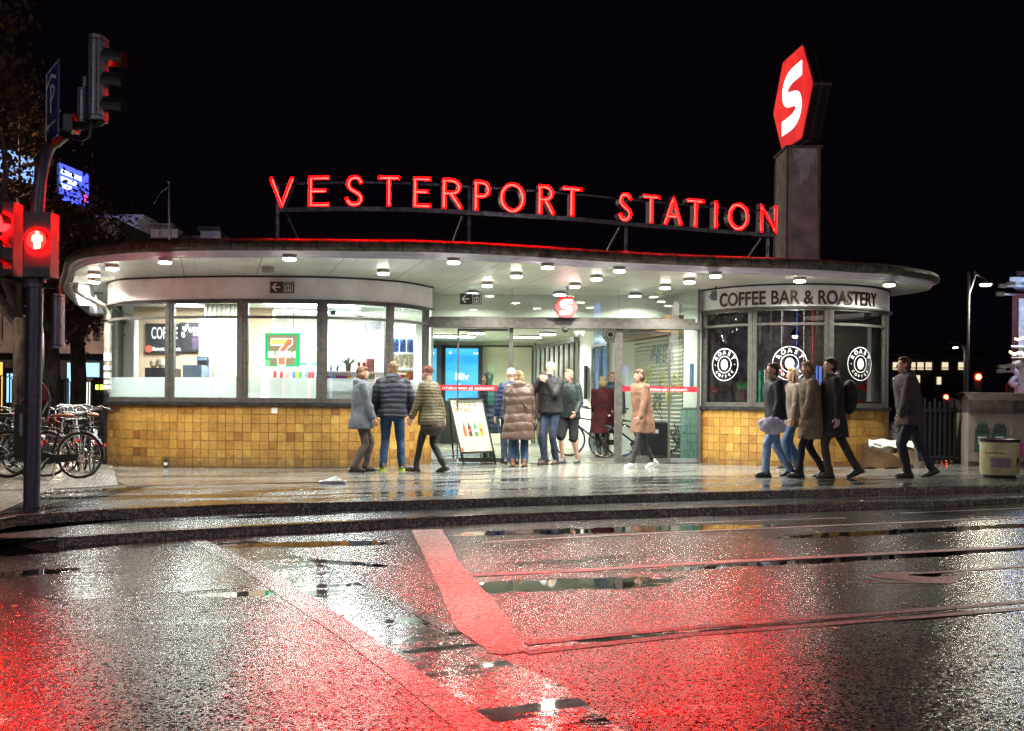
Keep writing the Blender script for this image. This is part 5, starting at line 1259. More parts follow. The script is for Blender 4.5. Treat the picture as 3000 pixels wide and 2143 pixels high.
fH = lambda u, v, k=0.0: c0 + U*u + Vector((0,0,v)) + nH*k
mb = MB(); mb.prism(hexpts(RH, .05), fH, 0, -.33); cs = mb.build('casing', M['black_metal'], hx)
mb = MB(); mb.prism(hexpts(RH*1.02, .05), fH, -.10, -.16); mb.prism(hexpts(RH*1.02, .05), fH, -.26, -.29); mb.build('casing_rib', M['black'], cs)
m = M['hex_big'] = emis('lit red acrylic, uneven', (1,.02,.02), .52, (.5,.02,.02)); nt = m.node_tree; b = nt.nodes["Principled BSDF"]
g_ = N(nt, "ShaderNodeNewGeometry"); nn = N(nt, "ShaderNodeTexNoise"); nn.inputs["Scale"].default_value = 1.7; nn.inputs["Detail"].default_value = 4; nt.links.new(g_.outputs["Position"], nn.inputs[0])
nt.links.new(mixc(nt, mapr(nt, nn.outputs[0], .38, .62), (.62,.008,.015), (1,.035,.022)), b.inputs["Emission Color"])
mb = MB(); mb.prism(hexpts(RH*.955, .05), fH, .002, .012); fc = mb.build('face', m, hx)
mb = MB(); mb.prism(hexpts(RH*.955, .05), fH, -.332, -.342); mb.build('face', m, hx)
mb = MB(); put_s(mb, fH, RH*1.0, RH*1.12, .235, .018); mb.build('letter', M['hex_white'], fc)
mb = MB(); put_s(mb, lambda u, v, k=0: fH(-u, v, -.35-k), RH*1.0, RH*1.12, .235, 0); mb.build('letter', M['hex_white'], fc)
# bits on the roof
p = at(1700, 713, 17.5); t = thing('roof_hatch', 'low dark roof hatch behind the canopy edge', 'hatch', (p.x, 17.5, SOF+.3)); mb = MB(); mb.box((p.x, 17.6, SOF+.36), (1.0, .5, .12)); mb.build('box', M['black'], t); mb = MB(); mb.box((p.x+.05, 17.6, SOF+.435), (1.05,.55,.03)); mb.build('lid', M['zinc'], t)

t = thing('added_bar_lamp', 'dim small added lamp inside the coffee bar', 'lamp', (5.6, 20.3, 2.5)); mb = MB(); mb.lathe([(.10,0),(.05,.12),(.01,.14)], (5.6,20.3,2.5), n=14); mb.tube([(5.6,20.3,2.63),(5.6,20.3,SCZ)], .006, n=5); mb.build('shade', M['black_metal'], t)  # lamp added so the bar's pillar and bricks show
mb = MB(); mb.ell((5.6,20.3,2.49), (.05,.05,.04)); mb.build('bulb', M['lamp_glow'], t)
l = bpy.data.lights.new('lamp_light', 'POINT'); l.shadow_soft_size = .05; l.energy = 9; l.color = (1,.85,.75); o = bpy.data.objects.new('lamp_light', l); C.objects.link(o); o.parent = t; o.location = (0,0,-.08)
M['stool_red'] = mat('red metal stool', (.45,.02,.02), .4); M['stool_green'] = mat('green metal stool', (.03,.28,.08), .4)
for px, d_, mk, lb in ((2480,19.3,'stool_red','red high stool behind the right coffee bar window, left one'),(2540,19.5,'stool_red','red high stool behind the right coffee bar window, right one'),(2185,19.6,'stool_green','green high stool behind the left coffee bar window')):
    q = at(px, 1178, d_); t = thing('bar_stool', lb, 'stool', (q.x, d_, gz(q.x)), group='coffee bar stools'); z_ = 1.42
    for sx in (-1, 1):
        for sy in (-1, 1): mb = MB(); mb.tube([(q.x+.20*sx, d_+.20*sy, .06), (q.x+.13*sx, d_+.13*sy, 1.18)], .014, n=6); mb.build('leg', M[mk], t)
    mb = MB(); mb.box((q.x, d_, 1.19), (.34,.34,.03)); mb.build('seat', M[mk], t)
    mb = MB(); mb.tube([(q.x-.14,d_+.15,1.2),(q.x-.15,d_+.18,1.55),(q.x+.15,d_+.18,1.55),(q.x+.14,d_+.15,1.2)], .013, n=6); mb.box((q.x, d_+.18, 1.48), (.28,.015,.10)); mb.build('backrest', M[mk], t)
# ------------------------------------------------------------------ people
def remesh(mb, voxel, smooth=2, disp=None):
    """one closed skin round overlapping limbs"""
    me = mb.mesh('tmp', []); o = bpy.data.objects.new('tmp', me); C.objects.link(o)
    r = o.modifiers.new('r', 'REMESH'); r.mode = 'VOXEL'; r.voxel_size = voxel; r.adaptivity = 0
    if smooth: s = o.modifiers.new('s', 'SMOOTH'); s.factor = .6; s.iterations = smooth
    dg = bpy.context.evaluated_depsgraph_get(); dg.update()
    m2 = bpy.data.meshes.new_from_object(o.evaluated_get(dg)); bpy.data.objects.remove(o); bpy.data.meshes.remove(me)
    n = len(m2.vertices); co = np.empty(n*3); m2.vertices.foreach_get('co', co); co = co.reshape(-1, 3)
    no = np.empty(n*3); m2.vertex_normals.foreach_get('vector', no); no = no.reshape(-1, 3)
    if disp is not None: co = co + no*disp(co, no)[:, None]
    m2.vertices.foreach_set('co', co.ravel()); m2.polygons.foreach_set('use_smooth', [True]*len(m2.polygons)); m2.update()
    return m2
def fold_noise(co, sc, amp, seed=0.0, stretch=(1,1,1)):
    out = np.empty(len(co))
    for i, c in enumerate(co): out[i] = noise.noise(Vector((c[0]*sc*stretch[0]+seed, c[1]*sc*stretch[1], c[2]*sc*stretch[2])))
    return out*amp
def ik(a, t, l1, l2, pole):
    a = Vector(a); t = Vector(t); d = t-a; L = min(d.length, (l1+l2)*.999); d.normalize(); t = a+d*L
    x = (l1*l1-l2*l2+L*L)/(2*L); h = math.sqrt(max(1e-6, l1*l1-x*x)); p = Vector(pole); p -= d*p.dot(d)
    if p.length < 1e-6: p = Vector((0,1,0))
    p.normalize(); return a+d*x+p*h, t
def loft(mb, rings, n=22):
    """rings: (z, rx, ry, cx, cy)"""
    o = len(mb.v)
    for z, rx, ry, cx, cy_ in rings:
        for k in range(n):
            a = 2*math.pi*k/n; c_, s_ = math.cos(a), math.sin(a)
            mb.v.append(Vector((cx + rx*math.copysign(abs(c_)**.85, c_), cy_ + ry*math.copysign(abs(s_)**.85, s_), z)))
    for i in range(len(rings)-1):
        for k in range(n): mb.f.append((o+i*n+k, o+i*n+(k+1) % n, o+(i+1)*n+(k+1) % n, o+(i+1)*n+k)); mb.m.append(0)
    mb.f.append(tuple(o+k for k in range(n))[::-1]); mb.m.append(0); mb.f.append(tuple(o+(len(rings)-1)*n+k for k in range(n))); mb.m.append(0)
CM = {}
def cloth(name, col, rough=.7, sheen=.0, bump=.25, bs=70, spec=.3, var=.12):
    if name not in CM:
        CM[name] = mat(name, col, rough, var=var, scale=9, bump=bump, bscale=bs, spec=spec)
    return CM[name]
def hand(mb, w_, d, palm_n, side, curl=.5, s=1.0):
    """palm and five fingers; w_ wrist, d direction of the hand, palm_n where the palm faces, side +1 thumb toward d x palm_n"""
    d = Vector(d).normalized(); pn = Vector(palm_n); pn = (pn - d*pn.dot(d)).normalized(); sd = d.cross(pn)*side
    for k in range(4):
        u = (k-1.5)*.019*s; b0 = w_ + d*.02*s + sd*u*.8; b1 = w_ + d*.088*s + sd*u
        mb.cap(b0, b1, .014*s, .0115*s, n=8)
        L = (.072,.080,.075,.058)[3-k]*s; p = b1; dd = d.copy()
        for j, f in enumerate((.45,.32,.23)):
            dd = (dd*math.cos(curl*.75) + pn*math.sin(curl*.75)).normalized() if j or curl > .3 else dd
            q = p + dd*L*f; mb.cap(p, q, (.0098-.0008*j)*s, (.0092-.0010*j)*s, n=7); p = q
    t0 = w_ + d*.025*s + sd*.028*s; t1 = t0 + (d*.55+sd*.75+pn*.2).normalized()*.040*s; t2 = t1 + (d*.9+sd*.25+pn*.35).normalized()*.032*s
    mb.cap(t0, t1, .0145*s, .0115*s, n=8); mb.cap(t1, t2, .0112*s, .0090*s, n=8)
def person(px, py, H, yaw, label, P, d=None, dz=0.0):
    """stands with the photo point (px, py) midway between the feet; yaw 0 looks away from the camera, 90 to the left"""
    k = H/1.75; rnd = random.Random(px)
    base = G(px, py) if d is None else Vector((at(px, py, d).x, d, gz(at(px, py, d).x)+.01))
    t = thing('person', label, 'person', tuple(base), group=P.get('group')); t.rotation_euler = (0, 0, R(yaw)); local(t)
    lean = P.get('lean', 0.02); sw = P.get('sw', 1.0); fat = P.get('fat', 1.0)
    fy = lambda z: lean*max(0, (z-.9*k))/(.6*k)*k
    S = lambda x, y, z: Vector((x*k, y*k + fy(z*k)*1.0, z*k))
    hipL, hipR = S(-.095, 0, .90), S(.095, 0, .90)
    fL = P.get('footL', (-.11, 0, 0)); fR = P.get('footR', (.11, 0, 0))
    knees, ankles = [], []
    for hp, f in ((hipL, fL), (hipR, fR)):
        an = Vector((f[0]*k, f[1]*k, (f[2]+.085)*k)); kn, an2 = ik(hp, an, .43*k, .425*k, (0, 1, .05)); knees.append(kn); ankles.append(an2)
    shL, shR = S(-.175*sw, 0, 1.415), S(.175*sw, 0, 1.415)
    hands = []; elbows = []
    for sh, hh, sd in ((shL, P.get('handL', (-.25,.03,.80)), -1), (shR, P.get('handR', (.25,.03,.80)), 1)):
        e_, w_ = ik(sh, Vector((hh[0]*k, hh[1]*k, hh[2]*k)), .285*k, .255*k, P.get('pole'+'LR'[sd > 0], (sd*.35, -1, -.1))); elbows.append(e_); hands.append(w_)
    hy, hp_ = R(P.get('head_yaw', 0)), R(P.get('head_pitch', 0)); nk = S(0, 0, 1.50); HM = Matrix.Rotation(hy, 3, 'Z') @ Matrix.Rotation(-hp_, 3, 'X')
    hc = nk + HM @ Vector((0, .022*k, .125*k)); HH = lambda x, y, z: hc + HM @ Vector((x*k, y*k, z*k))
    # body
    mb = MB()
    mb.ell(HH(0,-.012,.025), (.073*k,.090*k,.090*k), HM, 16); mb.ell(HH(0,.022,-.035), (.056*k,.064*k,.082*k), HM, 14); mb.ell(HH(0,.045,-.085), (.030*k,.030*k,.025*k), HM, 10)
    mb.cap(HH(0,.080,.012), HH(0,.098,-.028), .008*k, .0125*k, n=8); mb.ell(HH(0,.082,-.058), (.022*k,.010*k,.009*k), HM, 8)
    for sx in (-1, 1): mb.ell(HH(sx*.074,-.010,-.010), (.010*k,.020*k,.030*k), HM, 8); mb.ell(HH(sx*.032,.062,-.012), (.020*k,.014*k,.016*k), HM, 8)
    mb.cap(nk+Vector((0,-.01,-.06))*k, HH(0,-.02,-.06), .052*k, .050*k, n=12)
    loft(mb, [(.86*k,.13*k,.09*k,0,0),(1.0*k,.12*k,.085*k,0,fy(1.0*k)),(1.25*k,.14*k,.09*k,0,fy(1.25*k)),(1.42*k,.13*k,.07*k,0,fy(1.42*k)),(1.48*k,.06*k,.05*k,0,fy(1.48*k))], 14)
    for sh, e_, w_ in ((shL, elbows[0], hands[0]), (shR, elbows[1], hands[1])): mb.cap(sh, e_, .045*k, .036*k); mb.cap(e_, w_, .036*k, .024*k)
    for hp, kn, an in ((hipL, knees[0], ankles[0]), (hipR, knees[1], ankles[1])): bs_ = 1.0 if P.get('shorts') else .62; mb.cap(hp, kn, .078*k*bs_, .052*k*bs_); mb.cap(kn, kn.lerp(an,.35), .052*k*bs_, .053*k*bs_); mb.cap(kn.lerp(an,.3), an, .052*k*bs_, .034*k*bs_)
    for i, sd in ((0, -1), (1, 1)):
        dr = (hands[i]-elbows[i]).normalized(); pn = P.get('palm'+'LR'[i], (-sd, .2, 0)); hand(mb, hands[i]-dr*.005, P.get('hdir'+'LR'[i], dr+Vector((0,.1,-.05))), pn, P.get('tside'+'LR'[i], sd), P.get('curl', .45), k*1.02)
    me = remesh(mb, .0065, 1)
    for m_ in (P.get('skin', M['skin']), M['skin_dark'], M['lips']): me.materials.append(m_)
    bo = bpy.data.objects.new('body', me); C.objects.link(bo); bo.parent = t
    n = len(me.polygons); ce = np.empty(n*3); me.polygons.foreach_get('center', ce); ce = ce.reshape(-1, 3)
    L_ = (ce - np.array(hc)) @ np.array(HM) / k
    idx = np.zeros(n, dtype=int); ax = np.abs(L_[:,0]); fr = L_[:,1] > .045
    eye = ((ax-.032)/.013)**2 + ((L_[:,2]+.008)/.0065)**2 < 1; brow = (ax > .015) & (ax < .050) & (np.abs(L_[:,2]-.018+ax*.06) < .0045)
    idx[(eye | brow) & fr] = 1; idx[fr & (ax < .022) & (np.abs(L_[:,2]+.058) < .008)] = 2
    me.polygons.foreach_set('material_index', idx.astype(np.int32)); me.update()
    # trousers
    tm = P.get('trousers'); tr = P.get('tr', (.098,.072,.058))
    if tm:
        mb = MB(); mb.ell(S(0,-.01,.93), (.165*k*fat,.125*k*fat,.12*k), None, 16)
        for hp, kn, an in ((hipL, knees[0], ankles[0]), (hipR, knees[1], ankles[1])):
            mb.cap(hp, kn, tr[0]*k*fat, tr[1]*k)
            if P.get('shorts'): pass
            else: mb.cap(kn, an+Vector((0,0,.01)), tr[1]*k, tr[2]*k)
        dsp = lambda co, no: fold_noise(co, 14, .012, rnd.random()*9, (1,1,.55)) + fold_noise(co, 32, .004, 3)
        me = remesh(mb, .014, 2, dsp); me.materials.append(tm); o = bpy.data.objects.new('trousers', me); C.objects.link(o); o.parent = t
    # shoes
    for i, (an, f) in enumerate(((ankles[0], fL), (ankles[1], fR))):
        toe = R(P.get('toe', (8, -8))[i]); pt = R((P.get('tilt', (0, 0)))[i]); FM = Matrix.Rotation(toe, 3, 'Z') @ Matrix.Rotation(pt, 3, 'X')
        q = lambda x, y, z: an + FM @ Vector((x*k, y*k, (z-.085)*k))
        mb = MB(); mb.cap(q(0,-.055,.040), q(0,.05,.050), .040*k, .042*k); mb.cap(q(0,.05,.046), q(.0,.150,.034), .044*k, .034*k); mb.cap(q(0,-.03,.06), q(0,-.015,P.get('boot', .10)), .045*k, .048*k)
        me = remesh(mb, .010, 1); co = np.empty(len(me.vertices)*3); me.vertices.foreach_get('co', co); co = co.reshape(-1,3)
        lo = (co - np.array(an)) @ np.array(FM); lo[:,2] = np.maximum(lo[:,2], -.083*k); co = lo @ np.array(FM).T + np.array(an); me.vertices.foreach_set('co', co.ravel())
        me.materials.append(P.get('shoes', M['black'])); o = bpy.data.objects.new('shoe', me); C.objects.link(o); o.parent = t; ORG[o.name] = Vector((0,0,0))
        mb = MB(); pr = [(-.040,-.085),(-.043,-.03),(-.042,.05),(-.045,.11),(-.032,.165),(0,.185),(.032,.165),(.045,.11),(.042,.05),(.043,-.03),(.040,-.085),(0,-.10)]
        mb.prism(pr, lambda u, v, dd: q(u, v, dd), .002, P.get('sole_h', .022)); s_ = mb.build('sole', P.get('soles', M['rubber']), o)
    # coat
    cm = P['coat']; hem = P.get('hem', .80); th = P.get('thick', .03)*k; fl = P.get('flare', 1.0)
    rings = []
    prof = [(1.475,.070,.065),(1.45,.110*sw,.085),(1.415,.148*sw,.100),(1.34,.180*sw,.115),(1.22,.178,.118),(1.08,.165,.112),(.98,.172,.118),(.90,.182*fl,.125*fl)]
    for z, rx, ry in prof:
        if z > hem: rings.append((z*k, rx*k*fat+th, ry*k*fat+th, 0, fy(z*k)))
    zz = min(.86, hem+.3)
    while zz > hem+.02: rings.append((zz*k, (.185+(.9-zz)*.10*fl)*fl*k*fat+th, (.13+(.9-zz)*.10*fl)*fl*k*fat+th, 0, P.get('skirt_y', 0)*(.9-zz)*k)); zz -= .12
    rings.append((hem*k, (.185+max(0,.9-hem)*.11*fl)*fl*k*fat+th*.8, (.13+max(0,.9-hem)*.11*fl)*fl*k*fat+th*.8, 0, P.get('skirt_y', 0)*max(0,.9-hem)*k))
    mb = MB(); loft(mb, rings[::-1], 24)
    ar = P.get('sleeve', (.075,.062,.052))
    for sh, e_, w_ in ((shL, elbows[0], hands[0]), (shR, elbows[1], hands[1])):
        mb.cap(sh, e_, ar[0]*k, ar[1]*k, n=12); mb.cap(e_, e_.lerp(w_, .93), ar[1]*k, ar[2]*k, n=12)
    hood = P.get('hood')
    if hood:
        cyb = fy(1.48*k)
        mb.ell(Vector((0, cyb-.075*k, 1.485*k)), (.125*k,.075*k,.080*k), Matrix.Rotation(R(-18), 3, 'X'), 16); mb.ell(Vector((0, cyb-.03*k, 1.49*k)), (.135*k,.11*k,.045*k), None, 16)
        mb.ell(Vector((0, cyb-.11*k, 1.42*k)), (.08*k,.05*k,.085*k), None, 14)
    elif P.get('collar', True): mb.lathe([(.085*k,0),(.080*k,.05*k),(.074*k,.055*k)], (0, fy(1.47*k), 1.455*k), n=16)
    q = P.get('quilt', 0); sd = rnd.random()*20
    def dsp(co, no):
        r_ = fold_noise(co, 9, .013, sd, (1,1,.7)) + fold_noise(co, 26, .005, sd+4)
        if q:
            ph = co[:,2]/q + .25*np.array(fold_noise(co, 3, 1.0, sd)); r_ = r_*.8 + (np.sqrt(np.abs(np.sin(np.pi*ph)))-.6)*.013
        return r_
    me = remesh(mb, .013, 2, dsp); me.materials.append(cm); co_ = bpy.data.objects.new('coat', me); C.objects.link(co_); co_.parent = t; ORG[co_.name] = Vector((0,0,0))
    if P.get('scarf'):
        mb = MB(); mb.lathe([(.075*k,-.03*k),(.10*k,0),(.095*k,.04*k),(.07*k,.06*k)], S(0,.015,1.49), n=18); mb.build('scarf', P['scarf'], t, smooth=True)
    # hair
    hs = P.get('hair_style', 'short'); hm = P.get('hair')
    if hm:
        mb = MB()
        if hs == 'beanie':
            mb.ell(HH(0,-.012,.045), (.083*k,.098*k,.085*k), HM, 16); mb.ell(HH(0,-.012,.020), (.086*k,.101*k,.030*k), HM, 16)
        else:
            mb.ell(HH(0,-.024,.040), (.080*k,.092*k,.086*k), HM, 16); mb.ell(HH(0,-.046,-.012), (.076*k,.064*k,.092*k), HM, 14); mb.ell(HH(0,-.052,-.055), (.058*k,.048*k,.055*k), HM, 14)
            if hs == 'bob':
                mb.ell(HH(0,-.035,-.03), (.092*k,.080*k,.090*k), HM, 14); mb.ell(HH(0,.030,.070), (.068*k,.055*k,.045*k), HM, 12)
            if hs == 'long':
                for x in (-.06,-.03,0,.03,.06): mb.cap(HH(x,-.05,0), HH(x*1.5,-.075,-.24), .040*k, .028*k)
                for sx in (-1, 1): mb.cap(HH(sx*.066,-.005,.01), HH(sx*.085,.02,-.22), .026*k, .018*k)
            if hs == 'short': pass
            mb.cap(HH(.02,.045,.085), HH(-.03,.040,.085), .028*k, .026*k)
        sdh = rnd.random()*9
        me = remesh(mb, .010, 1, lambda co, no: fold_noise(co, 40, .009, sdh, (1,1,.25))+fold_noise(co, 90, .004, sdh, (1,1,.4))); me.materials.append(hm); o = bpy.data.objects.new('hat' if hs == 'beanie' else 'hair', me); C.objects.link(o); o.parent = t
    t["_k"] = k; del t["_k"]
    return t, dict(HH=HH, k=k, hands=hands, S=S, fy=fy, shL=shL, shR=shR, coat=co_)
H_ = lambda n, c: cloth(n, c, .55, bump=.6, bs=120, var=.3)
hb, hbl, hbr, hg, hdk, hlb = H_('hair auburn brown', (.16,.075,.03)), H_('hair fair', (.24,.155,.075)), H_('hair brown', (.09,.05,.03)), H_('hair grey', (.50,.45,.42)), H_('hair dark brown', (.05,.03,.022)), H_('hair pale blond', (.36,.28,.16))
jeans, jeans_d, jeans_l = cloth('blue denim', (.03,.07,.15), .8), cloth('dark denim', (.022,.035,.065), .8), cloth('faded denim', (.15,.23,.38), .8)
blk, tau, navy, olive, brown, maroon = cloth('black cloth', (.018,.018,.02), .7), cloth('taupe trousers', (.085,.07,.065), .75), cloth('navy nylon', (.012,.015,.032), .62, bump=.3, spec=.5), cloth('olive nylon', (.075,.062,.025), .5, spec=.5), cloth('brown nylon', (.085,.05,.038), .42, spec=.5), cloth('maroon wool', (.05,.005,.009), .85)
gpark, tan, dkgreen, brn2 = cloth('blue grey parka cloth', (.10,.12,.15), .6, bump=.35), cloth('tan wool', (.20,.11,.07), .85), cloth('dark green black jacket', (.02,.03,.028), .6), cloth('dark umber cloth', (.06,.045,.04), .8)
sh_blk, sh_brn, sh_wht, sh_grey = cloth('black shoe leather', (.02,.018,.018), .35, spec=.6), cloth('tan boot leather', (.25,.10,.04), .45), cloth('white sneaker', (.68,.66,.64), .5), cloth('grey sneaker', (.16,.16,.17), .6)
M['neon_sole'] = mat('yellow green sole', (.45,.62,.02), .5)
pockL, pockR = (-.20,.10,.86), (.20,.10,.86)
def beam(mb, a, b_, r, n=6): mb.tube([a, b_], r, n=n)
t, J = person(1056, 1384, 1.71, -80, 'woman with short auburn hair in a long grey parka, standing in profile facing right', dict(coat=gpark, hem=.72, thick=.045, hood=True, trousers=tau, shoes=sh_blk, hair=hb, hair_style='bob', handL=(-.22,.20,.86), handR=(.22,.20,.86), sleeve=(.085,.075,.06), fat=1.05, footL=(-.10,.08,0), footR=(.10,-.10,0), head_pitch=-6, head_yaw=-6, flare=1.06, tr=(.095,.068,.060)))
t, J = person(1149, 1380, 1.80, 4, 'man in a navy puffer jacket and blue jeans with his back turned', dict(coat=navy, hem=.86, thick=.045, hood=True, quilt=.085, trousers=jeans, shoes=sh_blk, soles=M['neon_sole'], sole_h=.04, hair=hbl, handL=(-.27,.10,.92), handR=(.27,.10,.92), poleL=(-1,-.4,0), poleR=(1,-.4,0), sleeve=(.088,.08,.062), footL=(-.15,0,0), footR=(.15,.02,0), toe=(12,-12), fat=1.06, sw=1.1, tr=(.098,.070,.062)))
t, J = person(1262, 1385, 1.72, 62, 'person in an olive quilted coat and dark red beanie striding left', dict(coat=olive, hem=.78, thick=.045, quilt=.05, trousers=blk, shoes=sh_blk, hair=cloth('dark red knit', (.14,.05,.035), .9), hair_style='beanie', handL=(-.30,.22,.80), handR=(.24,-.10,.86), footL=(-.06,.26,0), footR=(.08,-.20,.02), tilt=(4,-16), lean=.06, tr=(.088,.060,.044), boot=.20, collar=True, flare=1.08))
mb = MB(); mb.ell(J['S'](0,-.02,.76), (.23,.19,.16), None, 18)
me = remesh(mb, .013, 2, lambda co, no: fold_noise(co, 10, .015, 2)); me.materials.append(brn2); o = bpy.data.objects.new('tunic', me); C.objects.link(o); o.parent = t
t, J = person(1518, 1369, 1.69, -4, 'woman in a long brown quilted coat, seen from behind, with tan boots', dict(coat=brown, hem=.50, thick=.055, hood=True, quilt=.155, trousers=jeans, shoes=sh_brn, hair=hbl, hair_style='bob', handL=(-.24,.10,.88), handR=(.24,.10,.88), sleeve=(.088,.078,.060), footL=(-.10,0,0), footR=(.11,0,0), fat=1.05, flare=1.04, tr=(.1,.075,.07), boot=.13))
mb = MB(); S_ = J['S']; mb.bar(S_(-.13,-.14,1.40), S_(.20,-.19,1.02), .035, .008); mb.build('bag_strap', blk, t)
t, J = person(1497, 1352, 1.74, 12, 'person in a navy jacket with a pale cap standing behind the brown coat', dict(coat=cloth('mid blue nylon', (.015,.03,.075), .5), hem=.82, thick=.045, quilt=.08, trousers=jeans_d, shoes=sh_blk, hair=cloth('pale wool hat', (.55,.52,.42), .8), hair_style='beanie', handL=(-.28,.06,.88), handR=pockR, footL=(-.12,0,0), footR=(.12,.05,0)), d=18.6)
t, J = person(1432, 1350, 1.70, 60, 'woman with long brown hair in a dark blue coat behind the sliding door', dict(coat=cloth('dark blue nylon', (.035,.05,.085), .5), hem=.55, thick=.035, quilt=.10, trousers=blk, shoes=sh_blk, hair=hdk, hair_style='long', handL=pockL, handR=pockR, flare=1.03, head_yaw=28, skin=M['skin']), d=19.6)
t, J = person(1612, 1362, 1.86, 152, 'grey haired bearded man in a black jacket pulling his blue mask down while walking', dict(coat=blk, hem=.88, thick=.040, quilt=.0, trousers=jeans_d, shoes=cloth('brown suede shoe', (.09,.065,.05), .7), hair=hg, handL=(-.05,.22,1.42), handR=(.13,.20,1.45), poleL=(-.5,-.1,-1), poleR=(.6,-.1,-1), palmL=(.2,-1,.1), palmR=(-.4,-1,.1), hdirL=(.9,.1,.35), hdirR=(-.9,.2,.2), curl=.25, footL=(-.08,-.05,.0), footR=(.05,.14,0), lean=.02, fat=1.02, sleeve=(.082,.072,.055), tr=(.092,.066,.056), head_yaw=14, head_pitch=-6))
HH = J['HH']; mb = MB(); mb.ell(HH(0,.060,-.085), (.058,.048,.026), None, 14); mb.build('face_mask', cloth('pale blue mask', (.25,.42,.60), .6), t, smooth=True)
mb = MB(); mb.ell(HH(0,.040,-.065), (.055,.050,.040), None, 14); me = remesh(mb, .010, 1, lambda co, no: fold_noise(co, 60, .006)); me.materials.append(hg); o = bpy.data.objects.new('beard', me); C.objects.link(o); o.parent = t
# the bag at his side
bg_ = G(1588, 1350); t = thing('shoulder_bag', 'black shoulder bag with a yellow mark hanging beside the bearded man', 'bag', (bg_.x, bg_.y-.1, .5)); p = at(1590, 1242, bg_.y-.12)
mb = MB(); mb.prism([(-.17,-.13),(.15,-.13),(.10,.17),(-.05,.19)], lambda u, v, dd: p+Vector((u, dd, v)), -.05, .05); mb.build('bag_body', blk, t)
mb = MB(); mb.tube([p+Vector((-.02,0,.17)), p+Vector((.02,-.0,.42)), p+Vector((.06,.03,.62))], .012, n=6); mb.build('strap', blk, t)
mb = MB(); mb.prism([(-.10,-.09),(.03,-.10),(.05,-.06),(-.04,-.05)], lambda u, v, dd: p+Vector((u, -.054, v)), 0, .002); mb.build('yellow_mark', M['p_yellow'], t)
t, J = person(1668, 1358, 1.74, 150, 'person in a dark jacket and shorts with bare calves, half behind the bearded man', dict(coat=dkgreen, hem=.84, thick=.03, trousers=cloth('black shorts', (.02,.02,.022), .8), shorts=True, shoes=sh_grey, hair=hlb, handL=(-.22,.2,.95), handR=(.24,-.05,.85), footL=(-.10,-.14,.0), footR=(.09,.10,0), lean=.05, tr=(.10,.088,.07), boot=.08))
t, J = person(1598, 1345, 1.70, 140, 'person in khaki trousers and trainers, mostly hidden behind the bearded man', dict(coat=cloth('brown jacket', (.07,.05,.04), .8), hem=.84, thick=.03, trousers=cloth('khaki cloth', (.20,.16,.09), .8), shoes=sh_grey, hair=hbr, footL=(-.08,.12,0), footR=(.10,-.12,0)), d=19.4)
t, J = person(1764, 1341, 1.66, 8, 'blond woman in a long maroon coat with her back turned', dict(coat=maroon, hem=.52, thick=.024, trousers=blk, tr=(.085,.058,.045), shoes=sh_blk, boot=.14, hair=hlb, hair_style='bob', handL=(-.14,.22,.98), handR=(.14,.22,.98), flare=1.12, footL=(-.07,-.02,0), footR=(.09,.1,0)), d=20.9)
mb = MB(); mb.lathe([(.195,-.015),(.198,0),(.195,.015)], (0,0,1.04), n=20, M=Matrix.Diagonal((1,.72,1))); mb.build('belt', blk, t)
t, J = person(1792, 1341, 1.78, 168, 'person with swept blond hair and glasses in a dark jacket behind the maroon coat', dict(coat=cloth('teal black jacket', (.02,.045,.065), .5), hem=.84, thick=.04, hood=True, trousers=blk, shoes=sh_blk, hair=hlb, handL=(-.26,.1,.85), handR=(.2,.2,.98), head_yaw=16), d=21.6)
HH = J['HH']; mb = MB()
for sx in (-1, 1): mb.tube([HH(sx*.032+.023*math.cos(a_*math.pi/6), .083, -.010+.018*math.sin(a_*math.pi/6)) for a_ in range(12)], .0022, n=5, closed=True); mb.tube([HH(sx*.055,.081,-.006), HH(sx*.078,.0,-.002)], .0022, n=5)
mb.build('glasses', M['black'], t)
t, J = person(1882, 1372, 1.70, 118, 'person in a tan coat and white trainers passing the right sliding door', dict(coat=tan, hem=.62, thick=.03, trousers=cloth('charcoal leggings', (.035,.035,.04), .7), tr=(.085,.058,.045), shoes=sh_wht, soles=sh_wht, hair=hbr, hair_style='bob', handL=(-.24,.22,.90), handR=(.24,-.16,.84), footL=(-.06,.26,0), footR=(.08,-.28,.02), tilt=(0,-20), lean=.07, flare=1.05))
t, J = person(2272, 1398, 1.72, 100, 'person in a short dark jacket and faded jeans carrying a pale bag', dict(coat=blk, hem=.88, thick=.03, trousers=jeans_l, shoes=sh_blk, boot=.18, sole_h=.035, hair=hbr, handL=(-.25,.15,.90), handR=(.24,-.02,.84), footL=(-.08,.20,0), footR=(.08,-.26,.02), tilt=(0,-18), lean=.05))
wp = at(2262, 1248, G(2262,1400).y-.33); t = thing('tote_bag', 'pale lilac tote bag carried by the person in faded jeans', 'bag', tuple(wp)); mb = MB()
mb.ell(wp, (.21,.07,.13), Matrix.Rotation(R(8), 3, 'Y'), 16); me = remesh(mb, .012, 1, lambda co, no: fold_noise(co-np.array(wp), 14, .02)); co = np.empty(len(me.vertices)*3); me.vertices.foreach_get('co', co); co = co.reshape(-1,3)-np.array(wp); me.vertices.foreach_set('co', co.ravel()); me.materials.append(cloth('pale lilac cloth', (.55,.52,.66), .7)); o = bpy.data.objects.new('bag_body', me); C.objects.link(o); o.parent = t
mb = MB(); mb.tube([wp+Vector((-.08,0,.09)), wp+Vector((-.03,.02,.26)), wp+Vector((.05,.02,.09))], .010, n=6); mb.build('handle', blk, t)
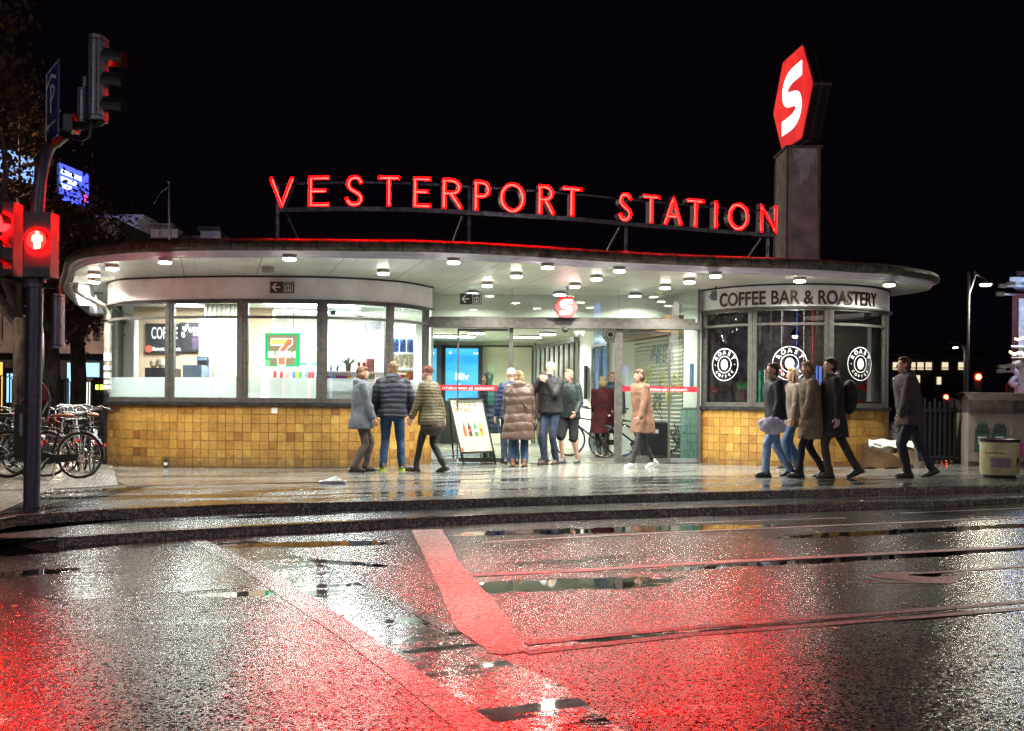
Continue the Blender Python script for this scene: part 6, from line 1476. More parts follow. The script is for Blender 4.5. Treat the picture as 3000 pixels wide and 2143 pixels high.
t, J = person(2325, 1378, 1.70, 95, 'person in a grey coat and flared blue jeans with white soled shoes', dict(coat=cloth('warm grey cloth', (.13,.105,.085), .8), hem=.74, thick=.03, trousers=jeans, tr=(.09,.075,.085), shoes=sh_blk, soles=sh_wht, sole_h=.04, hair=hbl, hair_style='long', footL=(-.08,.15,0), footR=(.08,-.12,0), handL=(-.22,.1,.86)))
t, J = person(2378, 1400, 1.74, 92, 'person in a beige brown coat and black boots in the walking group', dict(coat=cloth('beige brown wool', (.19,.14,.095), .85), hem=.58, thick=.035, trousers=blk, tr=(.085,.058,.05), shoes=sh_blk, boot=.20, hair=hbl, hair_style='bob', footL=(-.07,.22,0), footR=(.08,-.20,.02), tilt=(0,-18), lean=.06, handL=(-.24,.2,.86), handR=(.24,-.16,.84)))
t, J = person(2442, 1402, 1.78, 92, 'person in a black coat with a black backpack, last of the walking group', dict(coat=cloth('black brown wool', (.030,.024,.024), .8), hem=.60, thick=.035, trousers=brn2, tr=(.09,.062,.055), shoes=sh_blk, boot=.16, hair=hdk, footL=(-.08,.10,0), footR=(.08,-.38,.03), tilt=(0,-22), lean=.05))
mb = MB(); S_ = J['S']; mb.ell(S_(0,-.25,1.18), (.15,.12,.26), None, 16); me = remesh(mb, .014, 1, lambda co, no: fold_noise(co, 10, .012)); me.materials.append(blk); o = bpy.data.objects.new('backpack', me); C.objects.link(o); o.parent = t
t, J = person(2665, 1400, 1.80, 88, 'person in a dark brown jacket walking past the heap of cardboard', dict(coat=cloth('dark plum brown cloth', (.055,.04,.042), .75), hem=.76, thick=.045, trousers=cloth('black navy cloth', (.02,.022,.03), .7), shoes=sh_blk, hair=hbr, hood=True, handL=(-.26,.22,.86), handR=(.25,-.15,.88), footL=(-.08,.06,0), footR=(.08,-.34,.03), tilt=(0,-22), lean=.08, fat=1.08, sleeve=(.088,.078,.06)))
# ------------------------------------------------------------------ traffic mast at the left
def P3(px, py, d): return at(px, py, d)
MD = 11.0
mx = at(92, 1492, MD); mb0 = Vector((mx.x, MD, gz(mx.x)))
mast = thing('traffic_mast', 'dark curved traffic mast with a thick pole standing on the kerb', 'mast', tuple(mb0))
pole_top = at(112, 640, MD)
mb = MB(); mb.tube([mb0, at(103, 830, MD)], [.083,.083], n=18); mb.tube([at(103, 830, MD)+Vector((0,0,-.05)), at(105, 800, MD)], .105, n=18); mb.build('pole', M['pole'], mast, smooth='auto')
mb = MB(); pts = catmull([tuple(at(*q)) for q in ((107,700,MD),(111,600,MD),(120,520,MD),(133,460,MD-.05),(150,425,MD-.12),(175,400,MD-.25))], 5); mb.tube(pts, [.075-.02*i/len(pts) for i in range(len(pts))], n=14); mb.tube([at(103,810,MD), at(108,690,MD)], .072, n=14); mb.build('curved_arm', M['pole'], mast, smooth='auto')
mb = MB(); mb.tube([at(160,412,MD-.2), at(190,385,MD-.35)], .085, n=12); mb.box(at(200,365,MD-.4), (.17,.2,.16)); mb.tube([at(195,375,MD-.4), at(250,372,MD-.45), at(290,362,MD-.5), at(305,352,MD-.5)], .035, n=8); mb.tube([at(190,400,MD-.4), at(240,412,MD-.45), at(262,400,MD-.5), at(268,355,MD-.5)], .014, n=6); mb.tube([at(225,372,MD-.4), at(247,365,MD-.4)], .05, n=10)
mb.build('bracket', M['black_metal'], mast, smooth='auto')
mb = MB(); mb.box(at(85, 1262, MD)+Vector((-.06,-.02,0)), (.12,.12,.56)); mb.build('push_button_box', M['black_metal'], mast)
mb = MB(); mb.box(at(74, 1245, MD)+Vector((-.0,-.09,0)), (.035,.012,.24)); mb.build('button_plate', M['grey_metal'], mast)
mb = MB(); mb.tube([at(5,808,MD), at(60,825,MD), at(170,842,MD), at(172,862,MD)], .028, n=8); mb.build('cross_arm', M['black_metal'], mast, smooth='auto')
def signal_box(name, lbl, x0, y0, x1, y1, d, mk, depth=.22, n_l=0):
    a = at(x0, y0, d); b_ = at(x1, y1, d); cx = (a.x+b_.x)/2; w_ = b_.x-a.x; t = thing(name, lbl, 'signal', (cx, d, b_.z)); h_ = a.z-b_.z
    mb = MB(); n = 12; pr = []
    for k in range(n+1): ang = math.pi + math.pi*k/n; pr.append((w_/2*math.cos(ang), depth*.45*math.sin(ang)))
    pr += [(w_/2, depth*.5), (-w_/2, depth*.5)]
    mb.prism(pr, lambda u, v, z: Vector((cx+u, d+v, z)), b_.z, a.z); bd = mb.build('housing', M[mk], t, smooth='auto')
    for z in (a.z-.05*h_, b_.z+.05*h_): mb = MB(); mb.prism([(u*1.015, v*1.03) for u, v in pr], lambda u, v, zz: Vector((cx+u, d+v, zz)), z-.006, z+.006); mb.build('band', M['black_metal'], bd)
    mb = MB()
    for u in (-.12, .28): mb.box((cx+u*w_, d-depth*.45, (a.z+b_.z)/2), (.008,.012,h_*.92))
    mb.build('rib', M['black_metal'], bd)
    return t, cx, w_, a.z, b_.z
M['sig_grey'] = mat('signal housing grey', (.22,.215,.27), .35, metal=.5, var=.12, scale=25)
t, cx, w_, zt_, zb_ = signal_box('traffic_signal', 'tall grey traffic signal high on the mast, seen from behind, red in its hoods', 262, 108, 305, 355, MD-.5, 'sig_grey')
for i, py in enumerate((160, 230, 302)):
    c = at(306, py+14, MD-.45); mb = MB()
    pr = [(.115*math.cos(R(a_)), .115*math.sin(R(a_))) for a_ in range(-20, 201, 20)]
    for (u0, v0), (u1, v1) in zip(pr, pr[1:]):
        for rr_2 in (1.0, .96): mb.quad(*[Vector((c.x+x_, c.y+u*rr_2, c.z+v*rr_2-.02*x_/.2)) for x_, u, v in ((0,u0,v0),(0,u1,v1),(.21,u1,v1),(.21,u0,v0))])
    mb.build('hood', M['black'], t)
    mb = MB(); mb.lathe([(.10,0),(.08,.02),(.01,.03)], (c.x-.01, c.y, c.z), n=16, M=Matrix.Rotation(R(90), 3, 'Y')); mb.build('lens', emis('red signal lens', (1,.02,.01), 9.0) if i == 0 else M['black'], t, smooth=True)
signal_box('traffic_signal', 'shorter grey signal beside the tall one on the mast, seen from behind', 229, 263, 264, 362, MD-.45, 'sig_grey', .18)
signal_box('traffic_signal', 'slim purple grey signal hanging at the end of the cross arm beside the pole', 156, 862, 181, 1020, MD, 'sig_grey', .14)
signal_box('short_signal_cap', 'small grey cap box above the shorter signal', 242, 227, 262, 262, MD-.42, 'sig_grey', .10)
# pedestrian light
t = thing('pedestrian_light', 'pedestrian light with a glowing red standing man facing the street', 'pedestrian light', tuple(at(110, 812, MD-.2)))
a = at(73, 622, MD-.22); b_ = at(149, 812, MD-.22); cx = (a.x+b_.x)/2
mb = MB(); mb.box((cx, MD-.13, (a.z+b_.z)/2), (b_.x-a.x, .2, a.z-b_.z)); mb.box((cx, MD-.235, b_.z+.05), (b_.x-a.x, .02, .10)); mb.build('housing', mat('signal housing dark', (.03,.022,.03), .4), t)
c = at(110, 705, MD-.24)
def ringpr(c, r, n=28): return [(r*math.cos(2*math.pi*k/n), r*math.sin(2*math.pi*k/n)) for k in range(n)]
fc_ = lambda u, v, k=0.0: Vector((c.x+u, MD-.235-k, c.z+v))
M['lens_red'] = emis('glowing red lens', (1,.00018,.00018), 1500.0); M['man_glow'] = emis('white hot standing man', (1,.62,.25), 5.0)
mb = MB(); mb.prism(ringpr(c, .098), fc_, 0, .012); ln = mb.build('lens', M['lens_red'], t)
mb = MB(); mb.tube([fc_(u, v, .03) for u, v in ringpr(c, .104)], .012, n=8, closed=True); mb.build('lens_rim', M['grey_metal'], t, smooth=True)
mb = MB(); man = [(1.35*u_, 1.15*v_) for u_, v_ in [(-.012,.05),(-.035,.045),(-.042,.0),(-.034,-.012),(-.024,.0),(-.022,-.08),(-.003,-.08),(0,-.02),(.003,-.08),(.022,-.08),(.024,0),(.034,-.012),(.042,0),(.035,.045),(.012,.05)]]
mb.prism(man, fc_, .014, .020); mb.prism([(.017*math.cos(k*math.pi/6), .080+.017*math.sin(k*math.pi/6)) for k in range(12)], fc_, .014, .020); mb.build('standing_man', M['man_glow'], ln)
mb = MB(); pr = [(.125*math.cos(R(a_)), .125*math.sin(R(a_))) for a_ in range(0, 181, 15)]
for (u0, v0), (u1, v1) in zip(pr, pr[1:]): mb.quad(fc_(u0,v0,0), fc_(u1,v1,0), fc_(u1,v1,.06), fc_(u0,v0,.06))
mb.build('hood', M['black'], t)
# second signal at the frame edge
t = thing('traffic_signal', 'dark traffic signal at the left edge of the picture with a lit red visor', 'signal', tuple(at(20, 812, MD)))
a = at(-30, 596, MD); b_ = at(50, 808, MD); cx = (a.x+b_.x)/2
mb = MB(); mb.box((cx+.1, MD, (a.z+b_.z)/2), (b_.x-a.x-.2+.02, .22, a.z-b_.z)); mb.lathe([(.05,0),(.03,.03)], (b_.x-.05, MD-.05, a.z)); mb.build('housing', mat('dark violet signal box', (.022,.018,.03), .5), t)
for i, py in enumerate((655, 722, 785)):
    c2 = at(8, py, MD-.12); mb = MB(); pr = [(.10*math.cos(R(a_)), .10*math.sin(R(a_))) for a_ in range(-10, 191, 20)]
    for (u0, v0), (u1, v1) in zip(pr, pr[1:]): mb.quad((c2.x+u0, c2.y, c2.z+v0), (c2.x+u1, c2.y, c2.z+v1), (c2.x+u1, c2.y-.2, c2.z+v1-.02), (c2.x+u0, c2.y-.2, c2.z+v0-.02))
    mb.build('hood', M['black'], t)
    mb = MB(); mb.add([(c2.x+.09*math.cos(k*math.pi/10), c2.y-.005, c2.z+.09*math.sin(k*math.pi/10)) for k in range(20)], [tuple(range(20))]); mb.build('lens', emis('red side lens', (1,.0003,.0003), 850) if i == 0 else M['black'], t)
# parking sign
t = thing('parking_sign', 'narrow blue parking sign with a P and arrows, turned edge-on on the mast', 'sign', tuple(at(155, 420, MD)))
c0s = at(138, 430, MD-.05); U_ = (Vector((at(174,390,MD-.55).x, MD-.55, 0)) - Vector((c0s.x, MD-.05, 0))); WS = U_.length; U_.normalize()
hz_ = at(138, 218, MD-.05).z - c0s.z; nS = Vector((U_.y, -U_.x, 0))
fs_ = lambda u, v, k=0.0: Vector((c0s.x, MD-.05, c0s.z)) + U_*u*WS + Vector((0,0,v*hz_)) + nS*k
mb = MB(); mb.prism([(0,0),(1,0),(1,1),(0,1)], fs_, 0, .02); pn = mb.build('panel', mat('sign blue', (.015,.03,.14), .35), t)
mb = MB()
for pts in ([(.06,.05),(.12,.05),(.12,.97),(.06,.97)], [(.06,.955),(.95,.955),(.95,.97),(.06,.97)], [(.15,.80),(.50,.90),(.88,.80),(.88,.75),(.50,.85),(.15,.75)], [(.42,.38),(.50,.38),(.50,.74),(.42,.74)], [(.10,.21),(.28,.25),(.28,.22),(.85,.22),(.85,.205),(.28,.205),(.28,.17)], [(.06,.03),(.40,.03),(.40,.045),(.06,.045)]): mb.prism(pts, fs_, .021, .023)
Pp = [fs_(u, v, .026) for u, v in ((.46,.72),(.66,.71),(.76,.65),(.72,.575),(.60,.55),(.46,.55))]
for a_, b2 in zip(Pp, Pp[1:]): mb.bar(a_, b2, .03, .004, up=nS)
mb.build('symbols', M['letter_white'], pn)
mb = MB(); mb.box(fs_(0,.5,-.02), (.03,.04,hz_*1.02)); 
for v in (.1,.88): mb.tube([fs_(0,v,0), fs_(-.12,v,0)], .012, n=6)
mb.build('back_rail', M['grey_metal'], t)

# ------------------------------------------------------------------ bicycles
def bicycle(name, lbl, frame_mk, extras=()):
    t = thing(name, lbl, 'bicycle', (0,0,0), group='bicycles parked by the trees'); local(t)
    Rw = .345; fw, rw = Vector((.56,0,Rw)), Vector((-.52,0,Rw)); bb = Vector((-.08,0,.29)); st = Vector((-.20,0,.72)); hd = Vector((.36,0,.80)); hb_ = Vector((.40,0,.66)); sad = Vector((-.25,0,.90))
    Y = Vector((0,1,0))
    mb = MB()
    for a_, b2, r in ((bb, st+Vector((-.02,0,.06)), .016), (st, hd, .015), (bb, hb_, .019), (hb_, hd+Vector((-.02,0,.05)), .020)): mb.tube([a_, b2], r, n=8)
    for s_ in (-1, 1): mb.tube([bb+Y*.03*s_, rw+Y*.06*s_], .010, n=6); mb.tube([st+Y*.02*s_, rw+Y*.06*s_], .008, n=6)
    mb.build('frame', M[frame_mk], t, smooth=True)
    mb = MB()
    for s_ in (-1, 1): mb.tube([hb_+Y*.03*s_, hb_.lerp(fw,.5)+Y*.05*s_+Vector((.0,0,.02)), fw+Y*.05*s_], [.012,.011,.008], n=7)
    mb.build('fork', M[frame_mk], t, smooth=True)
    for c_ in (fw, rw):
        wh = bpy.data.objects.new('wheel', None); C.objects.link(wh); wh.parent = t; wh.empty_display_size = .1; local(wh)
        circ = lambda r, n=36: [c_+Vector((r*math.cos(2*math.pi*k/n), 0, r*math.sin(2*math.pi*k/n))) for k in range(n)]
        mb = MB(); mb.tube(circ(Rw-.014), .017, n=8, closed=True); mb.build('tyre', M['rubber'], wh, smooth=True)
        mb = MB(); mb.tube(circ(Rw-.036), .010, n=6, closed=True); mb.build('rim', M['chrome'], wh, smooth=True)
        mb = MB()
        for k in range(20): a_ = 2*math.pi*k/20; mb.tube([c_+Vector((.02*math.cos(a_+1.2), .03*(-1)**k, .02*math.sin(a_+1.2))), c_+Vector(((Rw-.038)*math.cos(a_), 0, (Rw-.038)*math.sin(a_)))], .0016, n=3, cap=False)
        mb.tube([c_-Y*.05, c_+Y*.05], .016, n=8); mb.build('spokes', M['chrome'], wh)
        mb = MB(); rg_ = range(20, 165, 12) if c_ is fw else range(10, 200, 12)
        pa = [c_+Vector(((Rw+.018)*math.cos(R(a_)), -.026, (Rw+.018)*math.sin(R(a_)))) for a_ in rg_]; pb = [p+Y*.052 for p in pa]; mb.strip(pa, pb); pc = [p+(p-c_).normalized()*.004 for p in pa]; pd = [p+(p-c_).normalized()*.004 for p in pb]; mb.strip(pc, pd); mb.build('mudguard', M['black_metal'], t)
    mb = MB(); mb.tube(catmull([(.36,-.30,1.02),(.28,-.29,1.03),(.34,-.16,1.06),(.36,0,.99),(.34,.16,1.06),(.28,.29,1.03),(.17,.30,1.02)], 4), .011, n=7); mb.tube([hd, (.36,0,1.0)], .013, n=7); mb.tube([(.30,-.30,1.02),(.17,-.30,1.01)], .011, n=7); mb.build('handlebar', M['chrome'], t, smooth=True)
    mb = MB()
    for s_ in (-1, 1): mb.tube([(.26,.295*s_,1.025),(.15,.31*s_,1.015)], .017, n=8)
    mb.build('grips', M['rubber'], t, smooth=True)
    mb = MB(); mb.tube([st, sad], .012, n=7); mb.build('seat_post', M['chrome'], t)
    mb = MB(); mb.ell(sad+Vector((-.06,0,.03)), (.11,.085,.035)); mb.ell(sad+Vector((.06,0,.03)), (.11,.035,.028)); me = remesh(mb, .012, 1); me.materials.append(M['leather' if 'leather' in extras else 'black']); o = bpy.data.objects.new('saddle', me); C.objects.link(o); o.parent = t
    mb = MB(); mb.tube([bb+Y*.05, bb+Y*.07], .085, n=20); mb.bar(bb+Y*.085, bb+Vector((.12,.085,-.12)), .018, .012); mb.bar(bb-Y*.085, bb+Vector((-.12,-.085,.12)), .018, .012); mb.tube([bb-Y*.085, bb+Y*.085], .014, n=6); mb.box(bb+Vector((.12,.12,-.12)), (.09,.07,.02)); mb.box(bb+Vector((-.12,-.12,.12)), (.09,.07,.02)); mb.build('crankset', M['alu'], t)
    mb = MB(); mb.prism([(-.09,.06),(.06,.09),(.10,.0),(.05,-.09),(-.44,-.02),(-.46,.07)], lambda u, v, dd: bb+Vector((u,dd,v)), .075, .082); mb.build('chain_guard', M['black_metal'], t)
    mb = MB(); rz_ = .74
    for y_ in (-.06,0,.06): mb.tube([(-.30,y_,rz_),(-.68,y_,rz_)], .006, n=5)
    for x_ in (-.32,-.48,-.66): mb.tube([(x_,-.06,rz_),(x_,.06,rz_)], .006, n=5)
    for s_ in (-1, 1): mb.tube([(-.55,.06*s_,rz_), rw+Y*.07*s_], .006, n=5)
    mb.build('rear_rack', M['black_metal'], t)
    mb = MB(); mb.box((-.88,0,.50), (.03,.06,.05)); mb.build('rear_light', M['red_plastic'], t)
    mb = MB(); mb.tube([bb+Vector((-.1,.06,-.02)), (-.22,.19,.02)], .009, n=6); mb.build('kickstand', M['alu'], t)
    mb = MB(); mb.ell((.48,0,.86), (.04,.035,.035)); mb.build('front_light', M['chrome'], t)
    if 'basket' in extras:
        mb = MB()
        z0, z1 = .84, 1.08
        for z in (z0, (z0+z1)/2, z1): e_ = .14+.03*(z-z0)/.24; mb.tube([(.44,-e_-.03,z),(.76,-e_-.03,z),(.76,e_+.03,z),(.44,e_+.03,z)], .005 if z < z1 else .008, n=5, closed=True)
        for k in range(9):
            f_ = k/8; mb.tube([(.44+.32*f_,-.17,z0),(.44+.32*f_,-.20,z1)], .003, n=4); mb.tube([(.44+.32*f_,.17,z0),(.44+.32*f_,.20,z1)], .003, n=4); mb.tube([(.76,-.17+.34*f_,z0),(.76,-.2+.4*f_,z1)], .003, n=4); mb.tube([(.44,-.17+.34*f_,z0),(.76,-.17+.34*f_,z0)], .003, n=4)
        mb.build('basket', M['alu'], t)
    return t
M['frame_black'] = mat('black gloss paint', (.012,.013,.015), .22); M['frame_silver'] = mat('silver bicycle paint', (.45,.46,.44), .3, metal=.6); M['frame_red'] = mat('dark red bicycle paint', (.22,.02,.02), .3)
bA = bicycle('bicycle', '', 'frame_black', ('leather',)); bB = bicycle('bicycle', '', 'frame_silver', ('basket',)); bC = bicycle('bicycle', '', 'frame_black', ('basket',)); bD = bicycle('bicycle', '', 'frame_red', ())
index_kids()
bspots = [  # proto, px of mid, py of ground, yaw, lean, label
 (bA, 258, 1383, 118, 3, 'black bicycle with a brown leather saddle, nearest the left end of the shop'),
 (bB, 232, 1374, 112, -4, 'silver bicycle with a wire basket, second from the shop end'),
 (bC, 205, 1368, 120, 5, 'black bicycle with a wire basket behind the silver one'),
 (bA, 130, 1402, 178, 4, 'black bicycle standing broadside right behind the mast'),
 (bC, 30, 1398, 186, -3, 'black bicycle with a basket left of the mast'),
 (bD, 170, 1360, 130, 3, 'dark red bicycle in the rear row right of the mast'),
 (bA, 70, 1376, 140, -5, 'black bicycle in the rear row just left of the mast'),
 (bB, 5, 1372, 150, 3, 'silver bicycle with a basket at the left edge, rear row'),
 (bC, -30, 1390, 168, 4, 'black bicycle with a basket cut off by the left edge'),
 (bD, 118, 1352, 95, 2, 'dark red bicycle hidden behind the mast, rear row'),
 (bC, 292, 1352, 80, -4, 'black bicycle at the back beside the dark bin')]
used = set()
for pr_, px, py, yaw, ln_, lb in bspots:
    o = pr_ if pr_.name not in used else copy_fast(pr_); used.add(pr_.name)
    g = G(px, py, .006); o.location = g; o.rotation_euler = (R(ln_), 0, R(yaw)); o['label'] = lb
for px, yaw, d_, lb in ((1745, 170, 21.3, 'black bicycle standing in the hall behind the maroon coat'), (1850, 160, 20.5, 'black bicycle behind the right sliding door')):
    o = copy_fast(bA); q = at(px, 1340, d_); o.location = (q.x, d_, .02); o.rotation_euler = (R(3), 0, R(yaw)); o['label'] = lb; o['group'] = 'bicycles in the hall'
# child seat on the left bicycle
p = at(95, 1190, 12.9); t = thing('child_seat', 'black child seat on a bicycle behind the mast', 'child seat', tuple(p))
mb = MB(); mb.ell(p+Vector((.02,.10,.05)), (.17,.05,.27)); mb.ell(p+Vector((0,-.02,-.17)), (.16,.15,.07)); mb.cap(p+Vector((-.14,-.08,-.1)), p+Vector((-.14,.08,.05)), .03, .03); mb.cap(p+Vector((.14,-.08,-.1)), p+Vector((.14,.08,.05)), .03, .03); me = remesh(mb, .012, 2)
co = np.empty(len(me.vertices)*3); me.vertices.foreach_get('co', co); me.vertices.foreach_set('co', (co.reshape(-1,3)-np.array(p)).ravel()); me.materials.append(M['black']); o = bpy.data.objects.new('shell', me); C.objects.link(o); o.parent = t
mb = MB(); mb.box(p+Vector((0,-.03,-.235)), (.10,.2,.03)); mb.build('mount', M['black_metal'], t)
# dark bins beside the shop end
t = thing('wheeled_bin', 'large black container with a pale lid behind the bicycles', 'bin', tuple(at(280, 1350, 20.2)))
a = at(235, 1203, 20.2); b_ = at(303, 1350, 20.2)
mb = MB(); mb.prism([(0,0),(1,0),(1.0,1),(-.05,1)], lambda u, v, dd: Vector((a.x+u*(b_.x-a.x), 20.2+dd, .02+v*(a.z-.02))), 0, .7); mb.build('body', M['black'], t)
mb = MB(); mb.box(((a.x+b_.x)/2-.03, 20.5, a.z+.03), (b_.x-a.x+.1, .85, .05)); mb.build('lid', M['alu'], t)

# ------------------------------------------------------------------ trees
def tree(name, lbl, px, d, trunk_w, z_fork, crown_c, crown_r, nleaf, seed, yellow=0):
    rn = random.Random(seed); b0 = Vector((at(px, 1300, d).x, d, gz(-9))); t = thing(name, lbl, 'tree', tuple(b0), group='street trees at the left')
    mb = MB(); r0 = trunk_w/2
    mb.tube([b0, b0+Vector((.02,0,.4)), b0+Vector((.05,0,z_fork*.6)), b0+Vector((.0,0,z_fork))], [r0*1.25, r0, r0*.92, r0*.85], n=12)
    cz = Vector(crown_c)+b0; tips = []
    for k in range(9):
        a_ = 2*math.pi*k/9 + rn.uniform(-.3,.3); e_ = rn.uniform(.3,.95); q = cz + Vector((crown_r[0]*.75*math.cos(a_)*e_, crown_r[1]*.75*math.sin(a_)*e_, crown_r[2]*rn.uniform(-.5,.85)))
        s_ = b0+Vector((0,0,z_fork*rn.uniform(.85,1.0))); m_ = s_.lerp(q,.45)+Vector((rn.uniform(-.3,.3), rn.uniform(-.3,.3), rn.uniform(0,.5)))
        mb.tube([s_, m_, q], [r0*.5, r0*.28, r0*.07], n=6, cap=False); tips.append((m_, q))
        for j in range(5):
            u = rn.uniform(.2,1); w0 = m_.lerp(q, u); w1 = w0 + Vector((rn.gauss(0,.8), rn.gauss(0,.8), rn.gauss(.1,.7)))*crown_r[0]*.32; mb.tube([w0, w0.lerp(w1,.5)+Vector((0,0,.1)), w1], [r0*.12, r0*.07, r0*.02], n=4, cap=False); tips.append((w0, w1))
    mb.build('trunk', M['bark'], t, smooth=True)
    for mk, n, nm in (('leaf_dark', nleaf, 'crown'), ('leaf_yellow', yellow, 'yellow_leaves')):
        if not n: continue
        mb = MB(); s = .075
        for k in range(n):
            a_, b2 = rn.choice(tips); c_ = a_.lerp(b2, rn.uniform(.2,1.1)) + Vector((rn.gauss(0,.26), rn.gauss(0,.26), rn.gauss(-.05,.26)))
            u_ = Vector((rn.gauss(0,1), rn.gauss(0,1), rn.gauss(0,1))).normalized(); v_ = u_.orthogonal().normalized(); ss = s*rn.uniform(.6,1.3)
            mb.add([c_-u_*ss, c_+v_*ss*.5, c_+u_*ss, c_-v_*ss*.5], [(0,1,2,3)])
        mb.build(nm, M[mk], t)
tree('street_tree', 'bare-trunked street tree nearest the left edge of the picture', 53, 24.0, .36, 3.1, (-1.3,0,6.3), (2.3,2.4,3.6), 8000, 1, 260)
tree('street_tree', 'street tree with a pale trunk right of the mast', 147, 26.0, .40, 2.9, (0,0,4.6), (2.2,2.2,2.2), 7000, 2, 200)
tree('street_tree', 'street tree closest to the left end of the shop', 224, 29.0, .46, 2.9, (-.2,0,4.9), (2.6,2.2,2.5), 8000, 3, 40)
tree('street_tree', 'tall street tree beyond the left frame edge whose crown hangs above the mast', -60, 19.0, .36, 3.4, (-.5,0,7.4), (1.9,2.2,3.4), 7000, 4, 90)
# tree guards
for px, d_, lb in ((53,24.0,'at the left edge'),(147,26.0,'right of the mast'),(224,29.0,'nearest the shop')):
    c_ = Vector((at(px,1300,d_).x, d_, gz(-9))); t = thing('tree_guard', 'black hooped iron guard round the tree ' + lb, 'tree guard', tuple(c_), group='tree guards')
    mb = MB()
    for k in range(8):
        a_ = 2*math.pi*k/8; a2 = a_+.42; p0 = c_+Vector((.42*math.cos(a_), .42*math.sin(a_), 0)); p1 = c_+Vector((.42*math.cos(a2), .42*math.sin(a2), 0)); Z = Vector((0,0,1.75))
        mb.tube([p0, p0+Z*.95, p0.lerp(p1,.5)+Z, p1+Z*.95, p1], .014, n=5)
    mb.tube([c_+Vector((.42*math.cos(k*math.pi/8), .42*math.sin(k*math.pi/8), .8)) for k in range(16)], .012, n=5, closed=True); mb.build('hoops', M['black_metal'], t, smooth=True)

# ------------------------------------------------------------------ buildings behind, left
M['facade'] = mat('brown stone facade', (.16,.115,.105), .8, var=.15, scale=2); M['facade_dark'] = mat('dark facade', (.028,.024,.028), .8, var=.2); M['win_dark'] = mat('dark window glass', (.02,.022,.03), .15)
M['win_lit'] = emis('lit far window', (1,.82,.55), .55); M['win_cool'] = emis('lit cool shopfront', (.35,.75,1), .9); M['win_white'] = emis('lit white shopfront', (1,.95,.85), 1.3); M['win_green'] = emis('yellow green sign glow', (.75,1,.10), 2.0); M['win_orange'] = emis('orange shop light', (1,.45,.08), 1.0)
t = thing('office_building', 'long brown office block with vertical fins behind the bicycles and trees', 'building', (-17, 47, 0))
def W(px, d): return at(px, 1100, d).x
mb = MB(); x0, x1 = W(-700, 46), W(345, 46); mb.box(((x0+x1)/2, 48, 6.4), (x1-x0, 4, 5.6)); mb.build('upper_wall', M['facade_dark'], t)
mb = MB(); mb.box(((x0+x1)/2, 48.6, 1.75), (x1-x0-.2, 3.6, 3.5)); mb.build('ground_floor', M['facade_dark'], t)
mb = MB(); mb.box(((x0+x1)/2, 45.8, 3.45), (x1-x0, .7, .55)); mb.build('ledge', M['facade'], t)
n = 0; x = x0+.4
while x < x1-.3 and n < 95:
    mb = MB(); mb.box((x, 45.8, 5.1), (.20 if n % 3 else .55, .34, 2.75)); mb.build('fin', M['facade'], t); x += .52; n += 1
x = x0+1.0; i = 0
kinds = ['win_cool','win_dark','win_dark','win_white','win_orange','win_dark','win_cool']
while x < x1-1:
    f = local_empty('window', t); mb = MB(); mb.box((x, 46.72, 1.7), (1.5, .06, 2.2)); mb.build('pane', M[kinds[i % 7]], f)
    mb = MB()
    for dx in (-.78, 0, .78): mb.box((x+dx, 46.66, 1.7), (.07, .1, 2.3))
    mb.build('frame', M['black'], f); x += 2.2; i += 1
for px0, px1, py0, py1, d_, mk, lb in ((20,38,1095,1180,34,'win_cool','tall blue shop window between the trunks at the left edge'),(66,78,1090,1180,34,'win_cool','narrow blue shop window left of the mast'),(236,262,1120,1190,38,'win_white','bright white shopfront between the last tree and the shop'),(280,303,1128,1142,36,'win_green','glowing yellow green shop sign beside the downpipe')):
    a = at(px0, py0, d_); b_ = at(px1, py1, d_); tt = thing('lit_kiosk', lb, 'shopfront', ((a.x+b_.x)/2, d_, 0.0))
    mb = MB(); mb.box(((a.x+b_.x)/2, d_+.4, a.z/2+.1), (b_.x-a.x+.25, .7, a.z+.2)); mb.build('housing', M['black'], tt); mb = MB(); mb.box(((a.x+b_.x)/2, d_+.02, (a.z+b_.z)/2), (b_.x-a.x, .04, a.z-b_.z)); mb.build('lit_front', M[mk], tt)
    mb = MB(); mb.box(((a.x+b_.x)/2, d_-.02, (a.z+b_.z)/2), (.04,.03,a.z-b_.z)); mb.build('mullion', M['black'], tt)
# terrace building behind the roof, flag pole and lit screens
t = thing('terrace_building', 'pale stepped roof terrace building rising behind the left part of the canopy', 'building', tuple(at(400, 1100, 70)))
mb = MB(); 
for x0_, y0_, x1_, y1_, d_ in ((270,628,420,642,64),(330,642,404,700,64),(404,655,505,662,66),(404,670,520,700,66),(515,690,660,720,67)): 
    a = at(x0_, y0_, d_); b_ = at(x1_, y1_, d_); mb.box(((a.x+b_.x)/2, d_+3, (a.z+b_.z)/2), (b_.x-a.x, 6, a.z-b_.z))
mb.build('upper_storeys', mat('pale concrete', (.45,.38,.40), .8), t)  # one even pale colour on all the upper blocks
mb = MB(); a = at(-200, 700, 64); b_ = at(650, 1150, 64); mb.box(((a.x+b_.x)/2, 69, a.z/2), (b_.x-a.x, 8, a.z)); mb.build('lower_storeys', M['facade_dark'], t)
mb = MB()
for x in (410,440,470,500): mb.tube([at(x,662,65.8), at(x,700,65.8)], .05, n=6)
mb.tube([at(404,663,65.7), at(510,668,65.7)], .05, n=6); mb.build('railing', M['alu'], t)
for k in range(11):
    x = 282+k*8; mb = MB(); a = at(x, 698+k*1.5, 63.8); mb.box(a, (.09, .06, .55-.02*k)); mb.build('lit_window', M['win_lit'], t)
a = at(586, 700, 66); t = thing('roof_box', 'small pale plant room on the roof behind the letters V and E', 'roof house', tuple(at(615, 706, 66)))
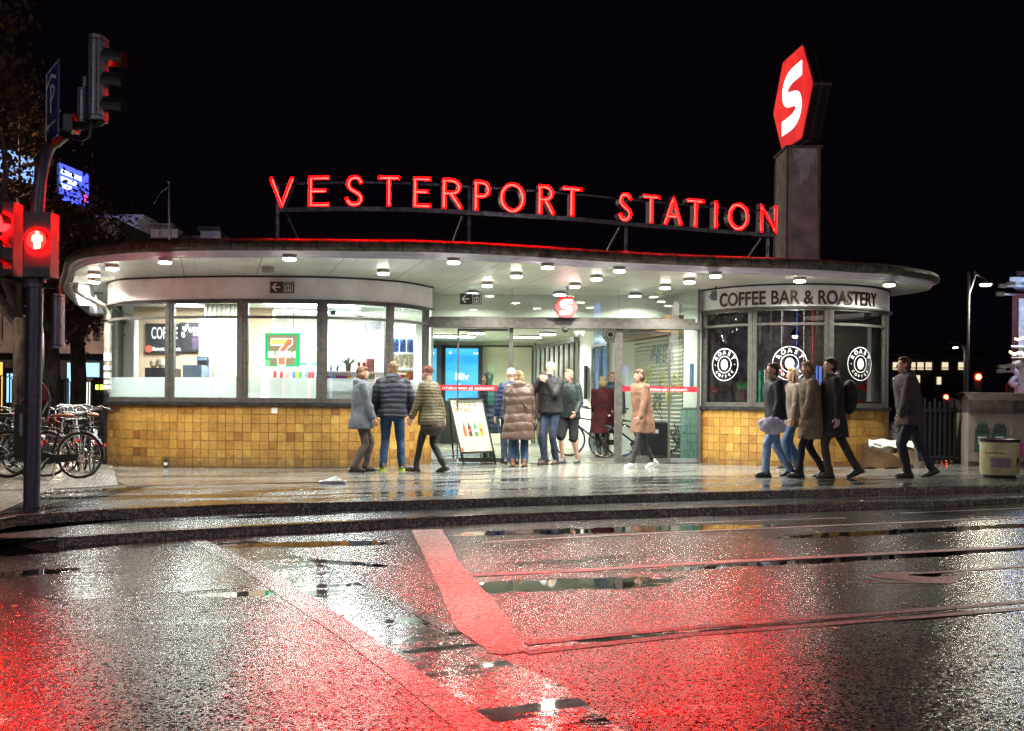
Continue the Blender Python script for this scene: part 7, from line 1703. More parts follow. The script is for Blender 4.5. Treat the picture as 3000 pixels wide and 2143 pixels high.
b_ = at(646, 708, 66); c_ = at(587, 677, 66); mb = MB(); mb.box(((b_.x+c_.x)/2, 67, (b_.z+c_.z)/2), (b_.x-c_.x, 2, c_.z-b_.z)); mb.build('wall', mat('pale plant room', (.24,.22,.25), .7), t); mb = MB(); mb.box(((b_.x+c_.x)/2-.1, 67, c_.z+.15), (b_.x-c_.x+.2, 2.1, .3)); mb.build('roof', M['black'], t)
t = thing('flag_pole', 'thin bare flag pole rising above the terrace building', 'flag pole', tuple(at(496, 705, 60))); mb = MB(); mb.tube([at(496,708,60), at(495,535,60)], [.07,.04], n=8); mb.build('shaft', mat('pale pole', (.30,.27,.27), .5), t); mb = MB(); mb.ell(at(495,533,60), (.09,.09,.09)); mb.build('finial', M['alu'], t); mb = MB(); mb.tube([at(495,548,60), at(470,565,60), at(450,600,60)], .018, n=4); mb.build('halyard', M['grey_metal'], t)
M['led_blue'] = emis('blue violet screen', (.06,.09,1.0), 1.3); M['led_white'] = emis('screen white text', (.65,.85,1), 2.2); M['led_red'] = emis('screen red mark', (1,.05,.15), 1.3)
t = thing('led_billboard', 'bright blue video billboard with white text lines above the trees', 'billboard', tuple(at(217, 610, 62)))
q = [at(174,477,58), at(260,512,64), at(260,614,64), at(174,583,58)]
fb = lambda u, v, k=0.0: (q[3]*(1-u)+q[2]*u)*(1-v) + (q[0]*(1-u)+q[1]*u)*v + Vector((.6,-.8,0))*k
mb = MB(); mb.prism([(-.01,-.02),(1.03,-.02),(1.03,1.02),(-.01,1.02)], fb, -.5, -.05); mb.build('casing', M['black'], t)
mb = MB(); mb.prism([(0,0),(1,0),(1,1),(0,1)], fb, -.04, .0); dsp_ = mb.build('display', M['led_blue'], t)
mb = MB()
for row, (v, w_) in enumerate(((.78,.80),(.58,.62),(.40,.42))):
    for k in range(int(w_*16)): mb.prism([(.05+k*.058,v-.06),(.05+k*.058+.046,v-.06),(.05+k*.058+.046,v+.06),(.05+k*.058,v+.06)], fb, .01, .02)
mb.build('text_lines', M['led_white'], dsp_)
mb = MB(); mb.prism([(.83,.12),(.93,.12),(.93,.42),(.83,.42)], fb, .01, .02); mb.build('red_mark', M['led_red'], dsp_)
t = thing('led_billboard', 'second blue white video billboard glowing through the crown at the left edge', 'billboard', tuple(at(40, 520, 60)))
a = at(-60, 435, 60); b_ = at(100, 530, 60)
q = [at(-60,415,58), at(100,462,62), at(100,540,62), at(-60,505,58)]
mb = MB(); mb.prism([(-.01,-.02),(1.03,-.02),(1.03,1.02),(-.01,1.02)], fb, -.5, -.05); mb.build('casing', M['black'], t)
mb = MB(); mb.prism([(0,0),(1,0),(1,1),(0,1)], fb, -.04, .0); mb.build('display', emis('pale blue screen', (.25,.45,1), .9), t)

# ------------------------------------------------------------------ right side
t = thing('dark_gate', 'black barred gate between the coffee bar and the white wall', 'gate', tuple(at(2745, 1358, 18.6)))
mb = MB(); a = at(2690, 1200, 18.6); b_ = at(2805, 1358, 18.6); mb.box(((a.x+b_.x)/2, 18.66, (a.z+.02)/2+.08), (b_.x-a.x, .03, a.z-.10)); mb.build('panel', M['black'], t)
for k in range(8):
    x = a.x+(b_.x-a.x)*(k+.3)/8; mb = MB(); mb.box((x, 18.6, (1.22+.05)/2), (.035, .035, 1.15+.12*(k % 2))); mb.build('bar', M['black_metal'], t)
mb = MB(); mb.box(((a.x+b_.x)/2, 18.57, 1.05), (b_.x-a.x, .03, .05)); mb.box(((a.x+b_.x)/2, 18.57, .2), (b_.x-a.x, .03, .05)); mb.build('rail', M['black_metal'], t)
M['wall_cream'] = mat('cream rendered wall', (.34,.29,.235), .8, col2=(.23,.20,.16), scale=2.5, bump=.25, bscale=20); M['wall_cap'] = mat('brown wall cap', (.07,.055,.045), .8, var=.2)
t = thing('parapet_wall', 'cream wall with a brown rounded cap and torn posters at the right', 'wall', tuple(at(2900, 1362, 18.2)))
W0 = at(2808, 1360, 18.9); W1 = at(2836, 1362, 18.0); W2 = at(2964, 1362, 18.0); W3 = at(3600, 1362, 19.4)
wpts = [(W0.x,18.9),(W1.x,18.0),(W2.x,18.0),(W3.x,19.2)]; zc_ = 1.02
mb = MB()
for p, q_ in zip(wpts, wpts[1:]): mb.quad((p[0],p[1],-.1),(q_[0],q_[1],-.1),(q_[0],q_[1],zc_),(p[0],p[1],zc_))
mb.quad((W0.x,18.9,-.1),(W0.x,18.9,zc_),(W0.x+.1,19.6,zc_),(W0.x+.1,19.6,-.1)); mb.build('render', M['wall_cream'], t)
mb = MB(); cp = lambda o, z: [Vector((p[0]+(o*.5 if i == 0 else 0)*-1, p[1]-o, z)) for i, p in enumerate(wpts)]
for (o0, z0), (o1, z1) in zip([(0,zc_),(.05,zc_),(.05,zc_+.08),(.02,zc_+.22),(-.15,zc_+.34),(-.4,zc_+.36)], [(.05,zc_),(.05,zc_+.08),(.02,zc_+.22),(-.15,zc_+.34),(-.4,zc_+.36),(-.6,zc_+.3)]): mb.strip(cp(o0, z0), cp(o1, z1))
mb.quad((W0.x-.02,18.85,zc_),(W0.x+.1,19.6,zc_),(W0.x+.1,19.6,zc_+.3),(W0.x-.02,18.85,zc_+.22)); mb.build('cap', M['wall_cap'], t)
mb = MB(); mb.strip([Vector((p[0],p[1]-.012,0)) for p in wpts], [Vector((p[0],p[1]-.012,.16)) for p in wpts]); mb.build('plinth', M['wall_cap'], t)
M['poster_green'] = mat('dark green poster', (.03,.10,.075), .6)
for i, (x0_, lb) in enumerate(((2855, 'left torn dark green strike poster with jagged top'), (2905, 'right torn dark green strike poster with jagged top'))):
    a = at(x0_, 1232, 17.98); b_ = at(x0_+45, 1325, 17.98); tt = thing('wall_poster', lb, 'poster', ((a.x+b_.x)/2, 17.98, b_.z)); w_, h_ = b_.x-a.x, a.z-b_.z
    fp = lambda u, v, k=0.0: Vector((a.x+u*w_, 17.985-k, b_.z+v*h_)); ofs = .1*i
    jag = [(.02,0),(.98,0),(.98,.62),(.93,.78),(.86,.72+ofs),(.80,.95),(.7,.86),(.62,1.0-ofs),(.5,.9),(.4,.97),(.34,.82),(.22,.9),(.16,.74),(.08,.80),(.05,.6)]
    mb = MB(); mb.prism(jag, fp, 0, .006); pn = mb.build('paper', M['poster_green'], tt)
    mb = MB(); put_text(mb, 'KLIMA', .085, frame_fn(fp(.52,.80,.009), (1,0,0)), sx=.8, bold=.003); put_text(mb, 'STREJKE', .075, frame_fn(fp(.52,.64,.009), (1,0,0)), sx=.8, bold=.003); mb.build('heading', M['letter_black'], pn)
    mb = MB(); mb.prism([(.25,.24),(.80,.24),(.80,.48),(.25,.48)], fp, .007, .009); pl = mb.build('label_patch', M['poster_white'], pn)
    mb = MB(); put_text(mb, '12. NOVEMBER', .03, frame_fn(fp(.52,.43,.011), (1,0,0)), sx=.8); put_text(mb, 'KL 14', .03, frame_fn(fp(.52,.36,.011), (1,0,0)), sx=.8); put_text(mb, 'KØBENHAVN', .03, frame_fn(fp(.52,.29,.011), (1,0,0)), sx=.8); mb.build('lettering', M['letter_black'], pl)
# litter bin
g = G(2928, 1400); t = thing('litter_bin', 'squat cream litter bin with a dark rim, banner and city emblem', 'bin', tuple(g)); s_ = F/g.y; rb_ = 53.5/s_; hb2 = 113/s_
mb = MB(); mb.lathe([(rb_*.94,.05),(rb_,.10),(rb_,hb2-.05),(rb_*.97,hb2-.03)], g, n=32); bd = mb.build('body', mat('worn cream bin paint', (.50,.47,.26), .5, col2=(.32,.29,.15), scale=6, bump=.15), t, smooth='auto')
mb = MB(); mb.lathe([(rb_*.80,0),(rb_*.82,.05)], g, n=24); mb.lathe([(rb_*1.02,hb2-.04),(rb_*1.02,hb2),(rb_*.9,hb2+.01),(rb_*.85,hb2-.03)], g, n=32); mb.build('rim', M['black_metal'], t)
def cyl_fn(g, r, a0_): return lambda x_, y_, z_=0: Vector((g.x+(r+z_)*math.sin(a0_+x_/r), g.y-(r+z_)*math.cos(a0_+x_/r), g.z+y_))
mb = MB(); cf_ = cyl_fn(g, rb_+.012, R(-38)); k = 12; L0_ = .34
mb.strip([cf_(-L0_/2+L0_*i/k, hb2*.56) for i in range(k+1)], [cf_(-L0_/2+L0_*i/k, hb2*.74) for i in range(k+1)]); bn = mb.build('banner', mat('yellow banner', (.62,.58,.28), .5), t)
mb = MB(); put_text(mb, 'Giv din PANT videre', .034, lambda x_, y_, z_: cf_(x_, hb2*.65+y_, .004), bold=.0015); mb.build('lettering', M['letter_black'], bn)
mb = MB(); cf2 = cyl_fn(g, rb_+.006, R(-22)); mb.strip([cf2(-.14+.28*i/k, hb2*.28) for i in range(k+1)], [cf2(-.14+.28*i/k, hb2*.52) for i in range(k+1)]); mb.build('picture_band', mat('dusty mauve print', (.25,.17,.20), .6), bd)
mb = MB(); cf3 = cyl_fn(g, rb_+.006, R(38)); zc2 = hb2*.45
for dx in (-.03, 0, .03): mb.add([cf3(dx-.010, zc2-.03), cf3(dx+.010, zc2-.03), cf3(dx+.010, zc2+.03+.02*(dx == 0)), cf3(dx, zc2+.06+.02*(dx == 0)), cf3(dx-.010, zc2+.03+.02*(dx == 0))], [(0,1,2,3,4)])
for j in range(2): mb.strip([cf3(-.05+.1*i/k, zc2-.045-.02*j+.004*math.sin(i)) for i in range(k+1)], [cf3(-.05+.1*i/k, zc2-.037-.02*j+.004*math.sin(i)) for i in range(k+1)])
for i, ch in enumerate('RENT'): a_ = math.pi/2-(i-1.5)*R(24); put_text(mb, ch, .035, lambda x_, y_, z_: cf3(.115*math.cos(a_)+x_*math.sin(a_)+y_*math.cos(a_), zc2+.115*math.sin(a_)-x_*math.cos(a_)+y_*math.sin(a_)))
for i, ch in enumerate('KØBENHAVN'): a_ = -math.pi/2+(i-4)*R(17); put_text(mb, ch, .03, lambda x_, y_, z_: cf3(.115*math.cos(a_)-x_*math.sin(a_)-y_*math.cos(a_), zc2+.115*math.sin(a_)+x_*math.cos(a_)-y_*math.sin(a_)))
mb.build('emblem', M['letter_black'], bd)
p = g+Vector((rb_*.95, -.02, hb2*.78)); mb = MB(); mb.lathe([(.035,-.12),(.045,.10)], p+Vector((.03,0,-.02)), n=14); o = mb.build('pink_can', mat('magenta can', (.6,.03,.25), .3), smooth='auto'); tag(o, 'bright pink can hanging on the side of the litter bin', 'can')
# cardboard heap
c0 = G(2600, 1372); t = thing('cardboard_heap', 'collapsed brown cardboard box full of white packaging against the tiles', 'cardboard box', tuple(c0)); s_ = F/c0.y
def cpt(px, py, dd=0.0): return at(px, py, c0.y+dd)
prof_f = [(2523,1378),(2526,1310),(2528,1298),(2560,1318),(2610,1330),(2650,1325),(2680,1308),(2700,1300),(2712,1382)]
mb = MB(); fr_ = [cpt(x, y, -.10+.05*math.sin(x*.05)) for x, y in prof_f]; mb.add(fr_, [tuple(range(len(fr_)))]); mb.add([v+Vector((0,.012,.0)) for v in fr_], [tuple(range(len(fr_)))[::-1]])
mb.quad(cpt(2526,1298,-.1), cpt(2545,1287,.35), cpt(2545,1372,.35), cpt(2523,1378,-.1)); mb.quad(cpt(2545,1287,.35), cpt(2700,1292,.35), cpt(2700,1372,.35), cpt(2545,1372,.35)); mb.quad(cpt(2524,1377,-.1), cpt(2712,1382,-.1), cpt(2700,1368,.35), cpt(2545,1368,.35)); mb.build('box_walls', M['cardboard'], t)
mb = MB()
gr = [[cpt(2545+155*i/14, 1287+4*i/14+22*j/4+3*math.sin(i*1.3+j), .33-.10*j+.03*math.sin(i*1.9+j*2)) for i in range(15)] for j in range(5)]
for a_, b2 in zip(gr, gr[1:]): mb.strip(a_[:14-2*gr.index(a_)] if False else a_, b2)
mb.build('wrapping', M['plastic_wrap'], t, smooth=True)
mb = MB(); mb.box(cpt(2578,1316,.05), (.32,.16,.13), M=Matrix.Rotation(R(18), 3, 'Y')); mb.build('white_carton', M['box_white'], t)
mb = MB(); mb.box(cpt(2640,1326,.0), (.14,.10,.07), M=Matrix.Rotation(R(-20), 3, 'Y')); mb.build('white_carton', M['box_white'], t)
mb = MB(); mb.add([cpt(2680,1302,-.12), cpt(2700,1296,-.02), cpt(2720,1382,-.05), cpt(2676,1386,-.18)], [(0,1,2,3)]); mb.add([cpt(2700,1296,-.02), cpt(2704,1298,.3), cpt(2722,1378,.3), cpt(2720,1382,-.05)], [(0,1,2,3)]); fl_ = mb.build('white_flap', M['box_white'], t)
mb = MB(); mb.add([cpt(2689,1328,-.165), cpt(2706,1322,-.155), cpt(2710,1346,-.155), cpt(2693,1354,-.17)], [(0,1,2,3)]); mb.build('printed_square', M['letter_black'], fl_)
mb = MB(); gr = [[cpt(2523+135*i/12, 1384-(14-5*j)*abs(math.sin(i*.55+.4))*(1 if j < 2 else 0)-3, -.30+.09*j) for i in range(13)] for j in range(3)]
for a_, b2 in zip(gr, gr[1:]): mb.strip(a_, b2)
mb.build('torn_paper', mat('crumpled kraft paper', (.42,.34,.25), .75, bump=.5, bscale=12), t, smooth=True)
# small litter
g = G(975, 1418); t = thing('litter_tray', 'flattened takeaway tray with clear wrapper lying on the wet pavement', 'litter', tuple(g))
mb = MB(); mb.box(g+Vector((0,0,.022)), (.36,.16,.035), rz=.1); mb.build('tray', mat('lilac grey card', (.42,.40,.52), .5), t)
mb = MB(); pts = [(-.16,-.05,.04),(.0,-.07,.05),(.17,-.05,.04),(.12,.07,.045),(.02,.06,.10),(-.10,.06,.06),(.05,.0,.11)]; mb.add([g+Vector(p_) for p_ in pts], [(0,1,6),(1,2,6),(2,3,6),(3,4,6),(4,5,6),(5,0,6)]); mb.build('wrapper', M['plastic_wrap'], t)
g = G(485, 1372); t = thing('beer_can', 'dark green drink can standing at the foot of the tiles', 'can', tuple(g)); mb = MB(); mb.lathe([(.026,0),(.033,.008),(.033,.15),(.025,.165)], g, n=14); mb.build('can_body', mat('green can', (.02,.06,.03), .3, metal=.4), t, smooth='auto'); mb = MB(); mb.lathe([(.034,.05),(.034,.10)], g, n=14); mb.build('can_label', M['poster_white'], t)
rn = random.Random(3)
mb = MB()
for k in range(220):
    px, py = rn.uniform(-50, 2950), rn.choice((rn.uniform(1372,1470), rn.uniform(1500,2000))); q = G(px, py, ROAD_DZ+.012 if py > 1495 else .014)
    if q.y < 6: continue
    a_ = rn.uniform(0, 6.28); s_ = rn.uniform(.012,.03); u_ = Vector((math.cos(a_), math.sin(a_), 0))*s_; v_ = Vector((-math.sin(a_), math.cos(a_), .15))*s_*.5; mb.add([q-u_, q+v_, q+u_, q-v_], [(0,1,2,3)])
o = mb.build('fallen_leaves', mat('wet brown leaves', (.16,.09,.035), .4)); tag(o, 'small fallen leaves scattered over the wet ground', 'leaves', kind='stuff')
# sandwich board
g = G(1388, 1358); t = thing('sandwich_board', 'black framed A-board advertising three soft drinks for 38 kroner', 'sandwich board', tuple(g))
yb = g.y; A_ = [at(1316,1168,yb-.02), at(1412,1166,yb-.02), at(1446,1326,yb-.28), at(1352,1330,yb-.28)]   # tl tr br bl
def fa(u, v, k=0.0):
    p = (A_[3]*(1-u)+A_[2]*u)*(1-v) + (A_[0]*(1-u)+A_[1]*u)*v; return p + Vector((0,-.96,.25))*k
mb = MB(); mb.prism([(.02,.02),(.98,.02),(.98,.98),(.02,.98)], fa, -.01, .0); pn = mb.build('poster', mat('cream poster', (.60,.55,.42), .5, var=.05), t)
mb = MB()
for p_ in ([(-.03,0),(1.03,0),(1.03,.03),(-.03,.03)], [(-.03,.97),(1.03,.97),(1.03,1.0),(-.03,1.0)], [(-.03,.03),(.02,.03),(.02,.97),(-.03,.97)], [(.98,.03),(1.03,.03),(1.03,.97),(.98,.97)]): mb.prism(p_, fa, -.025, .014)
mb.build('frame', M['black_metal'], t)
for u in (.0, 1.0):
    a = fa(u, .03, -.0); mb = MB(); mb.bar(a, Vector((a.x+.05, a.y-.03, g.z)), .03); mb.build('leg', M['black_metal'], t)
    a = fa(u, .97, -.03); mb = MB(); mb.bar(a, Vector((a.x+(.0 if u else .10)-.03, yb+.28, g.z+.01)), .026); mb.build('leg', M['black_metal'], t)
def tx(mb, s_, u, v, sz, **kw): 
    H__ = (A_[0]-A_[3]).length; W__ = (A_[1]-A_[0]).length
    put_text(mb, s_, sz, lambda x_, y_, z_: fa(u+x_/W__, v+y_/H__, .004), **kw)
mb = MB(); tx(mb, "TA´ 3 FOR 38,-", .47, .88, .115, sx=.62, bold=.002); mb.build('lettering', M['letter_black'], pn)
mb = MB(); tx(mb, "FRIT VALG", .36, .775, .115, sx=.62, bold=.002); mb.build('lettering', M['letter_red'], pn)
for i, (u, c_, n_) in enumerate(((.26,(.35,.12,.03),'brown'),(.42,(.10,.015,.01),'cola brown'),(.60,(.03,.30,.05),'green'),(.76,(.70,.40,.02),'orange'))):
    bt = [(-.045,0),(.045,0),(.05,.02),(.05,.12),(.042,.16),(.018,.20),(.018,.23),(-.018,.23),(-.018,.20),(-.042,.16),(-.05,.12),(-.05,.02)]
    mb = MB(); mb.prism([(u+x_*1.05, .30+v_*1.1) for x_, v_ in bt], fa, .002, .004); bo_ = mb.build('bottle_picture', mat('printed '+n_+' bottle', c_, .4, var=.1), pn)
    mb = MB(); mb.prism([(u-.05, .385), (u+.05, .385), (u+.05, .43), (u-.05, .43)], fa, .0045, .0055); mb.build('bottle_label', M['letter_red'] if i != 2 else M['letter_white'], bo_)
mb = MB(); mb.prism([(.03,.04),(.10,.04),(.10,.10),(.03,.10)], fa, .002, .004); mb.build('corner_mark', M['letter_red'], pn)
# black box behind the right door
t = thing('black_cabinet', 'black cabinet with a small notice behind the right sliding door', 'cabinet', tuple(at(1915, 1335, 19.8)))
mb = MB(); drect(mb, 1876, 1240, 1956, 1336, 19.7, 20.1); cb = mb.build('body', M['black'], t)
mb = MB(); drect(mb, 1908, 1256, 1934, 1280, 19.69, 19.698); mb.build('notice', M['poster_dark'], cb); mb = MB(); drect(mb, 1913, 1259, 1929, 1270, 19.685, 19.689); mb.build('notice_mark', M['letter_white'], cb)
# street lamps right
def street_lamp(name, lbl, px, ybase, ytop, d, head, power=0, lit=(1,.93,.72)):
    b0 = Vector((at(px, ybase, d).x, d, 0)); tp = at(px, ytop, d); tp.x = b0.x; t = thing(name, lbl, 'street lamp', tuple(b0))
    mb = MB(); mb.tube([b0, tp], [.055*d/36,.04*d/36], n=10); mb.build('pole', mat('pale lamp pole', (.20,.19,.19), .5) if 'lpp' not in M else M['lpp'], t, smooth=True)
    hp = at(head[0], head[1], d-.0); mb = MB(); mb.tube(catmull([tuple(tp+Vector((0,0,-.8))), tuple(tp.lerp(hp,.4)+Vector((0,0,.1))), tuple(hp+Vector((-.4,0,.35))), tuple(hp+Vector((0,0,.15)))], 4), .035, n=6); mb.build('arm', M['grey_metal'], t, smooth=True)
    mb = MB(); mb.lathe([(.03,.13),(.08,.08),(.22,.0),(.22,-.03)], hp, n=18); mb.build('shade', M['grey_metal'], t, smooth='auto')
    mb = MB(); mb.lathe([(.19,-.035),(.16,-.09),(.02,-.11)], hp, n=18); mb.build('bulb', emis('street lamp glow', lit, 14), t, smooth=True)
    if power:
        l = bpy.data.lights.new('lamp_light', 'POINT'); l.shadow_soft_size = .25; l.energy = power; l.color = lit; o = bpy.data.objects.new('lamp_light', l); C.objects.link(o); o.parent = t; o.location = hp+Vector((0,0,-.3))-b0
    return t
street_lamp('street_lamp', 'tall street lamp with a lit curved arm right of the canopy', 2835, 1180, 797, 36, (2888,831), 220)
street_lamp('street_lamp', 'smaller distant street lamp seen beside the tall pole', 2826, 1180, 1012, 75, (2799,1017), 0)
def red_light(px, py, d, lbl, s=1.0):
    p = at(px, py, d); t = thing('traffic_signal', lbl, 'signal', (p.x, d, 0)); mb = MB(); mb.box(p+Vector((0,.15,-.25*s)), (.3*s,.2,.9*s)); mb.build('housing', M['black'], t)
    mb = MB(); mb.tube([(p.x, d+.15, 0), (p.x, d+.15, p.z-.7*s)], .06, n=8); mb.build('pole', M['grey_metal'], t)
    mb = MB(); mb.lathe([(.12*s,0),(.10*s,.03),(.01,.05)], p, n=16, M=Matrix.Rotation(R(90), 3, 'X')); mb.build('lens', emis('far red lens', (1,.03,.01), 45), t, smooth=True)
red_light(2867, 1105, 42, 'distant red traffic light above the cream wall'); red_light(2772, 1164, 50, 'distant red traffic light behind the gate', .9)
t = thing('dark_office_building', 'dark distant building with a row of lit windows right of the coffee bar', 'building', tuple(at(2740, 1150, 90)))
a = at(2560, 1042, 90); b_ = at(2860, 1150, 90); mb = MB(); mb.box(((a.x+b_.x)/2, 95, a.z/2-.5), (b_.x-a.x, 10, a.z+1)); mb.build('wall', M['facade_dark'], t); mb = MB(); mb.box(((a.x+b_.x)/2, 94.8, a.z+.25), (b_.x-a.x+.8, 11.4, .4)); mb.build('roof', M['black'], t)
for k in range(9):
    x = 2617+k*24; f = local_empty('window', t); a = at(x, 1062, 89.9); b_ = at(x+17, 1084, 89.9); mb = MB(); mb.box(((a.x+b_.x)/2, 89.95, (a.z+b_.z)/2), (b_.x-a.x, .1, a.z-b_.z)); mb.build('pane', M['win_lit'] if k not in (5, 7) else M['win_dark'], f); mb = MB(); mb.box(((a.x+b_.x)/2, 89.85, b_.z+.15), (b_.x-a.x, .08, .08)); mb.build('sill', M['black'], f)
for x, y, mk, nm in ((2624,1118,'win_white','far_shop'),(2752,1115,'win_lit','far_shop'),(2690,1110,'win_lit','far_shop')):
    a = at(x-7, y-10, 80); b_ = at(x+5, y+12, 80); tt = thing(nm, ['bright white','warm','dim'][(x//7) % 3]+' distant shopfront light at the foot of the dark building'+(' close to the coffee bar' if x < 2650 else ' near the lamp pole' if x > 2700 else ' in the middle'), 'shopfront', ((a.x+b_.x)/2, 80, 0)); mb = MB(); mb.box(((a.x+b_.x)/2, 80.3, a.z/2), (b_.x-a.x+.6, .5, a.z+.4)); mb.build('frame', M['black'], tt); mb = MB(); mb.box(((a.x+b_.x)/2, 80, (a.z+b_.z)/2), (b_.x-a.x, .05, a.z-b_.z)); mb.build('pane', M[mk], tt)
t = thing('round_sign', 'small round sign with a red rim above the cream wall', 'sign', tuple(at(2972, 1150, 34))); p = at(2972, 1140, 34); mb = MB(); mb.tube([p+Vector((.26*math.cos(k*math.pi/12), 0, .26*math.sin(k*math.pi/12))) for k in range(24)], .035, n=6, closed=True); mb.build('rim', M['red_plastic'], t); mb = MB(); mb.lathe([(.25,-.01),(.25,.01)], p, n=24, M=Matrix.Rotation(R(90), 3, 'X')); mb.build('plate', M['sig_grey'], t); mb = MB(); mb.tube([p+Vector((0,.04,-.25)), Vector((p.x, 34.04, 0))], .03, n=6); mb.build('post', M['grey_metal'], t)
# ornate illuminated building at the right edge
OB = thing('ornate_building', 'ornate pink and blue lit facade with scrolls at the right edge', 'building', tuple(at(3040, 1180, 30)))
M['ob_red'] = mat('dark red stucco', (.12,.03,.035), .7); M['ob_white'] = mat('pale stucco', (.55,.53,.58), .6)
def orect(nm, mk, x0, y0, x1, y1, d0, d1):
    mb = MB(); a, b_ = at(x0, y0, d0), at(x1, y1, d0); k_ = d1/d0*1.01
    vs = [(a.x,d0,b_.z),(b_.x,d0,b_.z),(b_.x*k_,d1,b_.z),(a.x*k_,d1,b_.z),(a.x,d0,a.z),(b_.x,d0,a.z),(b_.x*k_,d1,a.z),(a.x*k_,d1,a.z)]
    mb.add(vs, [(0,3,2,1),(4,5,6,7),(0,1,5,4),(1,2,6,5),(2,3,7,6),(3,0,4,7)]); return mb.build(nm, M[mk], OB)
orect('wall', 'ob_red', 2966, 860, 3500, 1185, 30.2, 33); orect('pilaster', 'ob_white', 2985, 875, 3000, 1185, 30.0, 30.2); orect('pilaster', 'ob_white', 3016, 875, 3034, 1185, 30.0, 30.2); orect('base_wall', 'ob_white', 2972, 1128, 3500, 1262, 29.8, 30.0); orect('cornice', 'ob_white', 2958, 812, 3500, 828, 29.4, 31); orect('cornice', 'ob_white', 2966, 828, 3500, 845, 29.8, 31); orect('roof', 'sig_grey', 2978, 795, 3500, 811, 30.0, 32.5); orect('string_course', 'ob_white', 2962, 1012, 3500, 1022, 29.6, 30.2); orect('string_course', 'ob_white', 2963, 1046, 3500, 1054, 29.6, 30.2)
mb = MB(); cs_ = []
cs_ = catmull([tuple(at(x_, y_, 29.7)) for x_, y_ in ((2988,1062),(2972,1066),(2968,1080),(2978,1092),(2980,1104),(2968,1112),(2962,1122),(2972,1130),(2980,1122))], 4)
mb.tube(cs_, .075, n=6); mb.build('scroll', M['ob_white'], OB, smooth=True)
for y_, x_ in ((838,2937),(862,2930),(1088,2932),(1075,2937),(832,2962),(1072,2962)):
    mb = MB(); q0_ = at(x_, y_, 28.6); q1_ = at(x_+45, y_+2, 30); mb.tube([q1_, q0_], .03, n=5); mb.box(q0_, (.2,.12,.10)); mb.build('floodlight_arm', M['alu'], OB)
M['garland'] = emis('warm string light', (1,.8,.4), 5)
mb = MB()
for k in range(26): mb.ell(at(2960+k*3.2, 1032+4*math.sin(k*.5)+.6*k, 29.4), (.035,.035,.035), n=6); mb.ell(at(2975+k*3.0, 993+3*math.sin(k*.6), 29.4), (.03,.03,.03), n=6)
mb.build('string_lights', M['garland'], OB)
for (x_, y_, c_, e_) in ((2990, 1000, (.35,.55,1), 25), (2982, 1170, (1,.25,.3), 4), (3010, 855, (.4,.65,1), 18), (2985, 900, (.75,.85,1), 16)):
    l = bpy.data.lights.new('flood_light', 'POINT'); l.shadow_soft_size = .15; l.energy = e_; l.color = c_; o = bpy.data.objects.new('flood_light', l); C.objects.link(o); o.parent = OB; o.location = at(x_, y_, 29.0)-OB.location
# ------------------------------------------------------------------ our side of the street: lamps and lit fronts that the wet glass and road mirror
def near_lamp(x, y, h, arm, lbl, power, col=(.93,.95,1)):
    t = thing('street_lamp', lbl, 'street lamp', (x, y, ROAD_DZ)); b0 = Vector((x, y, ROAD_DZ))
    mb = MB(); mb.tube([b0, b0+Vector((0,0,h))], [.10,.06], n=10); mb.build('pole', M['pole'], t, smooth=True)
    hp = b0+Vector((arm[0], arm[1], h+.2)); mb = MB(); mb.tube([b0+Vector((0,0,h)), b0+Vector((arm[0]*.5, arm[1]*.5, h+.35)), hp+Vector((0,0,.1))], .035, n=6); mb.build('arm', M['pole'], t)
    mb = MB(); mb.lathe([(.05,.15),(.22,.06),(.26,-.02)], hp, n=16); mb.build('shade', M['grey_metal'], t)
    mb = MB(); mb.lathe([(.22,-.03),(.18,-.08),(.01,-.10)], hp, n=16); mb.build('bulb', emis('near lamp glow', col, 60), t)
    l = bpy.data.lights.new('lamp_light', 'POINT'); l.shadow_soft_size = .22; l.energy = power; l.color = col; o = bpy.data.objects.new('lamp_light', l); C.objects.link(o); o.parent = t; o.location = hp+Vector((0,0,-.25))-b0
near_lamp(-7.5, -3.5, 6.5, (0, 1.2), 'street lamp across the street to the left of the viewer', 260, (.80,.80,1))
near_lamp(9.0, 1.0, 6.5, (0, 1.2), 'street lamp across the street to the right of the viewer', 300, (1,.97,.85))
near_lamp(17.5, 12.5, 7.0, (-1.0, .6), 'street lamp on the kerb beyond the right frame edge', 120, (1,.96,.82))
M['opp_wall'] = mat('opposite brick wall', (.07,.05,.045), .8, var=.2)
rn = random.Random(9)
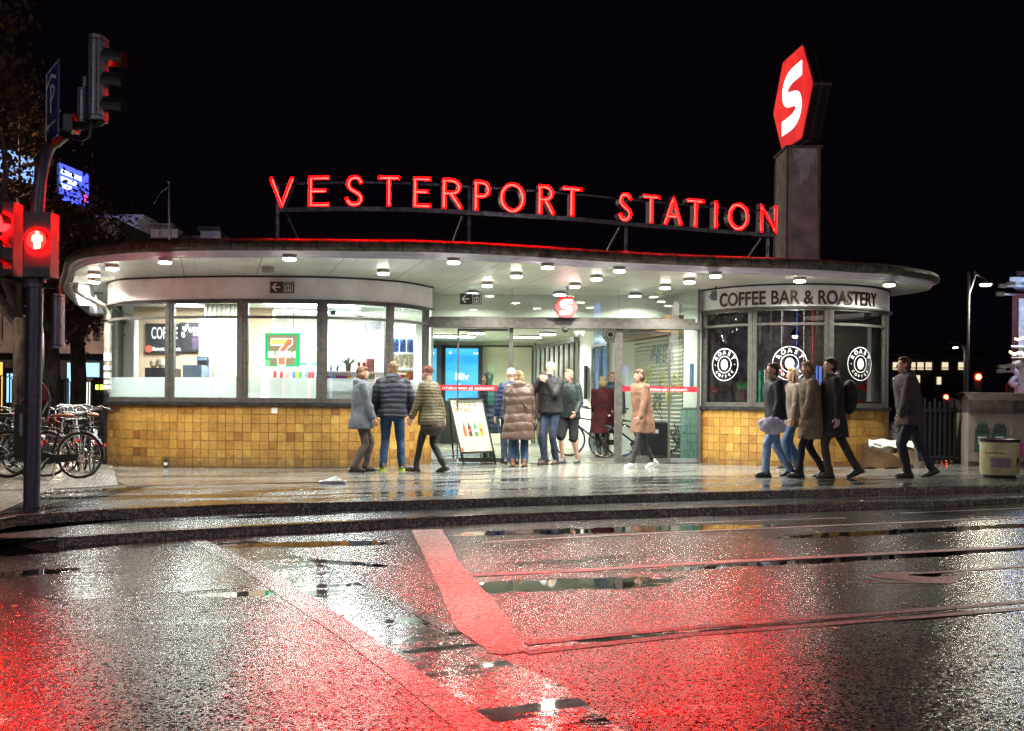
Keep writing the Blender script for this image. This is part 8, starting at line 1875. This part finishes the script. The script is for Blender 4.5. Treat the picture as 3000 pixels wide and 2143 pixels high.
for i, (x0, w_, y_, h_) in enumerate(((-26,12,-9,13),(-13.5,11,-10,16),(-2,10,-11,14),(8.5,12,-10,15),(21,14,-8,12))):
    t = thing('opposite_building', ['narrow dark building farthest left across the street','tall dark building across the street, left','dark building directly across the street','dark building across the street, right','low dark building farthest right across the street'][i], 'building', (x0+w_/2, y_, 0), group='buildings across the street')
    mb = MB(); mb.box((x0+w_/2, y_-2, h_/2-.2), (w_, 4, h_)); mb.build('wall', M['opp_wall'], t)
    k = 0
    for r in range(4):
        for c_ in range(int(w_/2)):
            if rn.random() < (.35 if r else .8):
                x = x0+1+c_*2; z = 2.0+r*3.1; mk = rn.choice(['win_lit','win_cool','win_white','win_dark']) if r else rn.choice(['opp_r','opp_w','opp_b','opp_w','opp_g'])
                if mk.startswith('opp') and mk not in M: M[mk] = emis('lit shopfront '+mk[-1], {'r':(1,.05,.08),'w':(1,.92,.8),'b':(.15,.3,1),'g':(.05,1,.4)}[mk[-1]], {'r':5,'w':4,'b':5,'g':2}[mk[-1]])
                mb = MB(); mb.box((x, y_+.03, z), ((1.0, .5, .3)[rn.randrange(3)] if not r else 1.0, .06, 1.5 if r else 1.9)); mb.build('window', M[mk], t)
for i, (x, y, c_, lb) in enumerate(((-4.5,-8,'opp_w','tall white lit column sign across the street'),(3.8,-8.3,'opp_b','tall blue lit column sign across the street'),(12,-8,'opp_r','tall red lit column sign across the street'),(7.2,-7.5,'opp_w','slim white lit column sign across the street, right'))):
    if c_ not in M: M[c_] = emis('lit '+c_, (1,.9,.8), 4)
    t = thing('column_sign', lb, 'sign', (x, y, 0)); mb = MB(); mb.box((x, y, 1.2), (.2,.2,2.4)); mb.build('post', M['black_metal'], t); mb = MB(); mb.box((x, y, 4.4), (.28,.28,4.0)); mb.build('lit_tube', M[c_], t)
near_lamp(-13.5, 21.5, 6.0, (0, .8), 'added warm lamp beyond the left edge, lighting the trees', 1000, (1,.72,.5))  # unseen lamp added to brighten trunks and crowns
near_lamp(-17.0, 37.0, 5.0, (.5, .5), 'added lamp lighting the front of the brown office block', 2600, (1,.78,.62))  # lamp added to bring up the fins and facade
near_lamp(-19.5, 56.0, 7.0, (.5, .5), 'added lamp behind the canopy, lighting the terrace building', 900, (1,.85,.9))  # made-up lamp, hidden by the canopy, lights the upper storeys from below
near_lamp(11.5, 22.5, 6.0, (0, -.6), 'street lamp behind the cream wall', 90, (1,.93,.75))
